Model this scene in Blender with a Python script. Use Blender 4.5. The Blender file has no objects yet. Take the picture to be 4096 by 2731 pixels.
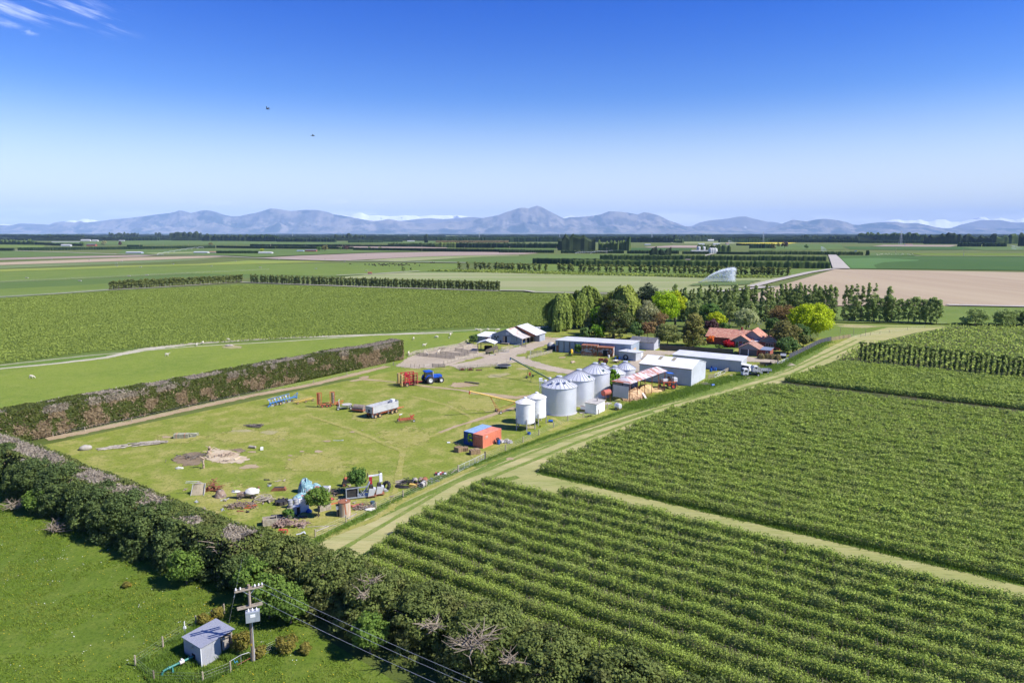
import bpy,math,random
import numpy as np
from mathutils import Vector,Matrix
R=math.radians
scene=bpy.context.scene
COL=scene.collection
rnd=random.Random(7)
rng=np.random.default_rng(7)
# ---------------------------------------------------------------- survey: photo pixel -> point on a level plane
S=4096/2352
CAM_H=41.0
FPX=1568*S
PITCH=math.atan((784-535)/1568)
CP,SP=math.cos(PITCH),math.sin(PITCH)
def ground_at(x,y,z=0.0):
 a=(x-2048)/FPX;b=(y-1365.5)/FPX
 t=(z-CAM_H)/(-SP-b*CP)
 return (a*t,(CP-b*SP)*t)
def O(x,y,z=0.0):
 return ground_at(x*S,y*S,z)
def crop(x0,y0,w):
 k=w/2352
 return lambda x,y,z=0.0:ground_at(x0+x*k,y0+y*k,z)
K1=crop(0,780,1100);K2=crop(1000,780,1100);K3=crop(2000,780,1100);K4=crop(3000,780,1096)
K5=crop(2100,1100,800);K6=crop(2800,1100,800);K7=crop(1550,1280,800);K8=crop(2000,1380,700)
J1=crop(1000,1500,800);J2=crop(700,1850,900);J3=crop(200,1600,1000);J4=crop(0,1950,900*2352/1807)
J5=crop(450,2150,1000);J6=crop(1200,2050,1100);J7=crop(1750,1600,700);J8=crop(2400,1400,700)
L5=crop(1050,1880,550);L7=crop(1800,1250,400);L8=crop(520,2420,600);B2=crop(3000,1150,1096);B3=crop(0,1300,1000)
N1=crop(2450,1250,400);N2=crop(2750,1280,400);N5=crop(2900,1400,300);N4=crop(2550,1440,200*2352/2240)
N6=crop(2250,1330,300*2352/1344);N7=crop(1350,1900,400*2352/1344);N8=crop(1600,1330,400*2352/1344)
# ---------------------------------------------------------------- materials
def _nodes(name):
 m=bpy.data.materials.new(name);m.use_nodes=True
 nt=m.node_tree;nt.nodes.clear()
 out=nt.nodes.new('ShaderNodeOutputMaterial')
 return m,nt,out
def _mix(nt,fac,a,b):
 n=nt.nodes.new('ShaderNodeMix');n.data_type='RGBA'
 for sock,v in ((n.inputs[0],fac),(n.inputs[6],a),(n.inputs[7],b)):
  if hasattr(v,'is_linked') or hasattr(v,'node'):nt.links.new(v,sock)
  elif isinstance(v,(int,float)):sock.default_value=v
  else:sock.default_value=(*v,1)
 return n.outputs[2]
def _ramp(nt,val,lo,hi):
 n=nt.nodes.new('ShaderNodeMapRange');n.interpolation_type='SMOOTHSTEP'
 nt.links.new(val,n.inputs[0]);n.inputs[1].default_value=lo;n.inputs[2].default_value=hi
 return n.outputs[0]
def _coords(nt,scale=(1,1,1),rot=0.0):
 tc=nt.nodes.new('ShaderNodeTexCoord');mp=nt.nodes.new('ShaderNodeMapping')
 mp.inputs['Rotation'].default_value[2]=rot;mp.inputs['Scale'].default_value=scale
 nt.links.new(tc.outputs['Object'],mp.inputs[0]);return mp.outputs[0]
def _noise(nt,vec,scale,detail=3,rough=.6,w=None):
 n=nt.nodes.new('ShaderNodeTexNoise');n.inputs['Scale'].default_value=scale
 n.inputs['Detail'].default_value=detail;n.inputs['Roughness'].default_value=rough
 nt.links.new(vec,n.inputs['Vector']);return n.outputs[0]
def _math(nt,op,a,b):
 n=nt.nodes.new('ShaderNodeMath');n.operation=op
 for s,v in ((n.inputs[0],a),(n.inputs[1],b)):
  if hasattr(v,'node'):nt.links.new(v,s)
  else:s.default_value=v
 return n.outputs[0]
def M(name,col,col2=None,rough=.6,metal=0.0,scale=1.5,lo=.42,hi=.62,bump=0.0,stretch=(1,1,1),col3=None,scale3=6.0,lo3=.58,hi3=.66,spec=.4,detail=4):
 m,nt,out=_nodes(name)
 b=nt.nodes.new('ShaderNodeBsdfPrincipled');nt.links.new(b.outputs[0],out.inputs[0])
 b.inputs['Roughness'].default_value=rough;b.inputs['Metallic'].default_value=metal
 b.inputs['Specular IOR Level'].default_value=spec
 b.inputs['Base Color'].default_value=(*col,1)
 v=_coords(nt,stretch)
 if col2 is None:col2=tuple(c*.82 for c in col)
 n=_noise(nt,v,scale,detail)
 c=_mix(nt,_ramp(nt,n,lo,hi),col,col2)
 if col3 is not None:c=_mix(nt,_ramp(nt,_noise(nt,v,scale3,4),lo3,hi3),c,col3)
 nt.links.new(c,b.inputs['Base Color'])
 if bump:
  bp=nt.nodes.new('ShaderNodeBump');bp.inputs['Strength'].default_value=bump;bp.inputs['Distance'].default_value=.05
  nt.links.new(n,bp.inputs['Height']);nt.links.new(bp.outputs[0],b.inputs['Normal'])
 return m
def leafmat(name,c1,c2,c3=None,trans=.28,scale=.25,namt=.5,rough=.8):
 """two-tone leaves: per-leaf tint + slow patches of a second colour; a little light passes through"""
 m,nt,out=_nodes(name)
 at=nt.nodes.new('ShaderNodeAttribute');at.attribute_name='tint'
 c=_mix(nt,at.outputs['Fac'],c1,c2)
 if c3 is not None:c=_mix(nt,_math(nt,'MULTIPLY',_ramp(nt,_noise(nt,_coords(nt),scale,2),.45,.62),namt),c,c3)
 d=nt.nodes.new('ShaderNodeBsdfPrincipled');d.inputs['Roughness'].default_value=rough;d.inputs['Specular IOR Level'].default_value=.2
 t=nt.nodes.new('ShaderNodeBsdfTranslucent');mx=nt.nodes.new('ShaderNodeMixShader');mx.inputs[0].default_value=trans
 nt.links.new(c,d.inputs['Base Color']);nt.links.new(c,t.inputs[0])
 nt.links.new(d.outputs[0],mx.inputs[1]);nt.links.new(t.outputs[0],mx.inputs[2]);nt.links.new(mx.outputs[0],out.inputs[0])
 return m
def gmat(name,c1,c2,c3=None,s1=.03,s2=.35,s3=3.0,a2=.5,a3=.35,rot=0.0,stretch=(1,1,1),bump=.25,edge=False,dark=None,c4=None,s4=.5,lo4=.6,hi4=.7):
 """ground: slow patches c1/c2, finer mottling to c3, short fine grain; edge=True lets a sheet's rim break up raggedly"""
 m,nt,out=_nodes(name)
 b=nt.nodes.new('ShaderNodeBsdfPrincipled');b.inputs['Roughness'].default_value=.95;b.inputs['Specular IOR Level'].default_value=.1
 v=_coords(nt,stretch,rot);v0=_coords(nt)
 c=_mix(nt,_ramp(nt,_noise(nt,v,s1,4),.35,.65),c1,c2)
 n2=_noise(nt,v,s2,5,.65)
 if c3 is not None:c=_mix(nt,_math(nt,'MULTIPLY',_ramp(nt,n2,.42,.68),a2),c,c3)
 n3=_noise(nt,v,s3,4,.75)
 dk=dark or tuple(x*.45 for x in c1)
 c=_mix(nt,_math(nt,'MULTIPLY',_ramp(nt,n3,.46,.7),a3),c,dk)
 if c4 is not None:c=_mix(nt,_ramp(nt,_noise(nt,v0,s4,5,.7),lo4,hi4),c,c4)
 nt.links.new(c,b.inputs['Base Color'])
 if bump:
  bp=nt.nodes.new('ShaderNodeBump');bp.inputs['Strength'].default_value=bump;bp.inputs['Distance'].default_value=.3
  nt.links.new(n3,bp.inputs['Height']);nt.links.new(bp.outputs[0],b.inputs['Normal'])
 if edge:
  at=nt.nodes.new('ShaderNodeAttribute');at.attribute_name='edge'
  e=_math(nt,'ADD',_math(nt,'MULTIPLY',at.outputs['Fac'],1.6),_math(nt,'SUBTRACT',_math(nt,'MULTIPLY',_noise(nt,v0,edge if isinstance(edge,float) else.6,6,.7),5.0),2.85))
  tr=nt.nodes.new('ShaderNodeBsdfTransparent');mx=nt.nodes.new('ShaderNodeMixShader')
  nt.links.new(_ramp(nt,e,.0,.25),mx.inputs[0]);nt.links.new(tr.outputs[0],mx.inputs[1]);nt.links.new(b.outputs[0],mx.inputs[2])
  nt.links.new(mx.outputs[0],out.inputs[0])
 else:nt.links.new(b.outputs[0],out.inputs[0])
 return m
# ---------------------------------------------------------------- objects
def tag(o,label=None,cat=None,group=None,kind=None):
 if label:o['label']=label
 if cat:o['category']=cat
 if group:o['group']=group
 if kind:o['kind']=kind
 return o
def thing(name,label,cat,loc=(0,0,0),rot=0.0,group=None):
 o=bpy.data.objects.new(name,None);COL.objects.link(o)
 if len(loc)==2:loc=(*loc,0)
 o.location=loc;o.rotation_euler=(0,0,rot);o.empty_display_size=.3
 return tag(o,label,cat,group)
def link(name,me,m=None,parent=None,loc=None,rot=None):
 o=bpy.data.objects.new(name,me);COL.objects.link(o)
 if m is not None:me.materials.append(m)
 if parent is not None:o.parent=parent
 if loc is not None:o.location=loc if len(loc)==3 else (*loc,0)
 if rot is not None:o.rotation_euler=(0,0,rot)
 return o
KIDS={}
def dup(o,loc,rot=0.0,label=None,group=None,scale=None):
 """copy of a thing with copies of its parts and sub-parts (mesh data shared)"""
 c=o.copy();COL.objects.link(c);c.location=loc if len(loc)==3 else (*loc,0);c.rotation_euler=(0,0,rot)
 if scale:c.scale=scale
 if label:c['label']=label
 if group:c['group']=group
 if o.name not in KIDS:KIDS[o.name]=[(k,list(k.children)) for k in o.children]
 for k,subs in KIDS[o.name]:
  d=k.copy();COL.objects.link(d);d.parent=c
  for s in subs:
   e=s.copy();COL.objects.link(e);e.parent=d
 return c
class MB:
 """collects shapes; build() links them as one mesh object"""
 def __init__(s):s.v=[];s.f=[];s.sm=[]
 def add(s,vs,fs,smooth=False):
  b=len(s.v);s.v+=[tuple(p) for p in vs];s.f+=[tuple(b+i for i in f) for f in fs];s.sm+=[smooth]*len(fs);return s
 def box(s,x0,y0,z0,x1,y1,z1):
  return s.add([(x0,y0,z0),(x1,y0,z0),(x1,y1,z0),(x0,y1,z0),(x0,y0,z1),(x1,y0,z1),(x1,y1,z1),(x0,y1,z1)],[(0,3,2,1),(4,5,6,7),(0,1,5,4),(1,2,6,5),(2,3,7,6),(3,0,4,7)])
 def cbox(s,c,d,rot=0.0):
  hx,hy,hz=d[0]/2,d[1]/2,d[2]/2;cr,sr=math.cos(rot),math.sin(rot);vs=[]
  for z in (-hz,hz):
   for x,y in ((-hx,-hy),(hx,-hy),(hx,hy),(-hx,hy)):vs.append((c[0]+x*cr-y*sr,c[1]+x*sr+y*cr,c[2]+z))
  return s.add(vs,[(0,3,2,1),(4,5,6,7),(0,1,5,4),(1,2,6,5),(2,3,7,6),(3,0,4,7)])
 def bar(s,p,q,w=.05,h=None):
  h=h or w;p,q=Vector(p),Vector(q);d=(q-p)
  if d.length<1e-6:return s
  d.normalize();up=Vector((0,0,1)) if abs(d.z)<.95 else Vector((1,0,0))
  a=d.cross(up).normalized()*w/2;b=a.cross(d).normalized()*h/2
  vs=[p-a-b,p+a-b,p+a+b,p-a+b,q-a-b,q+a-b,q+a+b,q-a+b]
  return s.add(vs,[(0,3,2,1),(4,5,6,7),(0,1,5,4),(1,2,6,5),(2,3,7,6),(3,0,4,7)])
 def cyl(s,p,q,r0,r1=None,n=12,caps=True):
  r1=r0 if r1 is None else r1;p,q=Vector(p),Vector(q);d=(q-p).normalized()
  up=Vector((0,0,1)) if abs(d.z)<.95 else Vector((1,0,0));a=d.cross(up).normalized();b=a.cross(d)
  ring=[(math.cos(2*math.pi*i/n),math.sin(2*math.pi*i/n)) for i in range(n)]
  vs=[p+(a*c+b*t)*r0 for c,t in ring]+[q+(a*c+b*t)*r1 for c,t in ring]
  s.add(vs,[(i,(i+1)%n,n+(i+1)%n,n+i) for i in range(n)],True)
  if caps:s.add([vs[i] for i in range(n)],[tuple(range(n-1,-1,-1))]);s.add([vs[n+i] for i in range(n)],[tuple(range(n))])
  return s
 def tube(s,pts,r,n=7):
  rs=r if isinstance(r,(list,tuple)) else [r]*len(pts)
  for i in range(len(pts)-1):s.cyl(pts[i],pts[i+1],rs[i],rs[i+1],n,caps=(i in (0,len(pts)-2)))
  return s
 def lathe(s,prof,c=(0,0,0),n=24,axis='z'):
  vs=[];m=len(prof)
  for i in range(n):
   a=2*math.pi*i/n
   for r,h in prof:
    p=(r*math.cos(a),r*math.sin(a),h)
    if axis=='y':p=(p[0],h,p[1])
    if axis=='x':p=(h,p[0],p[1])
    vs.append((c[0]+p[0],c[1]+p[1],c[2]+p[2]))
  fs=[(i*m+j,((i+1)%n)*m+j,((i+1)%n)*m+j+1,i*m+j+1) for i in range(n) for j in range(m-1)]
  return s.add(vs,fs,True)
 def quad(s,*p):return s.add(p,[tuple(range(len(p)))])
 def prism(s,poly,y0,y1):
  """poly in (x,z) pushed from y0 to y1"""
  n=len(poly);vs=[(x,y0,z) for x,z in poly]+[(x,y1,z) for x,z in poly]
  return s.add(vs,[tuple(range(n)),tuple(range(2*n-1,n-1,-1))]+[(i,n+i,n+(i+1)%n,(i+1)%n) for i in range(n)])
 def slab(s,poly,t):
  """a sheet of thickness t through the 3-D corner points"""
  P=[Vector(p) for p in poly];nrm=(P[1]-P[0]).cross(P[2]-P[0]).normalized()*t;n=len(P)
  return s.add(P+[p+nrm for p in P],[tuple(range(n-1,-1,-1)),tuple(range(n,2*n))]+[(i,(i+1)%n,n+(i+1)%n,n+i) for i in range(n)])
 def blob(s,c,r,n=10,m=7,jit=0.0,seed=0):
  q=random.Random(seed);vs=[]
  for j in range(m+1):
   th=math.pi*j/m
   for i in range(n):
    ph=2*math.pi*i/n;k=1+q.uniform(-jit,jit)
    vs.append((c[0]+r[0]*math.sin(th)*math.cos(ph)*k,c[1]+r[1]*math.sin(th)*math.sin(ph)*k,c[2]+r[2]*math.cos(th)*k))
  return s.add(vs,[(j*n+i,(j+1)*n+i,(j+1)*n+(i+1)%n,j*n+(i+1)%n) for j in range(m) for i in range(n)],True)
 def mesh(s,name):
  me=bpy.data.meshes.new(name);me.from_pydata(s.v,[],s.f)
  me.polygons.foreach_set('use_smooth',s.sm);me.update();me.set_sharp_from_angle(angle=R(40));return me
 def build(s,name,m,parent=None,loc=None,rot=None):return link(name,s.mesh(name),m,parent,loc,rot)
# ---------------------------------------------------------------- noise, leaves, crowns
def _hash(ix,iy,iz,seed):
 h=(ix.astype(np.int64)*374761393+iy.astype(np.int64)*668265263+iz.astype(np.int64)*2147483647+seed*144665)
 h=(h^(h>>13))*1274126177;h=h^(h>>16)
 return (h&0xffffff)/float(0xffffff)
def vnoise(P,scale,seed=0):
 P=np.asarray(P,float)*scale;I=np.floor(P);F=P-I;F=F*F*(3-2*F);r=0
 for dx in (0,1):
  for dy in (0,1):
   for dz in (0,1):
    w=np.where(dx,F[:,0],1-F[:,0])*np.where(dy,F[:,1],1-F[:,1])*np.where(dz,F[:,2],1-F[:,2])
    r=r+w*_hash(I[:,0]+dx,I[:,1]+dy,I[:,2]+dz,seed)
 return r
def fbm(P,scale,seed=0,oct=4):
 r=0;a=.5;t=0
 for k in range(oct):r=r+a*vnoise(P,scale*2**k,seed+k);t+=a;a*=.5
 return r/t
def unit(v):return v/np.maximum(np.linalg.norm(v,axis=1,keepdims=True),1e-9)
def leaf_mesh(name,P,N,size,tint,jit=.7,aspect=1.5,up=None):
 """one small diamond face per leaf spray; up = preferred long direction"""
 P=np.asarray(P,float);n=len(P)
 d=unit(np.asarray(N,float)+rng.normal(size=(n,3))*jit)
 a=rng.normal(size=(n,3)) if up is None else np.asarray(up,float)+rng.normal(size=(n,3))*.35
 t=unit(np.cross(np.cross(d,a),d));b=np.cross(d,t)
 sz=(np.asarray(size)*rng.uniform(.65,1.35,n))[:,None] if np.ndim(size) else (size*rng.uniform(.65,1.35,n))[:,None]
 q=np.empty((n,4,3));q[:,0]=P+t*sz*aspect*.5;q[:,1]=P+b*sz*.5;q[:,2]=P-t*sz*aspect*.5;q[:,3]=P-b*sz*.5
 return quads_mesh(name,q,tint)
def quads_mesh(name,q,tint=None):
 n=len(q);me=bpy.data.meshes.new(name)
 me.vertices.add(4*n);me.vertices.foreach_set('co',np.ascontiguousarray(q,dtype=np.float32).ravel())
 me.loops.add(4*n);me.loops.foreach_set('vertex_index',np.arange(4*n,dtype=np.int32))
 me.polygons.add(n);me.polygons.foreach_set('loop_start',np.arange(0,4*n,4,dtype=np.int32))
 me.update(calc_edges=True)
 if tint is not None:
  at=me.attributes.new('tint','FLOAT','FACE');at.data.foreach_set('value',np.clip(np.asarray(tint,dtype=np.float32),0,1))
 return me
def clumps(centres,radii,per,squash=.8,top=.25):
 """points on the skins of leaf clumps, more of them on the upper side"""
 n=len(centres);c=np.repeat(centres,per,0);r=np.repeat(radii,per)
 d=rng.normal(size=(n*per,3));d[:,2]+=top;d=unit(d)
 rad=r*rng.uniform(.55,1.08,n*per)
 P=c+d*rad[:,None]*np.array([1,1,squash]);k=np.repeat(rng.random(n),per)
 return P,d,k
def ellipsoid_centres(n,c,r,inner=.45,low=-.75,power=1.0):
 d=unit(rng.normal(size=(n*3,3)));d=d[d[:,2]>low][:n]
 k=rng.uniform(inner,1,len(d))**power
 return np.asarray(c)+d*k[:,None]*np.asarray(r)
def trunk_mb(h,r,limbs=5,spread=1.0,seed=0,lean=(0,0),top=None):
 q=random.Random(seed);mb=MB();top=top or h*.75;pts=[]
 for i in range(6):
  t=i/5;pts.append((lean[0]*t+q.uniform(-.1,.1)*t*r*4,lean[1]*t+q.uniform(-.1,.1)*t*r*4,top*t))
 mb.tube(pts,[r*(1.25 if i==0 else 1-.16*i) for i in range(6)],8)
 for k in range(limbs):
  b=pts[2+k%3];a=k*2.4+q.uniform(-.4,.4);L=spread*q.uniform(.7,1.1)
  m=(b[0]+math.cos(a)*L*.5,b[1]+math.sin(a)*L*.5,b[2]+L*.45);e=(b[0]+math.cos(a)*L,b[1]+math.sin(a)*L,b[2]+L*.75)
  mb.tube([b,m,e],[r*.45,r*.3,r*.12],6)
 return mb
SKY_SAT=1.25;SKY_HUE=.506;SKY_DEEP=(.02,.34,.95);SKY_STR=.105;EXPOSURE=0.75
HAZE=2.6e-5;HAZE_COL=(.42,.62,1.0)
# ---------------------------------------------------------------- camera, sun, sky, air
cam=bpy.data.cameras.new('camera');camo=bpy.data.objects.new('camera',cam);COL.objects.link(camo)
cam.sensor_width=36;cam.lens=24;cam.clip_end=120000;cam.clip_start=.5
camo.location=(0,0,CAM_H);camo.rotation_euler=(R(90)-PITCH,0,0);scene.camera=camo
SUN_EL=R(45);SUN_AZ=math.atan2(.96,-.27)
sun=bpy.data.lights.new('sun','SUN');suno=bpy.data.objects.new('sun',sun);COL.objects.link(suno)
sun.energy=4.8;sun.angle=R(.53);sun.color=(1,.95,.865)
sd=Vector((math.sin(SUN_AZ)*math.cos(SUN_EL),math.cos(SUN_AZ)*math.cos(SUN_EL),math.sin(SUN_EL)))
suno.rotation_euler=sd.to_track_quat('Z','Y').to_euler();suno.location=(200,-60,300)
w=bpy.data.worlds.new('World');scene.world=w;w.use_nodes=True
nt=w.node_tree;nt.nodes.clear();wo=nt.nodes.new('ShaderNodeOutputWorld');bg=nt.nodes.new('ShaderNodeBackground')
sky=nt.nodes.new('ShaderNodeTexSky');sky.sky_type='NISHITA';sky.sun_disc=False;sky.sun_elevation=SUN_EL;sky.sun_rotation=SUN_AZ
sky.air_density=1.0;sky.dust_density=.6;sky.ozone_density=3.0;sky.altitude=50
hs=nt.nodes.new('ShaderNodeHueSaturation');hs.inputs['Saturation'].default_value=SKY_SAT;hs.inputs['Value'].default_value=1.0;hs.inputs['Hue'].default_value=SKY_HUE
nt.links.new(sky.outputs[0],hs.inputs['Color'])
geo=nt.nodes.new('ShaderNodeTexCoord');sep=nt.nodes.new('ShaderNodeSeparateXYZ');nt.links.new(geo.outputs['Generated'],sep.inputs[0])
def wm(op,a,b=0.0,c=None):
 n=nt.nodes.new('ShaderNodeMath');n.operation=op
 for i,v in enumerate((a,b,c)):
  if v is None:continue
  if hasattr(v,'node'):nt.links.new(v,n.inputs[i])
  else:n.inputs[i].default_value=v
 return n.outputs[0]
az=wm('ARCTAN2',sep.outputs[0],sep.outputs[1]);el=wm('ARCSINE',sep.outputs[2])
deep=nt.nodes.new('ShaderNodeMix');deep.data_type='RGBA';deep.blend_type='MULTIPLY'
nt.links.new(_ramp(nt,el,R(-1),R(20)),deep.inputs[0]);nt.links.new(hs.outputs[0],deep.inputs[6]);deep.inputs[7].default_value=(*SKY_DEEP,1)
skycol=_mix(nt,wm('MULTIPLY',_ramp(nt,wm('MULTIPLY',el,-1.0),R(-11),R(0)),.8),deep.outputs[2],(5.9,6.0,6.2))
def cloud(col_in,sx,sy,scale,lo,hi,mask,col,rot=0.0,detail=6,seed=0.0,amt=1.0,rough=.6):
 cb=nt.nodes.new('ShaderNodeCombineXYZ');nt.links.new(az,cb.inputs[0]);nt.links.new(el,cb.inputs[1]);cb.inputs[2].default_value=seed
 r0=nt.nodes.new('ShaderNodeMapping');r0.inputs['Rotation'].default_value[2]=rot;nt.links.new(cb.outputs[0],r0.inputs[0])
 mp=nt.nodes.new('ShaderNodeMapping');mp.inputs['Scale'].default_value=(sx,sy,1);nt.links.new(r0.outputs[0],mp.inputs[0])
 f=wm('MULTIPLY',wm('MULTIPLY',_ramp(nt,_noise(nt,mp.outputs[0],scale,detail,rough),lo,hi),mask),amt)
 return _mix(nt,f,col_in,col)
def window(v,c,half,soft):
 return wm('MULTIPLY',_ramp(nt,v,c-half-soft,c-half+soft),_ramp(nt,wm('MULTIPLY',v,-1.0),-c-half-soft,-c-half+soft))
def UV(u,v):
 d=Vector(((u-1176)/1568,CP-(v-784)/1568*SP,-SP-(v-784)/1568*CP)).normalized();return math.atan2(d.x,d.y),math.asin(d.z)
CL=(9.5,9.8,10.4)
a0,e0=UV(95,25);skycol=cloud(skycol,1.4,13,9,.47,.8,wm('MULTIPLY',window(az,a0,.085,.03),window(el,e0,.012,.014)),CL,rot=R(13),amt=.5,seed=1.3)
a0,e0=UV(205,12);skycol=cloud(skycol,1.4,12,9,.42,.8,wm('MULTIPLY',window(az,a0,.012,.022),window(el,e0,.006,.012)),CL,rot=R(26),amt=.4,seed=4.2)
a0,e0=UV(66,73);skycol=cloud(skycol,2,4,26,.36,.62,wm('MULTIPLY',window(az,a0,.005,.007),window(el,e0,.0015,.004)),CL,amt=.75,seed=2.1)
a0,e0=UV(12,56);skycol=cloud(skycol,2,5,22,.40,.7,wm('MULTIPLY',window(az,a0,.012,.01),window(el,e0,.001,.004)),CL,amt=.5,seed=3.1)
for (u,v,hu,hv,amt,lo,sd_) in ((170,488,250,10,.95,.36,5.0),(60,505,150,8,.9,.36,6.5),(830,490,170,7,.8,.38,7.7),(470,465,160,6,.45,.45,8.1),(830,464,90,6,.45,.42,9.3),(1420,495,330,9,.9,.40,10.2),(1580,505,130,13,.9,.36,11.4),(2140,505,330,9,.95,.36,12.7),(2290,494,120,10,.95,.33,13.6),(1900,500,130,7,.8,.40,14.9)):
 a0,e0=UV(u,v);skycol=cloud(skycol,1,4.5,16,lo,lo+.22,wm('MULTIPLY',window(az,a0,hu/1568*.7,hu/1568*.4),window(el,e0,hv/1568*.5,hv/1568*.7)),(7.5,7.6,7.9),seed=sd_,amt=amt)
nt.links.new(skycol,bg.inputs[0]);bg.inputs[1].default_value=SKY_STR;nt.links.new(bg.outputs[0],wo.inputs[0])
scene.view_settings.view_transform='Standard';scene.view_settings.look='None';scene.view_settings.exposure=EXPOSURE;scene.view_settings.gamma=1;scene.view_settings.use_curve_mapping=False
scene.cycles.use_denoising=True;scene.cycles.max_bounces=6;scene.cycles.diffuse_bounces=3;scene.cycles.glossy_bounces=3
scene.cycles.transmission_bounces=4;scene.cycles.volume_bounces=1;scene.cycles.transparent_max_bounces=64
scene.cycles.use_adaptive_sampling=True;scene.cycles.adaptive_threshold=.015
if HAZE>0:
 hz=MB().box(-46000,-600,-1,46000,54000,1700).build('haze',None)
 tag(hz,kind='stuff');m,hn,out=_nodes('haze_air');hz.data.materials.append(m)
 pv=hn.nodes.new('ShaderNodeVolumePrincipled');pv.inputs['Density'].default_value=HAZE;pv.inputs['Color'].default_value=(*HAZE_COL,1);pv.inputs['Anisotropy'].default_value=-.15
 hn.links.new(pv.outputs[0],out.inputs['Volume'])
# ---------------------------------------------------------------- land
ZL=[0.0]
def sheet(name,pts,m,z,kind='structure'):
 me=bpy.data.meshes.new(name);me.from_pydata([(x,y,z) for x,y in pts],[],[tuple(range(len(pts)))]);me.update()
 if me.polygons[0].normal.z<0:me.flip_normals()
 o=link(name,me,m);return tag(o,kind=kind)
def patch(name,pts,m,z,inner=.55):
 """sheet with a ragged rim: 'edge' runs 0 at the outline to 1 inside"""
 P=np.array(pts,float);Q=[]
 for i in range(len(P)):
  a,b=P[i],P[(i+1)%len(P)]
  for k in range(3):Q.append(a+(b-a)*k/3)
 Q=np.array(Q);c=Q.mean(0);n=len(Q);In=c+(Q-c)*inner
 v=[(x,y,z) for x,y in Q]+[(x,y,z) for x,y in In]
 f=[(i,(i+1)%n,n+(i+1)%n,n+i) for i in range(n)]+[tuple(range(n,2*n))]
 me=bpy.data.meshes.new(name);me.from_pydata(v,[],f);me.update()
 at=me.attributes.new('edge','FLOAT','POINT');at.data.foreach_set('value',[0.0]*n+[1.0]*n)
 if me.polygons[0].normal.z<0:me.flip_normals()
 return tag(link(name,me,m),kind='structure')
def strip(name,pts,widths,m,z,soft=True):
 """ribbon along a line; 'edge' 0 on both rims, 1 on the middle"""
 P=[np.array(p,float) for p in pts];D=[]
 Q=[];W=[]
 for i in range(len(P)-1):
  for k in range(4):Q.append(P[i]+(P[i+1]-P[i])*k/4);W.append(widths[i]+(widths[i+1]-widths[i])*k/4)
 Q.append(P[-1]);W.append(widths[-1]);v=[];e=[];f=[]
 for i,q in enumerate(Q):
  d=Q[min(i+1,len(Q)-1)]-Q[max(i-1,0)];d/=np.linalg.norm(d);nrm=np.array([-d[1],d[0]])
  for k,ee in ((-1,0),(-.5,1),(.5,1),(1,0)):p=q+nrm*W[i]/2*k;v.append((p[0],p[1],z));e.append(ee)
 for i in range(len(Q)-1):
  for k in range(3):f.append((i*4+k,i*4+k+1,i*4+5+k,i*4+4+k))
 me=bpy.data.meshes.new(name);me.from_pydata(v,[],f);me.update()
 at=me.attributes.new('edge','FLOAT','POINT');at.data.foreach_set('value',[float(x) for x in e])
 if me.polygons[0].normal.z<0:me.flip_normals()
 return tag(link(name,me,m),kind='structure')
ROW=R(-34.3);TRK=R(48.5)
GM={}
GM['plain']=gmat('plain_pasture',(.10,.13,.032),(.115,.145,.038),(.15,.165,.055),s1=.0016,s2=.006,s3=.9,bump=0)
GM['paddock']=gmat('near_paddock',(.11,.165,.02),(.09,.14,.016),(.16,.195,.035),s1=.05,s2=.5,s3=2.6,a2=.6,a3=.75,bump=.5,dark=(.035,.07,.008))
GM['yard']=gmat('yard_grass',(.205,.235,.037),(.168,.213,.031),(.33,.30,.095),s1=.035,s2=.22,s3=2.0,a2=.9,a3=.75,bump=.4,dark=(.075,.105,.016))
GM['sheep']=gmat('sheep_pasture',(.185,.235,.035),(.15,.205,.03),(.235,.26,.06),s1=.04,s2=.3,s3=1.4,a2=.5,a3=.6,bump=.4,dark=(.06,.115,.012))
GM['mown']=gmat('mown_straw',(.40,.355,.165),(.235,.255,.075),(.46,.41,.215),s1=.25,s2=.5,s3=3.2,a2=.6,a3=.55,rot=-TRK,stretch=(.12,1.5,1),bump=.3,dark=(.13,.16,.04))
GM['cross']=gmat('mown_headland',(.33,.315,.125),(.22,.255,.07),(.39,.355,.17),s1=.25,s2=.5,s3=2.6,a2=.7,a3=.65,rot=-ROW,stretch=(.16,1.4,1),bump=.3,dark=(.14,.16,.04))
GM['green']=gmat('verge_green',(.10,.175,.025),(.13,.20,.035),(.2,.23,.07),s1=.1,s2=.6,s3=3,a2=.5,a3=.6,bump=.4,dark=(.04,.09,.01))
GM['verge']=gmat('verge_green_soft',(.12,.18,.03),(.145,.20,.035),(.21,.23,.07),s1=.1,s2=.6,s3=3,a2=.5,a3=.6,bump=.4,dark=(.04,.09,.01),edge=.35)
GM['soil']=gmat('row_soil',(.055,.075,.022),(.07,.06,.035),(.08,.11,.03),s1=.2,s2=.8,s3=4,bump=.4)
GM['gravel']=gmat('gravel',(.40,.335,.25),(.34,.285,.21),(.45,.385,.30),s1=.06,s2=.5,s3=3.5,a2=.5,a3=.35,bump=.3,dark=(.17,.145,.11),edge=.35)
GM['shingle']=gmat('shingle',(.45,.41,.31),(.36,.34,.22),(.5,.46,.37),s1=.15,s2=.6,s3=3,bump=.3,edge=.3)
GM['dirt']=gmat('dirt',(.37,.285,.175),(.31,.23,.135),(.42,.34,.22),s1=.2,s2=.8,s3=4,bump=.3,edge=.45)
GM['worn']=gmat('worn_grass',(.34,.30,.15),(.27,.26,.10),(.38,.33,.2),s1=.2,s2=.8,s3=4,bump=.3,edge=.4)
GM['ash']=gmat('ash',(.50,.41,.28),(.42,.33,.21),(.56,.48,.36),s1=.3,s2=1,s3=5,bump=.4,edge=.5)
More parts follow.
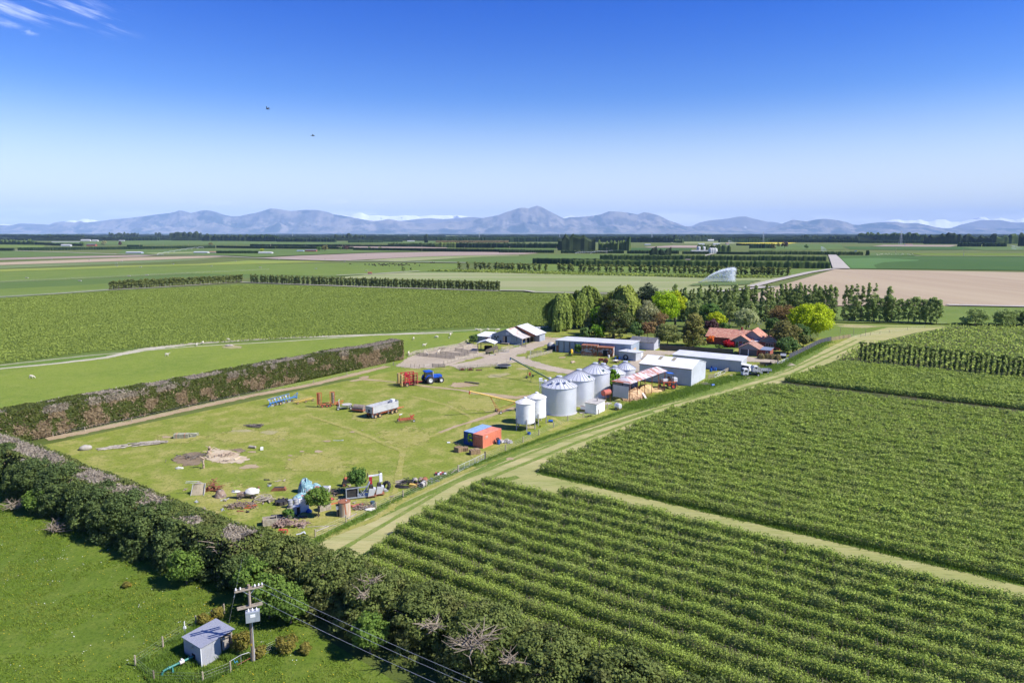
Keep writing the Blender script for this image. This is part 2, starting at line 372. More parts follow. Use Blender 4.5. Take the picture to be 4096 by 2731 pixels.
GM['litter']=gmat('bark_litter',(.23,.175,.11),(.17,.125,.08),(.28,.22,.14),s1=.3,s2=1,s3=5,bump=.4,edge=.5)
GM['floor']=gmat('hedge_floor',(.085,.115,.025),(.07,.09,.02),(.11,.135,.035),s1=.2,s2=.8,s3=4,bump=.4)
GM['crop']=gmat('crop_floor',(.115,.165,.035),(.105,.15,.03),(.14,.185,.045),s1=.05,s2=.4,s3=1.2,bump=.2)
GM['plough']=gmat('plough',(.365,.29,.19),(.325,.25,.165),(.40,.325,.22),s1=.01,s2=.05,s3=.45,a2=.5,a3=.22,rot=R(-10),stretch=(1.6,.09,1),bump=.3,dark=(.30,.23,.165))
GM['pale']=gmat('pale_stubble',(.235,.255,.11),(.20,.245,.085),(.31,.30,.165),s1=.007,s2=.03,s3=.3,a2=.8,a3=.25,rot=R(10),stretch=(.12,1.2,1),bump=0,dark=(.15,.2,.06))
GM['dgreen']=gmat('dark_crop',(.05,.105,.022),(.06,.115,.025),(.08,.13,.03),s1=.004,s2=.02,s3=.3,a2=.3,a3=.2,bump=0)
GM['mgreen']=gmat('mid_crop',(.10,.155,.036),(.09,.14,.034),(.135,.175,.05),s1=.004,s2=.02,s3=.2,a2=.4,a3=.25,rot=R(15),stretch=(.2,1,1),bump=0)
GM['lgreen']=gmat('light_pasture',(.135,.19,.035),(.115,.17,.032),(.17,.21,.055),s1=.006,s2=.04,s3=.4,a2=.5,a3=.3,bump=0)
GM['ygreen']=gmat('yellow_pasture',(.23,.265,.05),(.19,.25,.045),(.28,.28,.08),s1=.006,s2=.03,s3=.3,a2=.4,a3=.25,bump=0)
GM['canola']=gmat('canola_bloom',(.55,.46,.04),(.5,.42,.05),None,s1=.01,bump=0)
GM['tan']=gmat('tan_plough',(.32,.25,.2),(.29,.225,.18),(.35,.28,.225),s1=.01,s2=.04,s3=.3,a2=.4,a3=.15,bump=0)
GM['wet']=gmat('wet_stubble',(.12,.16,.055),(.10,.15,.05),None,s1=.02,bump=0,edge=.02)
GM['road']=gmat('shingle_road',(.40,.365,.31),(.36,.325,.28),(.43,.4,.35),s1=.02,s2=.1,s3=.8,bump=0)
xs=sorted(set([0]+[s*v for v in (40,80,130,200,300,450,700,1100,1800,3000,5000,9000,16000,28000,45500) for s in (-1,1)]))
ys=[-550,-100,0,40,70,100,140,190,260,360,500,700,1000,1500,2300,3500,5500,9000,15000,25000,38000,53500]
me=bpy.data.meshes.new('ground');nx=len(xs)
me.from_pydata([(x,y,0) for y in ys for x in xs],[],[(j*nx+i,j*nx+i+1,(j+1)*nx+i+1,(j+1)*nx+i) for j in range(len(ys)-1) for i in range(nx-1)])
me.update();tag(link('ground',me,GM['plain']),kind='structure')
o=O
sheet('hedge_floor',[o(-300,960),o(0,960),o(140,990),o(600,1200),o(715,1262),o(900,1330),(14,57),(16,40),(-10,40),o(640,1430),o(120,1160),o(-300,1120)],GM['floor'],.01)
sheet('paddock',[o(-500,1020),o(0,1075),o(120,1130),o(640,1400),o(900,1560),(8,50),(8,30),(-70,30)],GM['paddock'],.03)
sheet('yard_grass',[(-100,118),(-96.6,120),(-28.1,76.5),(-22,77),o(715,1275),o(1000,1110),o(1260,1012),o(1440,952),o(1800,850),o(1975,772),o(1640,785),o(1250,752),o(1090,780),o(935,845)],GM['yard'],.03)
sheet('sheep_paddock',[o(-160,868),o(0,848),o(240,822),o(330,803),o(440,789),o(640,776),o(1000,767),o(1240,752),o(1235,775),o(1060,800),o(935,850),o(0,985),o(-160,1010)],GM['sheep'],.02)
sheet('headland_grass',[o(-160,875),o(0,852),o(240,826),o(330,806),o(440,790),o(640,778),o(1000,770),o(1240,755),o(1230,745),o(640,770),o(-160,850)],GM['green'],.01)
sheet('mown_track',[o(690,1262),o(880,1330),o(940,1225),o(1140,1110),o(1250,1075),o(1530,955),o(1790,880),o(1920,828),o(2000,790),o(2100,765),o(2180,752),o(2040,752),o(1960,772),o(1800,848),o(1440,955),o(1260,1015),o(1000,1112)],GM['mown'],.05)
sheet('headland_track',[(-8,108.5),(-4.5,106.5),(22.8,93.4),(56,69.8),(80,53.2),(82,61.2),(60.3,76.0),(24.4,100.4),(4.8,114),(-1,113)],GM['cross'],.045)
sheet('crop_soil',[(-20,77),(-15.9,88.8),(-5,107.4),(-1.5,107.0),(22.8,93.7),(56,70.1),(95,43.0),(60,22),(0,40),(8,55)],GM['soil'],.035)
sheet('crop_soil',[(4.6,114.4),o(1530,952),o(1790,882),o(1920,830),o(2000,790),o(2110,768),o(2190,750),o(2600,752)]+[(240,190),(140,90),(100,49.3),(60.3,76.3),(24.6,100.7)],GM['soil'],.035)
strip('green_verge',[o(690,1262),o(1000,1103),o(1260,1004),o(1440,944),o(1620,897),o(1800,842),o(1900,796)],[2.2,2.0,2.2,3.2,8,6,2.5],GM['verge'],.06)
strip('green_verge',[o(860,1290),o(1130,1108),o(1190,1095)],[3,2.5,1.5],GM['verge'],.06)
strip('green_verge',[o(830,1205),o(1190,1040),o(1500,945)],[1.2,1.6,1.5],GM['verge'],.062)
strip('green_verge',[(-4.4,107.6),(-1.0,106.8),(22.8,93.7),(56,70.1),(80,53.4)],[1.6,2,1.8,1.8,2],GM['verge'],.0655)
strip('green_verge',[(4.6,113.7),(24.5,100.2),(47,84.8),(62,74.6)],[2.5,2,2,2.5],GM['verge'],.064)
GM['swath']=gmat('green_swath',(.135,.20,.035),(.17,.22,.045),(.26,.26,.09),s1=.2,s2=.7,s3=3,a2=.6,a3=.6,bump=.4,dark=(.06,.10,.015),edge=.25)
for a_,w_ in ((.30,1.5),(.62,1.8)):
 L_=[o(715,1262),o(1000,1108),o(1260,1009),o(1440,950),o(1800,846),o(1950,778)];R_=[o(870,1315),o(1150,1112),o(1380,1015),o(1540,953),o(1830,868),o(2010,785)]
 strip('green_swath',[(p[0]+(q[0]-p[0])*a_,p[1]+(q[1]-p[1])*a_) for p,q in zip(L_,R_)],[w_*.65]*6,GM['swath'],.0672+a_*.002)
strip('shingle_bank',[o(-60,853),o(0,847),o(120,836),o(240,822),o(330,803),o(440,789),o(640,776),o(900,768),o(1040,764)],[2,2.5,3,4,6.5,6.5,5.5,4,3],GM['shingle'],.06)
strip('track',[o(-20,841),o(200,817),o(440,796),o(640,785),o(900,767),o(1150,755)],[1.4]*6,GM['shingle'],.05)
strip('gravel_drive',[K7(1130,440),K7(1350,420),K7(1560,350),K7(1760,285),K7(1980,225),K5(480,745)],[10,11,9,8,9,6],GM['gravel'],.07)
strip('gravel_drive',[K7(1480,440),K7(1620,490),K7(1850,555),K7(2080,605),K7(2300,625),K8(1500,330),K8(1830,330),K5(1390,960),K5(1560,905)],[10,7,6.5,7,7,7,8,10,10],GM['gravel'],.075)
strip('gravel_drive',[K5(1420,905),K5(1740,918),K5(1950,930),K6(480,985),K6(720,1000),K6(960,1045),K6(1090,1045)],[9,9,8,10,10,8,5],GM['gravel'],.08)
patch('gravel_yard',[K7(60,560),K7(230,440),K7(330,400),K7(620,330),K7(850,292),K7(960,262),K7(1060,300),K7(1080,380),K7(1180,420),K7(1000,455),K7(720,545),K7(450,580)],GM['gravel'],.065,.88)
patch('gravel_yard',[K7(690,535),K7(1000,480),K7(1200,420),K7(1500,400),K7(1640,470),K7(1480,510),K7(1180,535),K7(830,590)],GM['gravel'],.068,.8)
patch('gravel_yard',[K7(1590,330),K7(1640,285),K7(1790,262),K7(1850,290),K7(1700,330),K7(1620,370)],GM['gravel'],.066,.7)
sheet('house_lawn',[K5(1990,880),K6(380,930),K6(440,820),K6(800,780),K6(820,690),K5(2100,700),K5(1950,790)],GM['green'],.04)
patch('dirt_patch',[K7(690,790),K7(760,735),K7(900,735),K7(1040,755),K7(1100,770),K7(960,790),K7(820,800)],GM['dirt'],.07)
patch('dirt_patch',[K7(1130,690),K7(1210,640),K7(1400,620),K7(1460,640),K7(1320,680)],GM['worn'],.07)
strip('dirt_track',[J1(1180,75),J1(1320,50),J1(1500,65),J1(1750,90),K7(420,775),K7(640,800),K7(860,825),K7(1050,860),K7(1300,890),K7(1500,915),K7(1700,895)],[1.5,3,1.2,1,1.6,1.8,1.6,2.5,3.5,3.5,3],GM['dirt'],.0685)
patch('dirt_patch',[J1(1270,30),J1(1330,12),J1(1400,10),J1(1410,40),J1(1330,55)],GM['dirt'],.072)
strip('dirt_track',[K7(1080,1170),K7(1260,1105),K7(1400,1060),K7(1500,1030)],[2,1.8,1.8,2],GM['worn'],.0738)
strip('dirt_track',[J7(20,440),J7(260,350),J7(500,280),J7(760,190),J7(1040,105)],[1,1.2,1.5,1.8,1.8],GM['dirt'],.0744)
patch('ash_patch',[J3(1480,590),J3(1440,530),J3(1500,470),J3(1560,450),J3(1700,475),J3(1800,505),J3(1900,565),J3(1850,600),J3(1620,605)],GM['ash'],.075)
patch('ash_patch',[J3(1760,640),J3(1850,605),J3(1960,600),J3(1920,640),J3(1800,660)],GM['dirt'],.074)
patch('bark_litter',[J3(1100,570),J3(1200,520),J3(1330,475),J3(1440,480),J3(1500,560),J3(1400,620),J3(1250,625)],GM['litter'],.072)
patch('bark_litter',[J3(1670,465),J3(1800,450),J3(1850,480),J3(1800,500)],GM['litter'],.071)
for (K,x,y,ww,hh) in ((J1,230,680,120,25),(J1,910,780,60,12),(J1,1205,670,35,10),(J1,610,900,35,10),(J1,805,900,60,16),(J1,30,905,60,12),(J1,1320,650,16,6),(J1,475,950,30,8),(J1,465,995,24,8),(J1,40,1080,70,22),(J3,1095,350,60,12),(J3,1810,290,120,14),(K5,440,970,50,12),(K5,260,740,70,14),(K8,300,320,90,14),(J7,980,790,60,20),(J7,1250,370,90,20),(B3,2180,205,110,22),(K7,1600,575,90,14)):
 patch('dirt_patch',[K(x+ww*math.cos(t)*(1+.25*math.sin(3*t+x)),y+hh*math.sin(t)) for t in [k*math.pi/4 for k in range(8)]],GM['worn' if ww>80 else 'dirt'],.078+rnd.random()*.01)
GM['dry']=gmat('dry_grass',(.29,.275,.07),(.25,.255,.055),(.36,.32,.12),s1=.15,s2=.6,s3=3,a2=.8,a3=.7,bump=.4,dark=(.11,.13,.03),edge=.3)
for k,(K,a,b) in enumerate(((L5,(40,300),(2300,1150)),(J2,(100,200),(1100,560)),(J3,(900,300),(1500,420)),(J1,(60,620),(500,800)),(J1,(1500,600),(2200,860)),(K7,(700,880),(1400,1100)),(J3,(1500,250),(2200,420)),(J1,(300,900),(1200,1150)),(J1,(1150,420),(1600,560)))):
 cx,cy,hx,hy=(a[0]+b[0])/2,(a[1]+b[1])/2,(b[0]-a[0])/2,(b[1]-a[1])/2
 patch('dry_grass',[K(cx+hx*math.cos(t)*(1+.2*math.sin(3*t+k)),cy+hy*math.sin(t)) for t in [j*math.pi/6 for j in range(12)]],GM['dry'],.045+.002*k,.3)
for k,pts in enumerate(([J7(560,830),J7(300,560),K7(1000,1150),K7(700,1000),J1(1900,250)],[J1(1730,840),J1(2000,770),J1(2350,640)],[J7(1500,420),J7(1700,330),K8(700,980)],[L5(1000,1180),L5(1900,850),N7(900,330),J7(500,900)],[J1(700,480),J1(1200,640),J1(1800,900),L5(2200,700)])):strip('wheel_track',pts,[1.3]*len(pts),GM['dry'],.0702+.0006*k)
strip('hedge_foot',[B3(440,1075),B3(800,1005),B3(1240,912),B3(1850,775),B3(2352,668),J1(700,120),J1(1180,5),K7(0,545)],[3.5,3.5,3.5,3.5,3.5,3.5,3.5,3],GM['dirt'],.066)
strip('mown_headland',[o(1910,744),o(2000,748),o(2170,750)],[3]*3,GM['cross'],.05)
sheet('back_paddock',[o(1880,740),o(2200,745),o(2110,762),o(2010,786),o(1960,775),o(1880,775)],GM['lgreen'],.04)
patch('worn_grass',[K6(1570,600),K6(1700,580),K6(2000,590),K6(2140,610),K6(2000,625),K6(1700,620)],GM['worn'],.06)
patch('gravel_pad',[J8(1690,345),J8(1800,325),J8(1900,330),J8(2100,360),J8(2000,385),J8(1850,375)],GM['gravel'],.09)
patch('gravel_pad',[J8(1250,480),J8(1330,440),J8(1480,405),J8(1570,415),J8(1440,455),J8(1360,490)],GM['worn'],.088)
# ---- middle and far fields
sheet('crop_field',[o(-260,712),o(0,684),o(250,668),o(570,652),o(1148,669),o(1260,674),o(1660,692),(150,330),(45,300),(12,296),o(1230,750),o(900,766),o(640,783),o(440,794),o(200,816),o(-260,868)],GM['crop'],.03)
far=[('field','lgreen',[o(-100,668),o(0,659),o(250,645),o(250,668),o(0,682),o(-100,690)]),('field','mgreen',[K1(-200,760),K1(0,748),K1(600,724),K1(1600,676),K1(2400,645),K1(2400,700),K1(930,758),K1(-200,815)]),('field','lgreen',[K1(-200,665),K1(0,657),K1(600,640),K1(1200,618),K2(0,593),K2(1000,580),K2(1800,588),K2(1760,640),K2(740,692),K1(1600,672),K1(600,720),K1(-200,752)]),('field','mgreen',[K2(0,692),K2(740,694),K2(1500,655),K2(2200,640),K2(2300,660),K2(1500,668),K2(760,700),K2(0,720)]),('field','ygreen',[K1(-200,645),K1(0,637),K1(600,620),K1(1000,607),K1(1700,590),K2(0,560),K2(560,568),K2(700,572),K2(0,591),K1(1200,615),K1(600,638),K1(-200,662)]),('field','wet2',[K1(-200,612),K1(0,605),K1(900,573),K1(1500,551),K1(1900,538),K1(1700,556),K1(1300,580),K1(600,605),K1(-200,640)]),('ploughed_field','plough',[K1(-200,583),K1(0,577),K1(600,556),K1(1300,531),K1(1800,522),K1(2020,528),K1(1500,549),K1(900,571),K1(0,601),K1(-200,606)]),('ploughed_field','tan',[K1(-200,548),K1(0,541),K1(700,523),K1(1150,516),K1(1360,518),K1(1200,530),K1(700,540),K1(0,557),K1(-200,562)]),('field','mgreen',[K1(-200,520),K1(0,480),K1(150,480),K1(1000,512),K1(700,521),K1(-200,545)]),('ploughed_field','tan',[K2(60,541),K2(400,522),K2(1000,498),K2(1640,487),K2(2352,490),K3(330,498),K2(2352,508),K2(1500,527),K2(1000,553),K2(750,564),K2(300,552)]),('field','pale',[K2(1000,556),K2(1500,530),K2(2352,510),K3(160,510),K2(2300,523),K2(1900,535),K2(1300,570)]),('field','mgreen',[K2(1300,574),K2(1900,538),K2(2352,524),K3(300,512),K3(1230,505),K3(1220,548),K3(240,590),K2(1850,583)]),('field','lgreen',[K3(-60,600),K3(300,592),K3(1520,606),K3(2500,625),K4(340,640),K4(740,636),K4(300,700),K4(200,705),K3(2352,700),K3(1500,690),K3(0,668)]),('field','pale',[o(760,640),o(900,626),o(1240,627),o(1640,641),o(1815,638),o(1760,652),o(1700,662),o(1600,675),o(1240,671),o(1148,668),o(1148,648)]),('ploughed_field','plough',[o(1700,690),o(1775,662),o(1918,619),o(2100,622),o(2500,629),o(2500,708),o(2160,704),o(1900,704)]),('field','lgreen',[o(1880,707),o(2150,705),o(2500,711),o(2500,750),o(2150,746),o(1880,741)]),('field','dgreen',[K4(735,523),K4(2600,532),K4(2600,655),K4(1500,640),K4(850,634),K4(800,580)]),('field','mgreen2',[K4(780,546),K4(1100,543),K4(1450,560),K4(1440,568),K4(1150,580),K4(1060,605),K4(1090,634),K4(870,632)]),('field','ygreen2',[K4(1360,502),K4(2600,504),K4(2600,530),K4(1500,525)]),('field','mgreen',[K4(1000,498),K4(1360,500),K4(1420,524),K4(1000,524)]),('field','dgreen',[K4(800,445),K4(1800,445),K4(2050,470),K4(1450,475),K4(860,470)]),('field','mgreen',[K4(0,425),K4(780,425),K4(820,470),K4(0,478)]),('field','mgreen',[K4(1800,446),K4(2600,446),K4(2600,480),K4(2000,478)]),('ploughed_field','tan',[K4(1040,443),K4(1150,430),K4(1790,431),K4(1720,446)]),('field','canola',[K3(2020,412),K3(2352,407),K4(405,411),K4(330,421),K3(2352,420),K3(2100,420)]),('ploughed_field','tan',[K3(1230,448),K3(1480,433),K3(1850,433),K3(1840,454),K3(1260,453)]),('field','dgreen',[K3(1060,455),K3(1640,456),K3(1640,478),K3(1060,474)]),('field','mgreen',[K3(-50,455),K3(480,458),K3(470,472),K3(-50,470)]),('ploughed_field','tan',[K2(640,444),K2(1100,440),K2(1690,452),K2(1680,458),K2(900,455)]),('field','mgreen',[K1(440,408),K1(1350,388),K1(2352,395),K2(860,402),K2(860,420),K1(2352,428),K1(950,430),K1(440,420)]),('field','lgreen',[K1(-100,425),K1(380,430),K1(380,455),K1(-100,455)]),('field','mgreen',[K1(1050,470),K2(0,462),K2(1480,482),K2(1000,496),K2(400,520),K2(60,536),K1(2000,522),K1(1340,514),K1(1000,508)]),('field','pale',[K1(1240,498),K1(1660,490),K1(1660,500),K1(1340,510)]),('field','mgreen',[K2(0,402),K2(840,402),K2(1700,398),K2(1700,412),K2(0,425)]),('field','pale',[K3(1450,405),K3(2050,405),K3(2000,420),K3(1480,420)]),('field','pale',[K4(240,352),K4(460,352),K4(460,360),K4(240,360)]),('field','lgreen',[K1(500,348),K1(900,344),K1(900,355),K1(500,357)])]
GM['wet2']=gmat('grey_pasture',(.16,.20,.08),(.14,.19,.07),None,s1=.01,bump=0)
GM['mgreen2']=gmat('leek_crop',(.085,.17,.045),(.095,.175,.05),None,s1=.01,bump=0)
GM['ygreen2']=gmat('olive_crop',(.12,.17,.02),(.13,.18,.025),None,s1=.01,bump=0)
for i,(nm,k,pts) in enumerate(far):sheet(nm,pts,GM[k],.06+.03*i)
patch('wet_ground',[K3(1500,790),K3(1700,755),K3(2000,735),K3(2300,735),K3(2150,770),K3(2000,782)],GM['wet'],1.0)
def lane(pts,wd,z=1.3,m='road',name='road'):
 return strip(name,pts,wd,GM[m],z)
lane([o(1640,672),o(1780,660),K4(0,795),K4(200,742),K4(500,672),K4(700,640),K4(780,635)],[7,7,8,8,8,8,8],.9)
lane([K4(785,638),K4(735,560),K4(705,518)],[18,16,14],1.2)
lane([K4(650,540),K4(700,575),K4(735,632)],[14,12,6],1.2,'dirt2') if False else None
lane([K1(120,479),K1(600,496),K1(1000,511),K1(1340,520),K1(1800,524),K2(0,541),K2(400,556),K2(800,566),K2(1400,577),K2(1850,586)],[9]*10,1.3)
lane([K2(2140,824),K2(2352,826),K3(300,838),K3(700,847),K3(1000,853)],[4]*5,.9)
lane([B3(-10,870) if False else K1(-60,880),K1(500,848),K1(930,816),K1(1300,797),K1(2050,748),K2(0,752),K2(1000,790),K2(2130,824)],[3,3,3,3,4,5,4,4],.5)
lane([K2(740,695),K2(1100,680),K2(1450,656)],[5,5,4],1.1)
lane([K4(1420,526),K4(2600,533)],[7,7],1.4)
lane([K4(1180,155) if False else B2(700,285),B2(1690,312),B2(1860,318)],[3,3,3],.5)
lane([B2(1690,158),B2(2400,172)],[6,6],.8)
lane([K3(1600,560),K3(1720,530),K3(1830,505)],[8,7,7],1.3)
# ---------------------------------------------------------------- ranges on the skyline
def uv1(p):return [(.26856*x,447.9+.26856*y) for x,y in p]
def uv2(p):return [(574.2+.26856*x,447.9+.26856*y) for x,y in p]
def uv3(p):return [(1148.4+.26856*x,447.9+.26856*y) for x,y in p]
def uv4(p):return [(1722.6+.26758*x,447.9+.26758*y) for x,y in p]
FRONT=[(-260,520),(-120,516)]+uv1([(0,258),(150,262),(230,245),(370,250),(480,255),(520,238),(590,230),(700,238),(745,225),(780,238),(900,228),(1030,210),(1110,205),(1210,195),(1290,185),(1400,170),(1500,160),(1545,150),(1580,138),(1620,142),(1680,160),(1740,145),(1795,135),(1850,140),(1900,155),(1960,175),(2030,187),(2090,185)])+uv2([(0,173),(80,160),(150,140),(210,122),(260,125),(380,142),(500,133),(600,135),(680,148),(740,170),(820,180),(940,205),(1070,225),(1130,222),(1200,208),(1300,226),(1420,240),(1540,250),(1620,240),(1700,228),(1800,232),(1900,222),(1980,202),(2060,190),(2130,175),(2180,155),(2240,138),(2290,120),(2330,115)])+uv3([(50,150),(80,140),(160,118),(220,115),(240,122),(310,98),(350,108),(400,135),(470,170),(540,205),(600,192),(700,190),(790,182),(850,170),(920,145),(1000,148),(1070,155),(1160,172),(1210,152),(1260,158),(1340,180),(1420,220),(1500,245),(1580,278),(1620,282),(1700,265),(1770,258),(1830,265),(1900,290),(2000,268),(2060,282),(2150,300),(2250,300)])+uv4([(20,312),(100,300),(130,290),(200,265),(280,235),(330,215),(400,225),(460,228),(520,215),(590,208),(640,210),(740,225),(800,240),(850,258),(900,258),(980,245),(1100,235),(1200,232),(1280,245),(1380,243),(1480,262),(1530,275),(1600,285),(1680,288),(1740,285),(1800,290),(1900,286),(2100,288),(2352,290)])+[(2450,520),(2620,522)]
MID=[(-260,528),(150,524),(600,515),(880,515)]+uv2([(1300,225),(1400,215),(1480,205),(1570,203),(1660,210),(1800,200),(1880,190),(1980,198),(2200,220)])+uv3([(300,230),(1000,240),(1500,270),(1620,268),(1680,240),(1750,222),(1830,215),(1920,205),(2000,190),(2070,188),(2130,205),(2200,220),(2270,235)])+uv4([(50,210),(130,232),(180,235),(240,248),(400,270),(900,275),(1600,288),(1680,285),(1740,260),(1830,240),(1910,220),(2000,218),(2100,220),(2170,235),(2230,240),(2300,238)])+[(2450,512),(2620,518)]
SNOW=[(-260,530)]+uv1([(0,250),(300,262),(560,245),(640,220),(720,222),(780,208),(830,214),(900,226),(1100,250),(2000,260)])+uv2([(500,220),(740,172),(800,175),(870,181),(900,170),(970,155),(1030,180),(1100,178),(1200,186),(1350,178),(1480,188),(1570,175),(1640,181),(1800,180),(1900,191),(1980,197),(2200,220)])+uv3([(400,230),(530,195),(600,183),(640,190),(720,185),(800,205),(1400,262),(1520,259),(1560,268),(1620,275),(2000,262)])+uv4([(0,262),(500,222),(800,262),(1050,245),(1150,214),(1200,211),(1270,225),(1330,222),(1400,214),(1450,226),(1490,232),(1540,215),(1620,213),(1660,230),(1750,236),(1830,212),(1920,190),(1960,200),(2000,216),(2080,200),(2140,210),(2200,215),(2270,204),(2352,224)])+[(2450,500),(2620,518)]
def interp(prof,u):
 xs_=[p[0] for p in prof];return np.interp(u,xs_,[p[1] for p in prof])
def ridged(P,sc,seed,oct=5):
 r=0;a=.5
 for k in range(oct):r=r+a*(1-np.abs(2*vnoise(P,sc*2**k,seed+k)-1));a*=.5
 return r
def mountain(name,prof,d0,dc,d1,m,nu,nd,seed,foot=0.0,gully=.32,sc=1.0,jag=0.0):
 u=np.linspace(-240,2600,nu);ang=(u-1176)/1568
 k=np.arange(nd)/(nd-1);Uu,Kk=np.meshgrid(ang,k);D=d0+(d1-d0)*Kk
 t=np.clip((D-d0)/(dc-d0),0,1);back=np.clip((D-dc)/(d1-dc),0,1)
 X=Uu*D;Pn=np.stack([X.ravel()/1000,D.ravel()/1000,np.zeros(X.size)],1)
 vp=interp(prof,u);vp=vp+jag*(ridged(np.stack([u/12,u*0,u*0],1),1.0,seed+9,4)-.6)
 crest=(535-vp)/1568
 rg=ridged(Pn,.42*sc,seed).reshape(X.shape);bg_=fbm(Pn,.22*sc,seed+40).reshape(X.shape)
 shape=t**(.75+.5*bg_);cut=gully*(1-rg)*2.2*np.sin(np.pi*np.clip(t,0,1)**.8)*(1-back)
 A=crest[None,:]*np.clip(shape*(1-cut),0,1)*np.clip((1-back*(.5+rg)),0,1)
 if foot:A=np.maximum(A,crest[None,:]*foot*rg*np.exp(-((t-.3)/.2)**2)*(1.2*bg_+.2))
 A=np.minimum(A,crest[None,:]*1.0);A[np.abs(Kk-(dc-d0)/(d1-d0))<.5/nd]=np.broadcast_to(crest[None,:],A.shape)[np.abs(Kk-(dc-d0)/(d1-d0))<.5/nd]
 Z=A*D+np.where(t>0,CAM_H*t,0)-8*(1-t)
 v=np.stack([X.ravel(),D.ravel(),Z.ravel()],1);f=[(j*nu+i,j*nu+i+1,(j+1)*nu+i+1,(j+1)*nu+i) for j in range(nd-1) for i in range(nu-1)]
 me=bpy.data.meshes.new(name);me.from_pydata(v.tolist(),[],f);me.polygons.foreach_set('use_smooth',[True]*len(f));me.update()
 return tag(link(name,me,m),kind='structure')
hill_m=M('tussock_hills',(.25,.215,.175),(.095,.09,.085),rough=.95,scale=.0013,lo=.42,hi=.58,col3=(.03,.04,.035),scale3=.0007,lo3=.53,hi3=.60,spec=.05,detail=6)
mid_m=M('back_hills',(.2,.17,.15),(.13,.115,.105),rough=.95,scale=.0008,col3=(.5,.5,.5),scale3=.0006,lo3=.66,hi3=.7,spec=.05,detail=6)
snow_m=M('snow_peaks',(.95,.95,.96),(.9,.9,.93),rough=.8,scale=.0008,col3=(.22,.24,.3),scale3=.0013,lo3=.6,hi3=.66,spec=.1,detail=6)
mountain('hills',FRONT,34600,37200,39000,hill_m,1300,90,3,foot=.6,gully=.62,sc=1.7)
mountain('hills',MID,40600,42500,44000,mid_m,900,40,21,gully=.5,sc=1.5)
mountain('mountains',SNOW,44200,46500,48500,snow_m,900,60,33,gully=.4,sc=1.0,jag=2.5)
# ---------------------------------------------------------------- crop rows, hedges
LM={}
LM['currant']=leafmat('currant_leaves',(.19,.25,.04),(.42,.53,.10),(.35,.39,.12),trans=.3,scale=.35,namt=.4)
LM['currant2']=leafmat('currant_leaves_far',(.20,.265,.045),(.42,.52,.10),(.34,.41,.11),trans=.3,scale=.12,namt=.5)
LM['stem']=M('currant_stems',(.14,.105,.095),(.22,.17,.15),rough=.9,scale=3)
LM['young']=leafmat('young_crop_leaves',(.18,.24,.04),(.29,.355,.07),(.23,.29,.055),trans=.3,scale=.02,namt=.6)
LM['grassblade']=leafmat('long_grass_blades',(.11,.19,.022),(.22,.34,.045),(.17,.26,.06),trans=.3,scale=.6,namt=.5)
LM['grassblade2']=leafmat('short_grass_blades',(.115,.185,.016),(.185,.27,.028),(.22,.255,.04),trans=.3,scale=.15,namt=.6)
RD=np.array([math.cos(ROW),math.sin(ROW)]);RN=np.array([-RD[1],RD[0]])
def pip(P,poly):
 x,y=P[:,0],P[:,1];c=np.zeros(len(P),bool);n=len(poly);j=n-1
 for i in range(n):
  xi,yi=poly[i];xj,yj=poly[j]
  t=((yi>y)!=(yj>y))&(x<(xj-xi)*(y-yi)/((yj-yi) or 1e-9)+xi);c^=t;j=i
 return c
def in_view(P,m=1.06,low=1.08):
 y=np.maximum(P[:,1],1);fw=P[:,1]*CP+CAM_H*SP;up=P[:,1]*SP-(CAM_H-1.0)*CP
 return (np.abs(P[:,0]/fw)<.75*m)&(-up/fw<.5*low)
def row_span(poly,off):
 """where the row at this offset crosses the field"""
 s=np.arange(-160,320,.25);P=np.outer(s,RD)+off*RN;k=pip(P,poly)&in_view(P)
 return (s[k].min(),s[k].max()) if k.sum()>8 else None
def crop_row(name,off,s0,s1,dens,size,hgt,wid,m,seed,twigs=True):
 L=s1-s0;n=int(L*dens);s=rng.uniform(s0,s1,n)
 base=np.outer(s,RD)+off*RN
 lump=fbm(np.stack([s,s*0+off,s*0],1),.55,seed,3);fine=fbm(np.stack([s,s*0+off,s*0],1),1.7,seed+5,2)
 h=hgt*(.62+.5*lump+.22*(fine-.5));wd=wid*(.68+.55*fbm(np.stack([s,s*0+off+9,s*0],1),.4,seed+3,3))
 th=rng.uniform(-1.75,1.75,n);rad=rng.uniform(.72,1.0,n)**.7
 d=np.sin(th)*np.abs(np.sin(th))**-.25;z=np.clip(np.cos(th),-.25,1)
 off2=(wd*.5*d*rad)[:,None]*RN;wob=.16*(fbm(np.stack([s,s*0+off,s*0+4],1),.3,seed+8,2)-.5)[:,None]*RN
 P=np.concatenate([base+off2+wob,(.12+(h-.12)*np.clip(.32+.68*z,.02,1)*(.35+.65*rad))[:,None]],1)
 P+=rng.normal(size=P.shape)*.06
 tip=rng.random(n)<.16;P[tip,2]=h[tip]*rng.uniform(.9,1.22,tip.sum());P[tip,:2]=(base+off2*.75)[tip]
 N=np.concatenate([np.sin(th)[:,None]*RN,(np.cos(th)*.9+.35)[:,None]],1)
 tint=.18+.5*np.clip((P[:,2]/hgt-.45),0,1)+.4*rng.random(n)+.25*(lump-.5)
 o_=link(name,leaf_mesh(name,P,N,size,tint,jit=.55,aspect=1.5),m)
 return o_
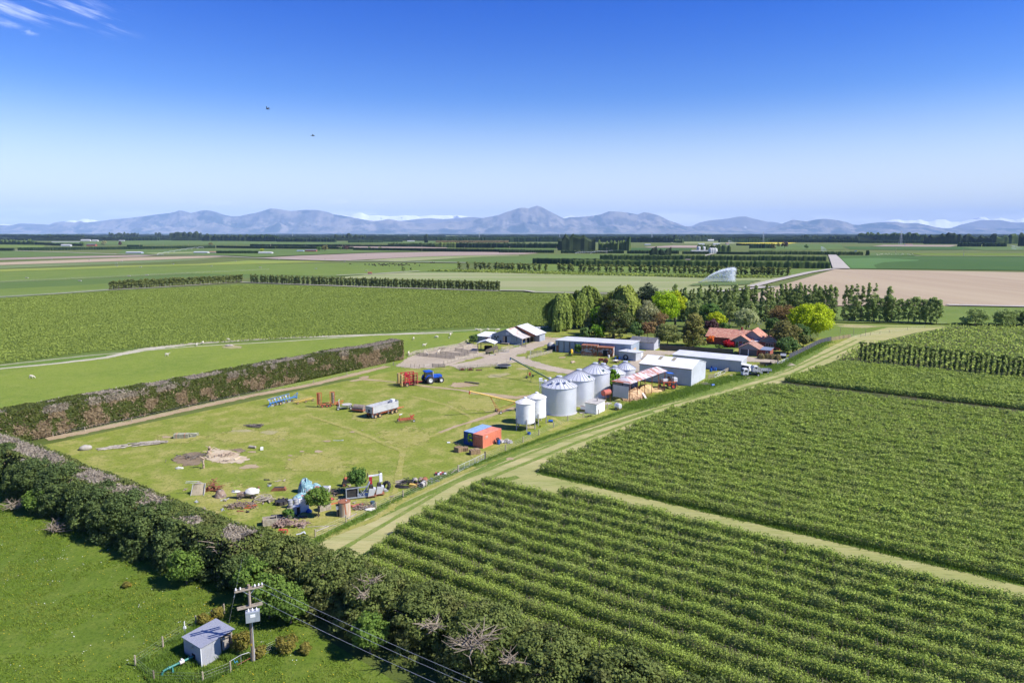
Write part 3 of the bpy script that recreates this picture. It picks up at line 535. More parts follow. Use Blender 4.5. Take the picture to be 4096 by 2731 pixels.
def twig_mesh(name,off,s0,s1,per,hgt,wid):
 n=int((s1-s0)*per);s=rng.uniform(s0,s1,n);a=np.outer(s,RD)+(off+rng.normal(size=n)*wid*.2)[:,None]*RN
 h=hgt*rng.uniform(.75,1.2,n);d=rng.normal(size=(n,2))*.14;q=np.empty((n,4,3));ww=rng.uniform(.012,.03,n)
 b=np.concatenate([a,np.full((n,1),.25)],1);t=np.concatenate([a+d,h[:,None]],1);pr=np.concatenate([np.tile(np.array([[.9,.4]]),(n,1))*ww[:,None],np.zeros((n,1))],1)
 q[:,0]=b-pr;q[:,1]=b+pr;q[:,2]=t+pr*.6;q[:,3]=t-pr*.6
 return quads_mesh(name,q)
near_poly=[(-19.5,77.5),(-15.6,88.5),(-4.8,107.8),(-1.5,107.4),(22.8,94.3),(56,70.7),(95,43.5),(60,22),(0,40),(10,56.5)]
mid_poly=[(4.8,114.0),(35.4,152.3),(70.2,180.6),(115.3,148.2),(180,104),(100,49.0),(60.3,76.1),(24.6,100.5)]
far_poly=[(75.8,186.3),(104.0,213.5),(141,187.5),(230,120),(172,113),(118,155.8)]
back_poly=[(106,218),(111,226),(126,244),(158,267),o(2190,752),o(2700,756),(260,190),(235,125),(145,190)]
def offs(poly):v=[p[0]*RN[0]+p[1]*RN[1] for p in poly];return min(v),max(v)
def rows(poly,step,first,**k):
 lo,hi=offs(poly);q=lo+first;out=[]
 while q<hi:
  sp=row_span(poly,q)
  if sp and sp[1]-sp[0]>3:out.append((q,sp[0]+rnd.uniform(-.5,.5),sp[1]))
  q+=step
 return out
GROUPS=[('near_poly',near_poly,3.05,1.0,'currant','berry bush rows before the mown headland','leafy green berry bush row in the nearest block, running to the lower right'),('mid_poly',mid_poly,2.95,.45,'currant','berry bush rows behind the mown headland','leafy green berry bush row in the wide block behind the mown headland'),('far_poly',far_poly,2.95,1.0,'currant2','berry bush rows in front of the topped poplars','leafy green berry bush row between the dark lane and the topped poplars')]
for gi,(nm,poly,step,first,mk,grp,lab) in enumerate(GROUPS):
 rr=rows(poly,step,first)
 for i,(q,a,b) in enumerate(rr):
  cy=(a+b)/2*RD[1]+q*RN[1];cx=(a+b)/2*RD[0]+q*RN[0];dist=math.hypot(cx,cy)
  dens={0:620,1:350,2:215}[gi]*max(.55,min(1.25,{0:85,1:120,2:170}[gi]/dist));size={0:.125,1:.172,2:.225}[gi]*max(.85,min(1.15,dist/{0:80,1:120,2:175}[gi]))
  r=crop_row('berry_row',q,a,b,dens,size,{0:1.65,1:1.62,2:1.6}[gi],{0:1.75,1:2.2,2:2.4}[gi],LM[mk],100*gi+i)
  L2=lab
  if i==0:L2={0:'berry bush row nearest the hedge, ending at the bottom edge',1:'front berry bush row along the upper edge of the mown headland',2:'front berry bush row along the dark lane below the topped poplars'}[gi]
  if i==len(rr)-1:L2={0:'short berry bush row on the lower edge of the mown headland',1:'last berry bush row of the wide block, beside the dark lane',2:'last berry bush row, at the foot of the topped poplars'}[gi]
  tag(r,L2,'berry row',grp)
  if gi<2:tag(link('bare_stems',twig_mesh('bare_stems',q,a,b,9 if gi==0 else 4,1.6,1.6),LM['stem'],r),kind='stuff')
def field_tufts(name,poly,step,along,hgt,size,mat,label,ang,per=3,seed=1,wid=.9,gaps=()):
 """a whole far block of low bushes as one mass"""
 c,s_=math.cos(ang),math.sin(ang);P0=np.array(poly);D=np.array([c,s_]);Nn=np.array([-s_,c])
 u=P0@D;v=P0@Nn;gu=np.arange(u.min(),u.max(),along);gv=np.arange(v.min(),v.max(),step)
 A,B=np.meshgrid(gu,gv);A=A.ravel()+rng.uniform(-.5,.5,A.size)*along;B=B.ravel()+rng.normal(size=B.size)*wid*.28
 Q=np.outer(A,D)+np.outer(B,Nn);k=pip(Q,poly)&in_view(Q,1.08,1.3)
 for (g0,g1) in gaps:k&=~((B>g0)&(B<g1))
 Q=Q[k];n=len(Q);Q=np.repeat(Q,per,0);hh=hgt*(.6+.8*vnoise(np.c_[Q,Q[:,:1]*0],.5,seed))
 z=hh*rng.uniform(.25,1.0,len(Q));Q=Q+rng.normal(size=Q.shape)*wid*.3
 N=np.c_[rng.normal(size=(len(Q),2))*.5,np.ones(len(Q))*.8]
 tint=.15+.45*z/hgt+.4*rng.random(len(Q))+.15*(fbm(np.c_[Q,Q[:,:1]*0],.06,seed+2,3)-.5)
 r=link(name,leaf_mesh(name,np.c_[Q,z],N,size,tint,jit=.35,aspect=1.3),LM[mat])
 return tag(r,label,'crop',kind='stuff')
field_tufts('berry_bushes',back_poly,2.9,.62,1.5,.55,'currant2','broad block of green berry bushes behind the topped poplars',ROW,per=4,seed=3,wid=1.5)
cf=[o(-60,694),o(0,688),o(250,671),o(570,655),o(1148,672),o(1262,677),o(1500,686),(75,335),(40,303),(4,296),o(1090,752),o(900,763),o(640,780),o(440,790),o(200,811),o(-60,845)]
ca=R(27.5);cn=np.array([-math.sin(ca),math.cos(ca)])
gp=[]
for p in (o(0,787),o(520,745),o(1000,712)):pass
gcen=[float(np.dot(np.array(p),cn)) for p in (o(300,763),o(760,718),o(900,690))]
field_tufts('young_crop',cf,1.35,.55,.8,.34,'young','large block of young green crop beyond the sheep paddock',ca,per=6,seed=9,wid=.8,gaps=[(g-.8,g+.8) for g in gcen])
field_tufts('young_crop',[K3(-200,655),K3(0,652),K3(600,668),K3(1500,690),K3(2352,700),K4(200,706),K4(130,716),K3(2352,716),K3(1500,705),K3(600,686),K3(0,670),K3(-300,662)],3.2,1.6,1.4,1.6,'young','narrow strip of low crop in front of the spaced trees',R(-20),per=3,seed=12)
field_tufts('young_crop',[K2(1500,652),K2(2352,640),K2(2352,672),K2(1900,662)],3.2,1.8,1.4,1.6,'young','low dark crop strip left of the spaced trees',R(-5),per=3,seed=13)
def tufts(name,pts,hgt,wid,mat,label,seed=0,blades=5,spread=.18,lean=.35):
 P=np.asarray(pts,float);n=len(P);P=np.repeat(P,blades,0);P=P+np.c_[rng.normal(size=(len(P),2))*spread,np.zeros(len(P))]
 h=hgt*rng.uniform(.45,1.15,len(P));d=rng.normal(size=(len(P),2))*lean;a=rng.uniform(0,math.pi,len(P));wv=np.c_[np.cos(a),np.sin(a),a*0]*wid/2
 q=np.empty((len(P),4,3));t=P+np.c_[d*h[:,None],h];q[:,0]=P-wv;q[:,1]=P+wv;q[:,2]=t+wv*.25;q[:,3]=t-wv*.25
 q[:,:2,2]-=.02
 tint=np.repeat(rng.random(n),blades)*.5+.5*rng.random(len(P))
 return tag(link(name,quads_mesh(name,q,tint),LM[mat]),label,'grass',kind='stuff')
def scatter(poly,n,dens_noise=None,thr=.5,z=.03):
 P=np.array(poly);lo,hi=P.min(0),P.max(0);Q=rng.uniform(lo,hi,(n,2));k=pip(Q,poly)
 Q=Q[k];Q=Q[in_view(Q,1.05,1.1)]
 if dens_noise is not None:Q=Q[fbm(np.c_[Q,Q[:,:1]*0],dens_noise,77,3)>thr]
 return np.c_[Q,np.full(len(Q),z)]
def line_pts(pts,wid,n):
 P=np.array(pts,float);seg=np.linalg.norm(np.diff(P,axis=0),axis=1);t=rng.uniform(0,seg.sum(),n);c=np.r_[0,np.cumsum(seg)]
 i=np.clip(np.searchsorted(c,t)-1,0,len(seg)-1);f=(t-c[i])/seg[i];Q=P[i]+(P[i+1]-P[i])*f[:,None]
 return np.c_[Q+rng.normal(size=Q.shape)*wid*.35,np.full(n,.05)]
pk=[o(-300,1080),o(0,1085),o(120,1140),o(640,1410),o(860,1568),(10,50),(-5,44),(-60,40),(-110,90)]
tufts('short_grass',scatter(pk,90000,.25,.42),.17,.10,'grassblade2','short green grass of the nearest paddock',blades=4,spread=.2,lean=.8)
tufts('long_grass',scatter([L8(110,930),L8(500,640),L8(860,470),L8(1060,310),L8(1640,500),L8(1900,860),L8(1600,1030),L8(1130,1300),L8(380,1240)],9000,.5,.38),.5,.06,'grassblade','rank dark grass round the pump hut',blades=6,spread=.16)
tufts('long_grass',line_pts([o(700,1258),o(1000,1101),o(1260,1003),o(1440,943)],1.0,2600),.24,.08,'grassblade','long green grass along the track fence',blades=5)
tufts('long_grass',line_pts([o(1440,938),o(1560,905),o(1640,880),o(1760,850),o(1790,838)],4.0,6500),.34,.14,'grassblade','long green grass beside the firewood shed and trucks',blades=5,spread=.3)
tufts('long_grass',line_pts([o(1790,842),o(1830,820),o(1900,785)],2.5,1500),.4,.16,'grassblade','long grass below the netting fence',blades=5,spread=.3)
tufts('long_grass',line_pts([o(865,1290),o(940,1215),o(1140,1105)],2.0,2600),.35,.1,'grassblade2','green grass at the ends of the berry rows',blades=5,spread=.25)
tufts('long_grass',line_pts([(5.2,113.3),(24.5,100.1),(47,84.7),(62,74.5)],1.2,2600),.4,.1,'grassblade','green grass under the front row beside the headland',blades=5,spread=.2)
df=scatter(pk,30000,.6,.60);k=fbm(df,1.6,5,2)>.60;df=df[k];n=len(df);q=np.empty((n,4,3));sz=rng.uniform(.015,.045,n)
for i,(dx,dy) in enumerate(((-1,-1),(1,-1),(1,1),(-1,1))):q[:,i]=df+np.c_[dx*sz,dy*sz,np.full(n,.1)+rng.uniform(0,.05,n)]
tag(link('daisies',quads_mesh('daisies',q),M('daisy_white',(.8,.8,.74),spec=.1,rough=.8)),'scattered white daisies in the near paddock grass','flowers',kind='stuff')
df=scatter(pk,3500);n=len(df);q=np.empty((n,4,3))
for i,(dx,dy) in enumerate(((-.04,-.04),(.04,-.04),(.04,.04),(-.04,.04))):q[:,i]=df+np.array([dx,dy,.14])
tag(link('dandelions',quads_mesh('dandelions',q),M('dandelion_yellow',(.75,.55,.03),spec=.1,rough=.8)),'scattered yellow dandelions in the near paddock grass','flowers',kind='stuff')
# ---------------------------------------------------------------- foliage colours
for nm,a,b,c in (('pine',(.05,.085,.025),(.18,.24,.068),(.09,.14,.05)),('cypress',(.085,.125,.03),(.23,.275,.07),(.19,.185,.065)),('elder',(0.103,0.184,0.029),(0.218,0.322,0.057),None),('gorse',(0.130,0.137,0.026),(0.312,0.260,0.058),(0.494,0.351,0.026)),('willow',(0.200,0.275,0.049),(0.367,0.451,0.100),(0.267,0.333,0.067)),('willow_light',(0.247,0.312,0.052),(0.390,0.442,0.091),None),('macro',(0.075,0.116,0.031),(0.181,0.222,0.064),(0.234,0.191,0.075)),('green',(0.100,0.213,0.015),(0.200,0.362,0.025),None),('lime',(0.237,0.388,0.010),(0.413,0.575,0.020),None),('darkpine',(0.034,0.060,0.029),(0.085,0.116,0.051),None),('pale',(0.275,0.288,0.125),(0.450,0.450,0.237),None),('rusty',(0.221,0.137,0.058),(0.364,0.234,0.111),(0.312,0.260,0.091)),('bushy',(0.067,0.144,0.038),(0.192,0.288,0.077),None),('olive',(0.134,0.173,0.042),(0.288,0.317,0.096),(0.230,0.240,0.067)),('oliveb',(0.188,0.184,0.045),(0.356,0.338,0.094),(0.281,0.281,0.075)),('poplar',(.24,.32,.10),(.46,.55,.20),(.35,.45,.14)),('poplar_light',(.24,.30,.09),(.42,.49,.18),None),('maple',(0.075,0.158,0.030),(0.165,0.285,0.060),None),('yellow',(.32,.44,.01),(.54,.63,.022),(.44,.52,.015)),('gold',(0.350,0.438,0.015),(0.562,0.600,0.025),None),('purple',(0.090,0.048,0.045),(0.180,0.105,0.090),None),('cream',(0.192,0.264,0.060),(0.660,0.672,0.360),None),('bronze',(0.196,0.133,0.049),(0.350,0.231,0.091),(0.266,0.210,0.070)),('brownolive',(0.144,0.144,0.042),(0.298,0.269,0.086),(0.211,0.202,0.058)),('topped',(.08,.12,.03),(.22,.29,.08),None),('hedgegreen',(.06,.085,.02),(.16,.19,.045),(.11,.12,.03)),('deadtan',(.25,.185,.105),(.46,.36,.22),None),('deadgrey',(.25,.21,.15),(.50,.435,.34),None),('farbelt',(.018,.034,.018),(.045,.07,.03),None),('ivy',(.09,.18,.02),(.2,.31,.04),None),('red',(.5,.02,.03),(.75,.05,.07),None),('mauve',(.42,.26,.5),(.62,.45,.68),None),('orange',(.7,.16,.03),(.85,.3,.07),None),('tussock',(.27,.22,.09),(.45,.38,.19),(.2,.2,.07))):
 LM[nm]=leafmat(nm+'_leaves',a,b,c,trans=.58 if 'poplar' in nm else.36,scale=.3)
BARK=M('bark',(.10,.08,.06),(.16,.13,.10),rough=.95,scale=2.5,bump=.4)
PALEBARK=M('pale_bark',(.24,.21,.17),(.16,.14,.11),rough=.95,scale=2.5,bump=.4)
DEADWOOD=M('dead_wood',(.27,.225,.165),(.19,.145,.10),rough=.95,scale=2.0,bump=.4)
DARKCORE=M('core_filler',(.022,.026,.014),(.035,.03,.02),rough=1,scale=1.2,spec=0)  # near-black colour of the filler boxes inside the hedges
def crown_mesh(name,shape,h,r,nclump,per,leaf,z0=.25,cr=.28,rz=None,seed=0,jit=.6,squash=.75,twist=0):
 zc=h*(z0+1)/2;hz=h*(1-z0)/2
 if shape=='round':
  C=ellipsoid_centres(nclump,(0,0,zc),(r*.82,r*.82,hz*.84),inner=.5)
  rad=r*cr*rng.uniform(.7,1.25,len(C))
 elif shape=='cone':
  t=rng.random(nclump)**.75;a=rng.uniform(0,2*math.pi,nclump);k=r*(1-t)**.8*rng.uniform(.55,1.0,nclump)
  C=np.c_[np.cos(a)*k,np.sin(a)*k,h*(z0+(1-z0)*t*.95)];rad=r*cr*(1.15-.8*t)*rng.uniform(.7,1.2,nclump)
 elif shape=='column':
  t=rng.random(nclump);a=rng.uniform(0,2*math.pi,nclump);prof=np.interp(t,[0,.12,.45,.8,1],[.55,.9,1.0,.62,.12]);k=r*prof*rng.uniform(.3,.95,nclump)
  C=np.c_[np.cos(a)*k,np.sin(a)*k,h*(z0+(1-z0)*t*.97)];rad=r*cr*(.5+.5*prof)*rng.uniform(.7,1.25,nclump)
 elif shape=='layers':
  t=rng.random(nclump)**.8;a=rng.uniform(0,2*math.pi,nclump);k=r*np.sqrt(np.clip(1-(t*.93)**2.4,.02,1))*rng.uniform(.45,1.02,nclump)
  C=np.c_[np.cos(a)*k,np.sin(a)*k,h*(z0+(1-z0)*t*.93)];rad=r*cr*rng.uniform(.7,1.25,nclump)
 P,N,k=clumps(C,rad,per,squash=squash,top=.3)
 cen=np.array([0,0,zc]);N=unit(N*.7+unit((P-cen)/np.array([r,r,hz]))*.5+np.array([0,0,.12]))
 tint=.55*k+.45*rng.random(len(P));up=None
 if shape=='column':up=np.tile([[0,0,1.0]],(len(P),1))
 return leaf_mesh(name,P,N,leaf,tint,jit=jit,up=up)
def willow_mesh(name,h,r,nst,leaf):
 a=rng.uniform(0,2*math.pi,nst);k=np.sqrt(rng.uniform(.03,1,nst));bulge=.8+.25*np.sin(a*3+1)+.12*np.sin(a*7)
 x,y=np.cos(a)*k*r*bulge,np.sin(a)*k*r*bulge
 top=h*(.99-.42*k**2.2)*(.86+.28*fbm(np.c_[x,y,x*0],.35,5,2));L=np.minimum(top*.85,h*rng.uniform(.16,.62,nst)*(.45+.6*k));m=26
 t=np.tile(np.linspace(0,1,m),nst);X=np.repeat(x,m);Y=np.repeat(y,m);Z=np.repeat(top,m)-np.repeat(L,m)*t
 P=np.c_[X*(1+.06*t),Y*(1+.06*t),Z]+rng.normal(size=(nst*m,3))*np.array([.16,.16,.25])
 N=unit(np.c_[X,Y,np.full(len(X),r*.45)]);g=np.repeat(rng.random(nst),m)
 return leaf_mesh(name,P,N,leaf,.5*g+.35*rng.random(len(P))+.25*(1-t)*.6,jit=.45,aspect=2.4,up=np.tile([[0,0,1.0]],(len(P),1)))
def tree(name,label,cat,pos,h,r,mat,shape='round',nclump=60,per=70,leaf=.5,z0=.2,cr=.28,trunk=None,group=None,bark=None,limbs=5,squash=.75,jit=.6,sx=1.0,rot=None):
 r=r*GROVE;t=thing(name,label,cat,pos,rnd.uniform(0,6) if rot is None else rot,group)
 me=willow_mesh('crown',h,r,nclump*5,leaf) if shape=='willow' else crown_mesh('crown',shape,h,r,nclump,per,leaf,z0,cr,squash=squash,jit=jit)
 c=link('crown',me,LM[mat],t)
 trunk_mb(h,trunk or h*.028,limbs,r*.7,seed=int(h*100),top=h*(z0+.45)).build('trunk',bark or BARK,t)
 if sx!=1:t.scale=(sx,1,1)
 return t
def wp(K,x,y,dy=0.0):
 p=K(x,y);return (p[0],p[1]+dy)
GROVE=1.14
# ---------------------------------------------------------------- the grove round the farmhouse
tree('willow_tree','large weeping willow on the left edge of the farmhouse grove','tree',(21.6,292),14.6,7.2,'willow','willow',150,leaf=.55,trunk=.55)
tree('willow_tree','tall weeping willow behind the shed, second from the grove\'s left end','tree',(32.5,299),17.0,7.4,'willow','willow',170,leaf=.55,trunk=.55)
tree('willow_tree','short drooping willow under the big left willow','tree',(19.6,286),6.6,3.4,'willow','willow',50,leaf=.5,trunk=.25)
tree('willow_tree','pale green willow rising behind the dark ragged conifer','tree',(48,292),18.0,8.2,'willow_light','willow',170,leaf=.55,trunk=.5)
tree('conifer','thin spiky conifer between willow and dark ragged conifer','tree',(30.0,269),10.8,2.3,'olive','cone',46,60,.45,z0=.1,cr=.3)
tree('broadleaf_tree','bright green broadleaf tree between willows and dark ragged conifer','tree',(34.5,276),11.5,3.4,'green','round',50,70,.5,z0=.25)
tree('shrub','glossy bright green round shrub behind the blue-grey shed','shrub',(33.3,263.5),6.0,2.8,'green','round',40,60,.45,z0=.08,trunk=.12)
tree('conifer','dark ragged olive conifer, the widest tree behind the blue-grey shed','tree',(40.3,267),15.6,6.2,'macro','layers',130,75,.5,z0=.08,cr=.2,squash=.55)
tree('shrub','dark glossy shrub with pale flowers right of the ragged conifer','shrub',(48.2,262),7.2,3.1,'bushy','round',40,60,.45,z0=.05,trunk=.12)
tree('shrub','low dark green shrub left of the ragged conifer foot','shrub',(28.6,262),5.0,2.4,'bushy','round',30,55,.45,z0=.05,trunk=.1)
tree('pine_tree','blackish green pine standing tallest at the back of the grove','tree',(62.0,314),18.6,6.0,'darkpine','round',60,75,.5,z0=.25,cr=.25)
tree('pale_tree','thin pale silvery tree just coming into leaf','tree',(56.5,284),14.2,4.6,'pale','round',70,45,.42,z0=.12,cr=.3,bark=PALEBARK)
tree('twiggy_tree','bare brownish twiggy tree behind the rusty round shrub','tree',(61.0,283),9.5,4.0,'rusty','round',60,30,.4,z0=.1,bark=PALEBARK,limbs=9)
tree('shrub','rusty orange-brown round topped shrub beside the dark roofed shed','shrub',(53.0,264),7.6,3.6,'rusty','round',70,60,.36,z0=.18,cr=.24,trunk=.16,limbs=9)
tree('maple_tree','vivid lime green spreading tree in the middle of the grove','tree',(66.3,294),17.0,6.9,'lime','round',95,75,.5,z0=.16,cr=.24)
tree('broadleaf_tree','yellow-green leafed tree tucked behind the lime green tree','tree',(73.0,303),16.0,4.6,'gold','round',50,60,.5,z0=.3)
tree('shrub','dense dark olive shrub left of the paling fence','shrub',(56.6,245.6),8.6,3.9,'olive','round',80,75,.42,z0=.03,cr=.3,trunk=.2,sx=1.2,rot=0)
tree('conifer','olive gold pointed conifer behind the paling fence','tree',(66.0,246.5),12.3,3.7,'oliveb','layers',90,75,.42,z0=.05,cr=.26)
tree('broadleaf_tree','mid green bushy tree behind the olive pointed conifer','tree',(83.0,283),12.8,5.0,'maple','round',60,70,.5,z0=.1)
tree('broadleaf_tree','sunlit yellow-lime tree above the farmhouse left end','tree',(82.5,274),9.8,4.0,'gold','round',55,70,.45,z0=.2)
tree('purple_tree','dark purple-leaved small tree behind the farmhouse roof','tree',(79.0,268.5),7.8,2.8,'purple','round',45,60,.42,z0=.2)
tree('shrub','plain green shrub under the yellow-lime tree','shrub',(84.5,270),6.0,2.8,'maple','round',35,60,.45,z0=.05,trunk=.14)
tree('flowering_tree','tree covered in cream white blossom behind the chimney','tree',(97.2,281),10.6,5.0,'cream','round',80,70,.42,z0=.12)
tree('shrub','dark shrub with white flowers beside the blossom tree','shrub',(107.5,279),7.0,3.0,'bushy','round',35,60,.42,z0=.05,trunk=.14)
tree('bronze_tree','bronze brown leafed tree left of the brilliant yellow tree','tree',(114.0,285),11.4,5.8,'bronze','round',85,70,.42,z0=.2)
tree('golden_tree','brilliant yellow-green rounded tree right of the farmhouse','tree',(115.8,262.5),14.6,7.9,'yellow','round',170,120,.5,z0=.1,cr=.25,trunk=.42)
tree('broadleaf_tree','olive brown rounded tree in front of the farmhouse right end','tree',(97.6,241.5),10.2,5.3,'brownolive','round',100,80,.42,z0=.06,cr=.24)
tree('shrub','dense round mid green bush beside the garage','shrub',(95.0,231.5),5.6,3.7,'bushy','round',70,80,.38,z0=.02,cr=.26,trunk=.16)
tree('shrub','dark bush between the olive brown and the yellow tree','shrub',(107.5,252),8.0,3.6,'bushy','round',45,60,.45,z0=.05,trunk=.14)
tree('shrub','shadowy green shrub under the yellow tree by the netting fence','shrub',(106.5,246),4.5,2.3,'olive','round',30,60,.4,z0=.02,trunk=.1)
tree('shrub','scarlet flowering rhododendron on the farmhouse lawn','shrub',(79.3,245.5),2.3,2.4,'red','round',40,50,.32,z0=0,trunk=.08,cr=.3)
tree('shrub','mauve flowering rhododendron by the farmhouse wall','shrub',(83.2,245.0),2.5,2.1,'mauve','round',36,50,.32,z0=0,trunk=.08,cr=.3)
tree('shrub','orange flowering azalea at the farmhouse left corner','shrub',(73.6,250),3.6,1.5,'orange','round',24,50,.32,z0=.2,trunk=.08)
tree('shrub','low pale green shrub behind the paling fence','shrub',(74.0,241.5),1.5,1.4,'elder','round',16,40,.3,z0=0,trunk=.06)
tree('shrub','dark red leaved shrub behind the dark roofed shed','shrub',(51.5,262),5.6,1.4,'red','cone',16,30,.35,z0=.3,trunk=.08)
for i,(x,y,h) in enumerate(((95,296,12.5),(89.5,299,11),(104,297,13),(80.5,299,13))):
 tree('pale_tree','pale yellow-green young tree among the poplars behind the blossom tree','tree',(x,y),h,2.6,'poplar_light','round',40,40,.45,z0=.1,cr=.32,group='pale saplings behind the blossom tree',bark=PALEBARK)
GROVE=1.0
# ---------------------------------------------------------------- poplars
def proto(name,label,cat,h,r,mat,shape,**k):
 return tree(name,label,cat,(0,-500),h,r,mat,shape,**k)
PV=[tree('poplar_tree','slim upright poplar in the row behind the farmhouse','tree',(0,0),18.0,rr,mm,'column',int(nc*1.2),50,.36,z0=.05,cr=.5,trunk=.26,group='upright poplars behind the farmhouse') for rr,mm,nc in ((1.75,'poplar',62),(1.5,'poplar',54),(2.0,'poplar',66),(1.6,'poplar_light',44),(1.9,'poplar',50))]
A,B=np.array([155.5,316.6]),np.array([178.0,313.5]);used=set()
pop=[]
for k,X in enumerate((935,985,1040,1105,1155,1215,1262,1330,1385,1445,1512,1570,1695,1755,1815,1888,1962,2040,2200)):
 yb=548+(X-1550)*.016;p=K6(X,yb);pop.append((p,{2200:17.0,1445:17.6,1262:17.4}.get(X,18.2+rnd.uniform(-.8,.8)),0))
for k in range(26):
 X=-330+k*47+rnd.uniform(-10,10);p=(K6(X,530)[0]*.985,318+rnd.uniform(-3,3));pop.append((p,rnd.uniform(15.5,18.5),1))
for k in range(9):
 X=980+k*66+rnd.uniform(-8,8);p=K6(X,545);pop.append(((p[0]+1,p[1]+5),rnd.uniform(12,15.5),1))
for k in range(12):pop.append(((lambda p:(p[0],p[1]+7))(K6(852+k*55+rnd.uniform(-12,12),545)),rnd.uniform(13,16),1))
for i,(p,h,kind) in enumerate(pop):
 v=(i*3+i//5)%5 if kind==0 else (3 if i%3==0 else (i%5))
 s=h/18.0
 if v not in used:t=PV[v];used.add(v);t.location=(*p,0);t.scale=(s,s,s)
 else:t=dup(PV[v],p,rnd.uniform(0,6),scale=(s*rnd.uniform(.85,1.15),s*rnd.uniform(.85,1.15),s))
W5=[tree('round_poplar','broad loose-crowned tree at the right end of the poplar row','tree',(0,0),12.2,2.9,'poplar','layers',60,36,.42,z0=.12,cr=.27,trunk=.2,group='broad trees at the end of the poplar row') for k in range(3)]
for i,(X,Y,tp) in enumerate(((1040,300,60),(1110,300,55),(1210,305,45),(1272,307,50),(1357,309,72),(1403,309,90),(1455,310,70),(1505,313,65),(1548,314,85),(1600,317,88))):
 p=B2(X,Y);s=1.0+.05*((i*7)%3-1)
 if i<3:t=W5[i];t.location=(*p,0);t.scale=(s,s,s)
 else:dup(W5[i%3],p,rnd.uniform(0,6),scale=(s,s,s))
rt=[tree('field_tree',lab,'tree',B2(x,y),h,r,'poplar','layers',70,50,.42,z0=.12,cr=.24,trunk=.22) for x,y,h,r,lab in ((1930,325,7.4,5.0,'single spreading tree right of the poplar row, apart from the rest'),(2190,328,7.4,5.2,'spreading tree at the far right edge, left one of its clump'),(2290,330,7.2,4.0,'spreading tree at the far right edge, middle one of its clump'),(2400,332,7.6,4.6,'spreading tree at the far right edge, cut by the frame'))]
TP=[]
for k in range(4):
 h,r=6.5,1.05;t=thing('topped_poplar','thin poplar with topped flat head in the berry field row','tree',(0,0),0,'topped poplars across the berry field')
 n=26;z=np.r_[rng.uniform(.9,6.0,n),np.full(10,6.3)];a=rng.uniform(0,6.28,n+10);kk=np.r_[rng.uniform(.05,.38,n),rng.uniform(.1,.75,10)]
 P,N,g=clumps(np.c_[np.cos(a)*kk,np.sin(a)*kk,z],np.r_[rng.uniform(.18,.34,n),np.full(10,.24)],13,squash=.8)
 link('crown',leaf_mesh('crown',P,N,.3,.5*g+.5*rng.random(len(P)),jit=.7),LM['topped'],t);trunk_mb(6.6,.15,6,.8,seed=k,top=6.3).build('trunk',BARK,t);TP.append(t)
tp_px=[(945,640),(985,645),(1022,645),(1062,652),(1105,655),(1145,660),(1188,665),(1228,668),(1272,675),(1315,680),(1358,680),(1403,685),(1445,690),(1497,697),(1540,702),(1578,705),(1622,712),(1665,716),(1710,720),(1752,728),(1800,735),(1848,742),(1888,748),(1930,752),(1968,757),(2017,763),(2063,770),(2110,775),(2157,780),(2205,785),(2245,790),(2295,795),(2340,800),(2385,806)]
for i,(X,Y) in enumerate(tp_px):
 p=B2(X,Y);s=1+.05*((i*5)%3-1)
 if i<4:TP[i].location=(*p,0)
 else:dup(TP[(i*3)%4],p,rnd.uniform(0,6),scale=(s,s,s))
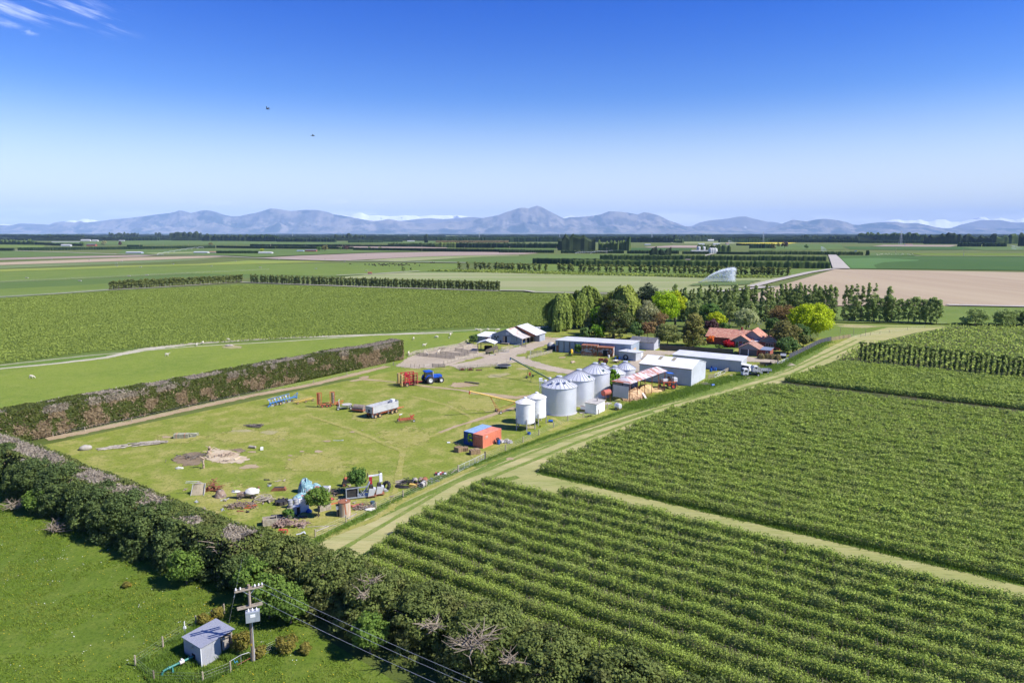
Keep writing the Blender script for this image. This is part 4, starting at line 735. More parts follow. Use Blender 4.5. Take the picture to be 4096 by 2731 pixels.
# ---------------------------------------------------------------- clipped shelter hedge behind the yard
def hedge_box(name,label,P0,P1,wid,h,nf,leaf,cat='hedge',green='hedgegreen',tan='deadtan',grey='deadgrey',seed=3,z0=.35,tan_thr=.535,grey_thr=.43,top_soft=0.0):
 P0,P1=np.array(P0),np.array(P1);L=np.linalg.norm(P1-P0);d=(P1-P0)/L;nr=np.array([d[1],-d[0]])
 t=thing(name,label,cat,(P0[0],P0[1]),0)
 def loc(s,a,z):q=np.outer(s,d)+np.outer(a,nr);return np.c_[q,z]
 def hh(s):return h*(.94+.14*fbm(np.c_[s,s*0,s*0],.12,seed,3))
 parts={'g':[],'t':[],'k':[]}
 for side,n in (('f',nf),('b',nf//3),('t',int(nf*wid/h*1.1)),('e0',nf//14),('e1',nf//14)):
  s=rng.uniform(0,L,n);z=z0+(hh(s)-z0)*rng.random(n);a=np.zeros(n)
  if side=='f':N=np.r_[nr,.25];s2=s;bul=.45*(fbm(np.c_[s,z,z*0],.6,seed+1,3)-.5)+.25*(fbm(np.c_[s,z,z*0],2.2,seed+2,2)-.5)-.35*np.clip(.9-z,0,1);a=bul
  elif side=='b':N=np.r_[-nr,.25];a=-wid+.3*rng.normal(size=n)
  elif side=='t':a=-wid*rng.random(n);z=hh(s)+.5*(fbm(np.c_[s,a,a*0],.8,seed+4,3)-.5);N=np.r_[0,0,1.0]
  else:a=-wid*rng.random(n);s=(np.zeros(n) if side=='e0' else np.full(n,L))+.2*rng.normal(size=n);N=np.r_[-d if side=='e0' else d,.2]
  P=loc(s,a,z)+rng.normal(size=(n,3))*.07;NN=np.tile(N,(n,1));tint=.5*fbm(P,1.2,seed+6,2)+.5*rng.random(n)
  pn=fbm(P+50,.34,seed+11,5)+.10*(rng.random(n)-.5);kn=fbm(np.c_[P[:,:2],P[:,:1]*0],.16,seed+21,4)+.08*(rng.random(n)-.5)
  if side=='t':edge=np.minimum(-a,wid+a)/wid;dead=(kn>grey_thr)&(edge>.10+.12*rng.random(n));kind=np.where(dead,2,0)
  else:kind=np.where(pn>tan_thr,np.where(z>h*.82,2,1),0);kind=np.where((kind==0)&(rng.random(n)<.03),1,kind)
  for key,kk in (('g',0),('t',1),('k',2)):
   m=kind==kk;parts[key].append((P[m],NN[m],tint[m]))
 def joined(key):return [np.concatenate(x) for x in zip(*parts[key])]
 P,N,T=joined('g');link('foliage',leaf_mesh('foliage',P,N,leaf,T,jit=.7,aspect=1.6),LM[green],t)
 for key,nm,mt in (('t','brown_patches',tan),('k','dead_top',grey)):
  P,N,T=joined(key)
  if len(P):link(nm,leaf_mesh(nm,P,N,leaf*1.0,T,jit=1.0,aspect=3.2),LM[mt],t)
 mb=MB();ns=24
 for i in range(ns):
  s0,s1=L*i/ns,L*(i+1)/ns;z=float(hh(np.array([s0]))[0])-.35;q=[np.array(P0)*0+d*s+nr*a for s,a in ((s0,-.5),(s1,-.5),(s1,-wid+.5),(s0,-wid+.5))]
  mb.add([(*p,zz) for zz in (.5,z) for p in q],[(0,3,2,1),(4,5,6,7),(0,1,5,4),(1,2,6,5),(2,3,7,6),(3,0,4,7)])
 mb.build('core_filler',DARKCORE,t)  # dark filler boxes, added so the hedge cannot be seen through
 mb=MB()
 for i in range(int(L/2.2)):
  s=(i+.5)*2.2+rnd.uniform(-.4,.4);p=d*s+nr*(-wid/2+rnd.uniform(-1,1.2));mb.cyl((*p,0),(*(p+nr*rnd.uniform(-.3,.6)),1.6),.16,.1,6)
 mb.build('trunk',BARK,t);return t
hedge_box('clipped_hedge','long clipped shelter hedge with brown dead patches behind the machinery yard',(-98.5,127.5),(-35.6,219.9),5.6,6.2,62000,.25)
# ---------------------------------------------------------------- shelter belt along the near paddock
HB0,HBD=np.array([-84.0,112.5]),np.array([.838,-.545]);HBN=np.array([-HBD[1],HBD[0]])
def hb(s,a):q=HB0+HBD*s+HBN*a;return (float(q[0]),float(q[1]))
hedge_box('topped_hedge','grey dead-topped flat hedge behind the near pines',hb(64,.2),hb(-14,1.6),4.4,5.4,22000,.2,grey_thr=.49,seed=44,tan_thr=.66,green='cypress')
pines=[(-7,-1.5,6.2,3.6),(1,-2.2,6.8,3.4),(8,-1.6,5.4,3.2),(14,-2.4,7.0,3.5),(21,-2.2,7.4,3.7),(27.5,-2.0,6.2,3.0),(33.5,-2.6,7.0,3.7),(40,-2.4,7.2,3.8),(46.5,-2.0,6.8,3.6),(52.5,-2.2,6.4,3.6),(57.5,-.6,5.8,3.4)]
plab=['dark pine at the left edge of the picture, start of the belt','dark bushy pine, second tree in from the left picture edge','low leafy dark tree in the belt, third from the left picture edge','tall dark pine in the belt, left of the bare grey gap','tallest pine of the belt with shaggy upright shoots','smaller pine beside the bare brown gap in the belt','bushy pine in the middle of the belt, above the paddock shadow','broad bushy pine in the belt behind a pale flowering elder','wide dark pine right of the broad bushy pine','dense pine next to the snapped dead limb','last pine before the flat-topped cypresses begin']
for i,(s,a,h,r) in enumerate(pines):
 tree('pine_tree',plab[i],'tree',hb(s,a-.9),h*.9,r*1.08,'pine','layers',190,60,.2,z0=.03,cr=.18,trunk=.24,squash=1.0,jit=.55)
for i,(s,a,h,r) in enumerate(((-3,-4.2,4.2,2.6),(11,-4.4,4.6,2.8),(24,-4.6,4.8,2.8),(31,-4.4,4.2,2.7),(38,-4.8,5.0,2.9),(46,-4.6,4.8,2.9),(53,-4.4,4.6,2.8),(59,-3.4,4.6,2.9),(64,-3.0,4.0,2.6))):
 tree('pine_tree','low bushy pine on the paddock side of the shelter belt, before the taller pines','tree',hb(s,a),h,r,'pine','layers',120,60,.2,z0=.0,cr=.2,trunk=.16,squash=1.0,jit=.55,group='low pines on the paddock side of the belt')
cyp=[(62.5,.5,5.2,4.4),(69,.2,5.6,4.8),(76,.4,5.6,4.9),(83,.3,5.4,5.0),(90,.6,5.5,4.9),(97,.4,5.6,5.0),(104,.7,5.5,4.9),(111,.8,5.4,4.9),(118,.9,5.4,4.9)]
clab=['flat-topped cypress beside the snapped dead limb, first of its row','wide wind-clipped cypress below the red drum','wide wind-clipped cypress behind the power pole','wind-clipped cypress at the end of the mown track','wind-clipped cypress under the wires, before the first berry row','wind-clipped cypress under the wires with a grey dead tangle','wind-clipped cypress with bare yellow branches on top','wind-clipped cypress near the bottom edge, under the wires','wind-clipped cypress cut by the bottom edge of the picture']
for i,(s,a,h,r) in enumerate(cyp):
 tree('cypress_tree',clab[i],'tree',hb(s,a),h,r,'cypress','layers',260,56,.2,z0=.06,cr=.15,trunk=.3,squash=.5,jit=.5)
eld=[(J5(700,440),4.6,2.4,'pale flowering elder in front of the broad bushy pine'),(J5(1480,760),4.8,2.6,'leafy elder directly behind the transformer pole'),(J5(1680,800),4.6,2.3,'leafy elder right of the transformer pole'),(J6(600,1200),4.4,2.0,'elder with cream flowers under the wires near the bottom edge'),(J5(1330,600),5.6,2.2,'bright leafy elder climbing behind the top of the pole'),(J4(330,200),4.4,2.6,'bright green leafy elder in the belt near the left edge')]
for p,h,r,lab in eld:tree('elder_bush',lab,'bush',p,h,r,'elder','round',50,75,.2,z0=.05,cr=.3,trunk=.1)
gor=[(L8(1160,320),1.5,.8,'yellow-flowering gorse bush by the fence corner post'),(L8(1370,230),1.5,.8,'greener gorse bush behind the pump hut'),(L8(1750,740),2.3,1.2,'large yellowish gorse bush between hut and power pole'),(L8(2040,800),1.2,.7,'small tan gorse bush right of the power pole'),(J5(1640,1060),1.7,1.2,'brown gorse bush at the hedge foot right of the pole'),(J5(1810,1090),1.1,.7,'small brown gorse tuft at the hedge foot'),(J4(1020,800),.7,.5,'small tan gorse tuft out in the paddock')]
for p,h,r,lab in gor:tree('gorse_bush',lab,'bush',p,h,r,'gorse','round',30,60,.13,z0=0,cr=.32,trunk=.05)
for p,h,r,lab in ((L5(960,800),4.7,2.1,'young yellow-green tree standing among the scrap'),):
 tree('young_tree',lab,'tree',p,h,r,'elder','round',60,60,.22,z0=.26,cr=.28,trunk=.09)
tree('young_tree','dark leafed elder tree growing through the scrapped harvester','tree',(L5(1630,400)[0],L5(1630,400)[1]),4.4,1.7,'maple','round',45,60,.22,z0=.18,cr=.3,trunk=.08)
tree('shrub','small leafy elder sapling beside the wooden crate','shrub',L5(450,860),2.3,.9,'maple','round',22,45,.2,z0=.05,trunk=.05)
tree('sapling','thin sapling leaning on the shipping containers','sapling',J7(435,625),2.9,.55,'green','column',18,30,.2,z0=.3,trunk=.05)
tree('shrub','dark leafy bush between the silos and firewood shed','shrub',K8(1500,640),6.3,2.4,'green','round',55,60,.3,z0=.05,cr=.3,trunk=.12)
tree('shrub','dark green shrub against the woolshed annexe','shrub',L7(545,730),4.0,2.0,'bushy','round',30,60,.35,z0=.02,trunk=.1)
tree('shrub','green shrub growing behind the rusty wagon bodies','shrub',(22.5,229.2),4.2,1.5,'maple','round',24,50,.35,z0=.02,trunk=.08)
def dead_limb(label,p,z,n,L,seed,group=None,mat=DEADWOOD):
 q=random.Random(seed);mb=MB()
 for k in range(n):
  a=q.uniform(0,6.28);e=q.uniform(-.1,.7);b=(q.uniform(-.7,.7)*L*.4,q.uniform(-.7,.7)*L*.4,z+q.uniform(-.3,.1));l=L*q.uniform(.4,1)
  m=(b[0]+math.cos(a)*l*.5,b[1]+math.sin(a)*l*.5,b[2]+e*l*.5);c=(m[0]+math.cos(a+q.uniform(-.6,.6))*l*.5,m[1]+math.sin(a+q.uniform(-.6,.6))*l*.5,m[2]+q.uniform(-.1,.5)*l*.4)
  mb.tube([b,m,c],[.07,.05,.02],5)
  for j in range(2):mb.cyl(m,(m[0]+q.uniform(-.7,.7),m[1]+q.uniform(-.7,.7),m[2]+q.uniform(0,.6)),.03,.012,4)
 return tag(mb.build('dead_branches',mat,None,(p[0],p[1],0)),label,'dead branches',group)
for (K,x,y,z,n,L,lab) in ((J2,460,850,4.9,9,3.0,'snapped pale limb hanging between pine and cypress'),(J6,600,600,5.0,16,1.8,'grey dead tangle on the belt beside the first berry row'),(J6,530,700,4.9,12,1.3,'small grey dead tangle below the larger one'),(J6,1150,960,5.1,20,2.0,'dead grey tangle on the clipped cypress, upper of two'),(J6,1480,1110,5.1,34,3.2,'wide sprawl of bare yellow branches on the cypress tops'),(J6,1800,1250,5.0,14,1.8,'small bare branch tangle near the bottom right end of the belt')):
 p=K(x,y,z);dead_limb(lab,p,z,n,L,x)
for (K,x,y,z,lab) in ((J4,960,180,2.5,'bare brown branches filling the gap between two pines'),(J4,100,150,.8,'tangle of dry brush under the leftmost pines'),(J4,440,330,.6,'dry brown brush at the foot of the belt')):
 p=K(x,y,z);dead_limb(lab,p,z,26,2.6,x+1)
# ---------------------------------------------------------------- buildings
def corr(name,col,col2=None,period=.76,axis=0,rough=.5,metal=.0,rust=None,rlo=.55,rhi=.62,rscale=.5,rstretch=(1,1,1),line=.82,bump=.35,spec=.5):
 """profiled sheet: narrow shade lines at the laps, ribs as bump, optional rust"""
 m,nt,out=_nodes(name);b=nt.nodes.new('ShaderNodeBsdfPrincipled');nt.links.new(b.outputs[0],out.inputs[0])
 b.inputs['Roughness'].default_value=rough;b.inputs['Metallic'].default_value=metal;b.inputs['Specular IOR Level'].default_value=spec
 v=_coords(nt);sp=nt.nodes.new('ShaderNodeSeparateXYZ');nt.links.new(v,sp.inputs[0]);x=sp.outputs[axis]
 fr=_math(nt,'FRACT',_math(nt,'DIVIDE',x,period),0);lap=_ramp(nt,fr,.03,.12)
 c=_mix(nt,_ramp(nt,_noise(nt,v,.35,5),.35,.65),col,col2 or tuple(k*.86 for k in col))
 if rust is not None:c=_mix(nt,_ramp(nt,_noise(nt,_coords(nt,rstretch),rscale,5,.65),rlo,rhi),c,rust)
 c=_mix(nt,lap,tuple(k*line for k in col),c);nt.links.new(c,b.inputs['Base Color'])
 w_=_math(nt,'SINE',_math(nt,'MULTIPLY',x,2*math.pi/(period/4)),0);bp=nt.nodes.new('ShaderNodeBump');bp.inputs['Strength'].default_value=bump;bp.inputs['Distance'].default_value=.02
 nt.links.new(w_,bp.inputs['Height']);nt.links.new(bp.outputs[0],b.inputs['Normal']);return m
BM={}
BM['blue_wall']=corr('blue_grey_cladding',(.30,.36,.43));BM['roof_grey']=corr('grey_roof_sheet',(.62,.625,.63),rough=.45);BM['roof_white']=corr('white_roof_sheet',(.76,.76,.76),rough=.5,line=.9)
BM['pale_wall']=corr('pale_cladding',(.50,.53,.56));BM['grey_wall']=corr('grey_cladding',(.43,.45,.48));BM['lav_wall']=corr('lavender_board',(.50,.50,.57),period=1.2,bump=.05)
BM['asb']=M('grey_fibre_roof',(.10,.10,.11),(.14,.14,.145),rough=.9,scale=.8,col3=(.5,.5,.46),scale3=1.1,lo3=.66,hi3=.7)
BM['rust_wagon']=M('rusted_wagon_paint',(.42,.44,.46),(.24,.10,.05),rough=.85,scale=.9,lo=.44,hi=.54,col3=(.16,.07,.04),scale3=2.0,detail=6)
BM['rust']=M('rust',(.30,.12,.06),(.19,.075,.04),rough=.9,scale=1.4,bump=.2)
BM['rust_roof']=corr('rust_streaked_roof',(.56,.55,.56),rust=(.36,.12,.06),rlo=.5,rhi=.55,rscale=.7,rstretch=(1.6,.28,1),rough=.6)
BM['wool_wall']=corr('weathered_iron_wall',(.22,.26,.32),(.32,.35,.40),rust=(.12,.085,.06),rlo=.6,rhi=.66,rscale=.8,rstretch=(1.6,1,.35),rough=.7)
BM['wool_roof']=corr('old_iron_roof',(.50,.48,.46),(.42,.38,.35),rust=(.42,.17,.09),rlo=.56,rhi=.62,rscale=.45,rstretch=(1.4,.5,1),axis=1,rough=.65)
BM['dark']=M('dark_interior',(.02,.02,.022),(.03,.028,.025),rough=1,spec=0);BM['timber']=M('weathered_timber',(.34,.29,.22),(.25,.21,.16),rough=.9,scale=3,stretch=(1,1,.4))
BM['dtimber']=M('dark_timber',(.10,.085,.065),(.15,.13,.10),rough=.95,scale=3);BM['rail']=M('grey_rails',(.42,.37,.29),(.30,.26,.20),rough=.9,scale=2.5)
BM['brick']=M('red_brick',(.30,.085,.06),(.24,.07,.05),rough=.9,scale=3,col3=(.36,.14,.1),scale3=9);BM['tile']=M('clay_tiles',(.43,.18,.12),(.34,.145,.105),rough=.85,scale=.9,col3=(.56,.33,.22),scale3=1.6,lo3=.5,hi3=.62,bump=.3)
BM['tile2']=M('old_clay_tiles',(.33,.185,.135),(.26,.14,.10),rough=.85,scale=.9,col3=(.42,.27,.2),scale3=1.6,bump=.3);BM['gboard']=corr('gable_boards',(.19,.20,.235),period=.3,axis=2,bump=.2);BM['white']=M('white_paint',(.80,.80,.80),(.74,.74,.74),rough=.5)
BM['glass']=M('window_glass',(.03,.04,.05),(.04,.05,.06),rough=.08,spec=.8);BM['gdoor']=corr('garage_door_panel',(.045,.055,.075),period=.5,axis=2,bump=.2);BM['galv']=corr('galvanised_silo',(.68,.69,.71),(.6,.62,.65),period=.55,axis=2,rough=.36,metal=.35,bump=.6,line=.86)
BM['galv_roof']=M('galvanised_roof',(.66,.67,.69),(.58,.6,.63),rough=.45,metal=.3,scale=.7);BM['rib']=M('roof_rib',(.28,.29,.33),(.34,.35,.39),rough=.5,metal=.4)
BM['wsilo']=M('chalky_white_paint',(.80,.80,.80),(.72,.72,.71),rough=.6,scale=.6,col3=(.42,.36,.29),scale3=1.5,lo3=.66,hi3=.72);BM['wsilo_roof']=M('lichen_stained_white',(.66,.65,.62),(.52,.47,.40),rough=.8,scale=1.3,lo=.45,hi=.6)
BM['concrete']=M('concrete',(.42,.40,.37),(.34,.32,.29),rough=.95,scale=1.2);BM['steelblue']=M('pale_steel',(.36,.40,.45),(.42,.45,.5),rough=.45,metal=.3);BM['paling']=corr('dark_palings',(.075,.075,.05),(.10,.09,.065),period=.15,rough=.95,bump=.5,line=.55)
BM['hut']=corr('hut_iron',(.43,.455,.52),(.39,.415,.48),period=.152,rough=.45,line=.8,bump=.7);BM['hut_y']=corr('hut_iron_side',(.52,.53,.57),(.47,.48,.52),period=.152,axis=1,rough=.45,line=.75,bump=.7);BM['hut_roof']=corr('hut_roof_iron',(.34,.35,.41),(.37,.38,.44),period=.152,axis=1,rough=.4,line=.86,bump=.6)
BM['skylight']=M('yellowed_skylight',(.30,.27,.17),(.26,.235,.15),rough=.6);BM['green_pipe']=M('green_pipe_paint',(.03,.16,.13),(.06,.22,.18),rough=.5,scale=4,col3=(.25,.17,.1),scale3=3,lo3=.6,hi3=.66)
BM['ply']=M('plywood',(.50,.36,.24),(.42,.30,.2),rough=.9);BM['lichen']=M('gutter_lichen',(.25,.17,.10),(.34,.28,.22),rough=1,scale=2);BM['blackm']=M('black_mesh',(.045,.05,.062),(.065,.07,.085),rough=.9,scale=2)
def prx(mb,poly,x0,x1):
 n=len(poly);vs=[(x0,y,z) for y,z in poly]+[(x1,y,z) for y,z in poly]
 mb.add(vs,[tuple(range(n-1,-1,-1)),tuple(range(n,2*n))]+[(i,(i+1)%n,n+(i+1)%n,n+i) for i in range(n)]);return mb
def along(p,rot,dx,dy):return (p[0]+dx*math.cos(rot)-dy*math.sin(rot),p[1]+dx*math.sin(rot)+dy*math.cos(rot))
def mono(t,L,D,hf,hb_,wall,roof,ov=.25,th=.1,x0=0.0,y0=0.0,wn='wall',rn='roof'):
 w_=prx(MB(),[(y0,0),(y0+D,0),(y0+D,hb_),(y0,hf)],x0,x0+L).build(wn,wall,t);k=(hb_-hf)/D
 r=MB().slab([(x0-ov,y0-ov,hf-ov*k+.01),(x0+L+ov,y0-ov,hf-ov*k+.01),(x0+L+ov,y0+D+ov,hb_+ov*k+.01),(x0-ov,y0+D+ov,hb_+ov*k+.01)],th).build(rn,roof,t);return w_,r
def gable_x(t,x0,L,y0,D,he,hr,wall,roof,ov=.3,th=.1,he2=None,ry=None,end=None):
 """ridge along x"""
 he2=he if he2 is None else he2;ym=y0+(D/2 if ry is None else ry)
 w_=prx(MB(),[(y0,0),(y0+D,0),(y0+D,he2),(ym,hr),(y0,he)],x0,x0+L).build('wall',wall,t);k=(hr-he)/(ym-y0);k2=(hr-he2)/(y0+D-ym);mb=MB()
 mb.slab([(x0-ov,y0-ov,he-ov*k+.01),(x0+L+ov,y0-ov,he-ov*k+.01),(x0+L+ov,ym,hr+.01),(x0-ov,ym,hr+.01)],th)
 mb.slab([(x0-ov,ym,hr+.012),(x0+L+ov,ym,hr+.012),(x0+L+ov,y0+D+ov,he2-ov*k2+.012),(x0-ov,y0+D+ov,he2-ov*k2+.012)],th);return w_,mb.build('roof',roof,t)
def gable_y(t,x0,L,y0,D,he,hr,wall,roof,ov=.3,th=.1,he2=None,rx=None,board=None,bz=None):
 """ridge along y; board: separate cladding on the front gable above bz"""
 he2=he if he2 is None else he2;xm=x0+(L/2 if rx is None else rx);w_=MB().prism([(x0,0),(x0+L,0),(x0+L,he2),(xm,hr),(x0,he)],y0,y0+D).build('wall',wall,t)
 k=(hr-he)/(xm-x0);k2=(hr-he2)/(x0+L-xm);mb=MB()
 mb.slab([(x0-ov,y0+D+ov,he-ov*k+.01),(x0-ov,y0-ov,he-ov*k+.01),(xm,y0-ov,hr+.01),(xm,y0+D+ov,hr+.01)],th)
 mb.slab([(xm,y0+D+ov,hr+.012),(xm,y0-ov,hr+.012),(x0+L+ov,y0-ov,he2-ov*k2+.012),(x0+L+ov,y0+D+ov,he2-ov*k2+.012)],th);r=mb.build('roof',roof,t)
 if board:MB().prism([(x0+.02,he-.35),(x0+L-.02,he2-.35),(x0+L-.02,he2-.03),(xm,hr-.05),(x0+.02,he-.03)],y0-.04,y0-.005).build('gable_boards',board,t)
 return w_,r
def window(t,x,y,z,w_,h,axis='y',frame=None,side=-1):
 """framed window on a wall facing -y (axis y) or +x (axis x)"""
 if axis=='y':
  f=MB().box(x,y-.05,z,x+w_,y-.004,z+h).build('window',frame or BM['white'],t);mb=MB();n=max(1,round(w_/.8));g=.07;pw=(w_-g*(n+1))/n
  for i in range(n):mb.box(x+g+i*(pw+g),y-.062,z+g,x+g+i*(pw+g)+pw,y-.053,z+h-g)
  mb.build('pane',BM['glass'],f)
 else:
  f=MB().box(x+.004,y,z,x+.05,y+w_,z+h).build('window',frame or BM['white'],t);MB().box(x+.053,y+.07,z+.07,x+.062,y+w_-.07,z+h-.07).build('pane',BM['glass'],f)
 return f
# ---- long blue-grey implement shed
r0=R(-21.5);t=thing('implement_shed','long blue-grey steel shed with dark posts along its shaded front','shed',along((39.8,225.3),r0,-26.5,0),r0)
mono(t,26.5,14.5,4.1,3.3,BM['blue_wall'],BM['roof_grey'])
for f_ in (.042,.115,.192,.263,.373,.446,.593):MB().box(26.5*f_,-.14,0,26.5*f_+.22,-.004,3.85).build('post',BM['dtimber'],t)
MB().box(.35,-.08,0,1.0,-.006,2.3).build('door',BM['rust'],t);MB().box(26.504,3.5,.2,26.56,8.5,2.0).build('side_door',BM['ply'],t)
# ---- grey fibre-roofed shed
r0=R(-29);t=thing('garden_shed','lavender grey shed with dark spotted fibre roof behind the implement shed','shed',along((50.3,238.0),r0,-9,0),r0);gable_x(t,0,9,0,7,2.7,4.0,BM['lav_wall'],BM['asb'])
MB().box(8.7,-.06,0,8.95,-.004,2.6).build('corner_board',BM['white'],t)
# ---- white gable shed
r0=R(-33);t=thing('gable_shed','large pale steel gable shed with white roof and two skylights','shed',along((48.5,180.7),r0,-15.0,0),r0);w_,rf=gable_x(t,0,15.0,0,12.3,4.7,6.3,BM['pale_wall'],BM['roof_white'],ov=.12)
k=1.6/6.15
for a in (3.9,7.8):MB().slab([(a,3.6,4.7+3.6*k+.125),(a+1.0,3.6,4.7+3.6*k+.125),(a+1.0,5.8,4.7+5.8*k+.125),(a,5.8,4.7+5.8*k+.125)],.02).build('skylight',BM['skylight'],rf)
mb=MB();mb.box(-.15,-.28,4.55,15.15,-.14,4.68)
for i in range(16):x=rnd.uniform(0,14.6);mb.blob((x,-.2,4.72),(rnd.uniform(.1,.4),.07,.06),6,4)
mb.build('gutter',BM['lichen'],t);MB().box(14.86,-.12,0,15.06,-.006,4.6).build('downpipe',BM['white'],t)
# ---- long low shed behind it
r0=R(-32);t=thing('low_shed','long low grey steel shed standing behind the white-roofed gable shed','shed',along((68.2,199.6),r0,-21,0),r0);mono(t,21,7,3.35,3.75,BM['grey_wall'],BM['roof_grey'])
mb=MB();mb.box(21.01,2.9,0,23.2,3.0,1.95).box(23.1,.4,0,23.2,2.9,1.95);mb.build('porch_wall',BM['white'],t);MB().slab([(21.0,.2,2.25),(23.4,.2,2.0),(23.4,3.1,2.0),(21.0,3.1,2.25)],.06).build('porch_roof',BM['roof_grey'],t);MB().box(21.02,.6,.0,22.4,2.8,1.5).build('locker',BM['blue_wall'],t)
# ---- small flat shed
r0=R(-37);t=thing('small_shed','small flat-roofed steel shed with a roof vent, right of the rusty wagons','shed',along((40.0,217.1),r0,-6.2,0),r0);w_,rf=mono(t,6.2,5.4,2.75,2.55,BM['grey_wall'],BM['roof_grey'])
MB().cyl((2.4,1.8,2.6),(2.4,1.8,3.2),.12,n=8).build('vent',BM['steelblue'],rf);MB().box(6.204,3.9,.2,6.25,4.7,2.2).build('door',BM['white'],t)
# ---- two old wagon bodies
for i,(p,L,h,lab) in enumerate((((23.5,228.1),5.4,3.5,'rusty old wagon body with peeling white paint, left one'),((28.9,226.3),5.1,3.1,'rusty old wagon body with a black doorway'))):
 t=thing('wagon_body',lab,'wagon body',p,R(-21),'old wagon bodies used as stores');b=MB().box(0,0,.25,L,2.4,h).build('body',BM['rust_wagon'],t);MB().box(-.05,-.05,.1,L+.05,2.45,.25).build('underframe',BM['rust'],t);MB().slab([(-.1,-.1,h+.01),(L+.1,-.1,h+.01),(L+.1,2.5,h+.12),(-.1,2.5,h+.12)],.05).build('roof',BM['rust'],t)
 mb=MB();mb.box(-.02,-.03,.3,L+.02,-.004,1.15);mb.build('lower_panel',BM['rust'],t);mb=MB()
 for x in np.linspace(.1,L-.2,5):mb.box(x,-.06,.3,x+.08,-.032,h-.1)
 mb.build('rib',BM['rust'],t)
 if i:MB().box(1.75,-.09,.35,3.15,-.064,2.2).build('doorway',BM['dark'],t)
# ---- woolshed
r0=R(-28);t=thing('woolshed','old weathered iron woolshed with rust-streaked roof and open side bay','woolshed',(3.6,248.9),r0)
MB().prism([(-12.7,0),(0,0),(0,2.45),(-3.4,3.55),(-6.6,5.5),(-12.7,3.3)],0,.12).build('front_wall',BM['wool_wall'],t)
MB().box(-12.7,.12,0,-4.0,10.4,2.9).build('wall',BM['wool_wall'],t);MB().box(-4.0,10.3,0,0,10.4,2.4).build('back_wall',BM['dtimber'],t);MB().box(-3.99,.2,0,-3.9,10.2,2.9).build('inner_wall',BM['dark'],t)
mb=MB();mb.slab([(.35,-.15,2.36),(.35,10.5,2.36),(-3.4,10.5,3.57),(-3.4,-.15,3.57)],.06).slab([(-3.4,-.15,3.58),(-3.4,10.5,3.58),(-6.6,10.5,5.52),(-6.6,-.15,5.52)],.06);mb.build('roof',BM['wool_roof'],t)
MB().slab([(-6.6,-.15,5.53),(-6.6,10.5,5.53),(-12.9,10.5,3.27),(-12.9,-.15,3.27)],.06).build('roof',BM['wool_roof'],t)
for y in (.3,3.4,6.6,9.9):
 ps=MB().box(-.1,y-.1,0,.12,y+.1,2.35).build('post',BM['timber'],t);mb=MB()
 for s in (-1,1):
  if 0<y+s*.9<10.2:mb.bar((.01,y,1.5),(.01,y+s*.9,2.3),.1)
 if mb.v:mb.build('brace',BM['timber'],ps)
MB().box(-6.95,-.03,.6,-6.2,-.004,2.9).build('doorway',BM['dark'],t);MB().box(-7.75,-.16,.6,-7.05,-.06,2.9).build('door',BM['ply'],t);MB().box(-6.15,-.10,.6,-4.6,-.03,2.95).build('door',BM['blue_wall'],t);MB().box(-6.7,-.06,3.4,-5.4,-.004,4.5).build('hatch',BM['lav_wall'],t);MB().box(-8.0,-.14,3.0,-3.0,-.07,3.1).build('door_track',BM['dtimber'],t)
for x,z in ((-9.1,.5),(-10.3,2.1),(-11.6,2.1),(-11.0,1.5)):MB().box(x,-.03,z,x+.5,-.004,z+.75).build('window',BM['dark'],t)
MB().box(-7.9,-1.6,.25,-4.8,-.18,.6).build('loading_step',BM['timber'],t)
MB().prism([(-11.2,0),(2.2,0),(2.2,3.05),(-5.6,6.0),(-11.2,3.9)],10.6,15.5).build('rear_wall',BM['wool_wall'],t);mb=MB();mb.slab([(2.7,6.8,2.9),(2.7,15.8,2.9),(-5.6,15.8,6.05),(-5.6,6.8,6.05)],.06).slab([(-5.6,6.8,6.06),(-5.6,15.8,6.06),(-11.5,15.8,3.8),(-11.5,6.8,3.8)],.06);mb.build('rear_roof',BM['roof_grey'],t);MB().prism([(-11.2,3.6),(-6.6,5.56),(-5.4,5.56),(.2,2.6),(2.2,2.6),(2.2,3.0),(-5.6,6.0),(-11.2,3.85)],6.9,7.0).build('rear_gable',BM['rust'],t)
t=thing('annexe','low lean-to annexe with a brown panel on the woolshed\'s left end','annexe',along((3.6,248.9),r0,-19.2,-1.2),r0);mono(t,6.4,7.5,2.35,3.0,BM['wool_wall'],BM['roof_white'],ov=.2);MB().box(4.4,-.05,.6,6.38,-.004,2.2).build('panel',M('pink_brown_board',(.36,.20,.16),(.30,.15,.11),rough=.9),t);MB().box(4.9,-.08,1.1,5.4,-.055,1.9).build('window',BM['dark'],t)
# ---- stockyard canopy and ramp
t=thing('yard_canopy','open white gabled canopy over the sheep yards','canopy',(-12.0,236.4),R(-12));mb=MB();mb.slab([(-.4,4.6,2.78),(-.4,-.3,2.78),(2.9,-.3,3.9),(2.9,4.6,3.9)],.06).slab([(2.9,4.6,3.91),(2.9,-.3,3.91),(6.2,-.3,2.79),(6.2,4.6,2.79)],.06);mb.build('roof',BM['roof_white'],t)
for x,y in ((0,0),(5.8,0),(0,4.3),(5.8,4.3)):MB().cyl((x,y,0),(x,y,2.8),.15,n=8).build('post',BM['timber'],t)
MB().bar((0,0,2.72),(5.8,0,2.72),.12).bar((2.9,0,2.72),(2.9,0,3.8),.1).build('truss',BM['timber'],t)
t=thing('sheep_crush','dark sheep handling crate with boards under the canopy','crate',(-9.8,237.6),R(-12));MB().box(0,0,.2,2.6,1.2,1.7).build('body',BM['dark'],t);MB().box(2.2,-.3,.3,3.3,-.2,1.2).build('board',BM['timber'],t);MB().box(3.4,.2,1.0,4.0,.8,1.7).build('bin',M('blue_bin',(.05,.16,.38)),t)
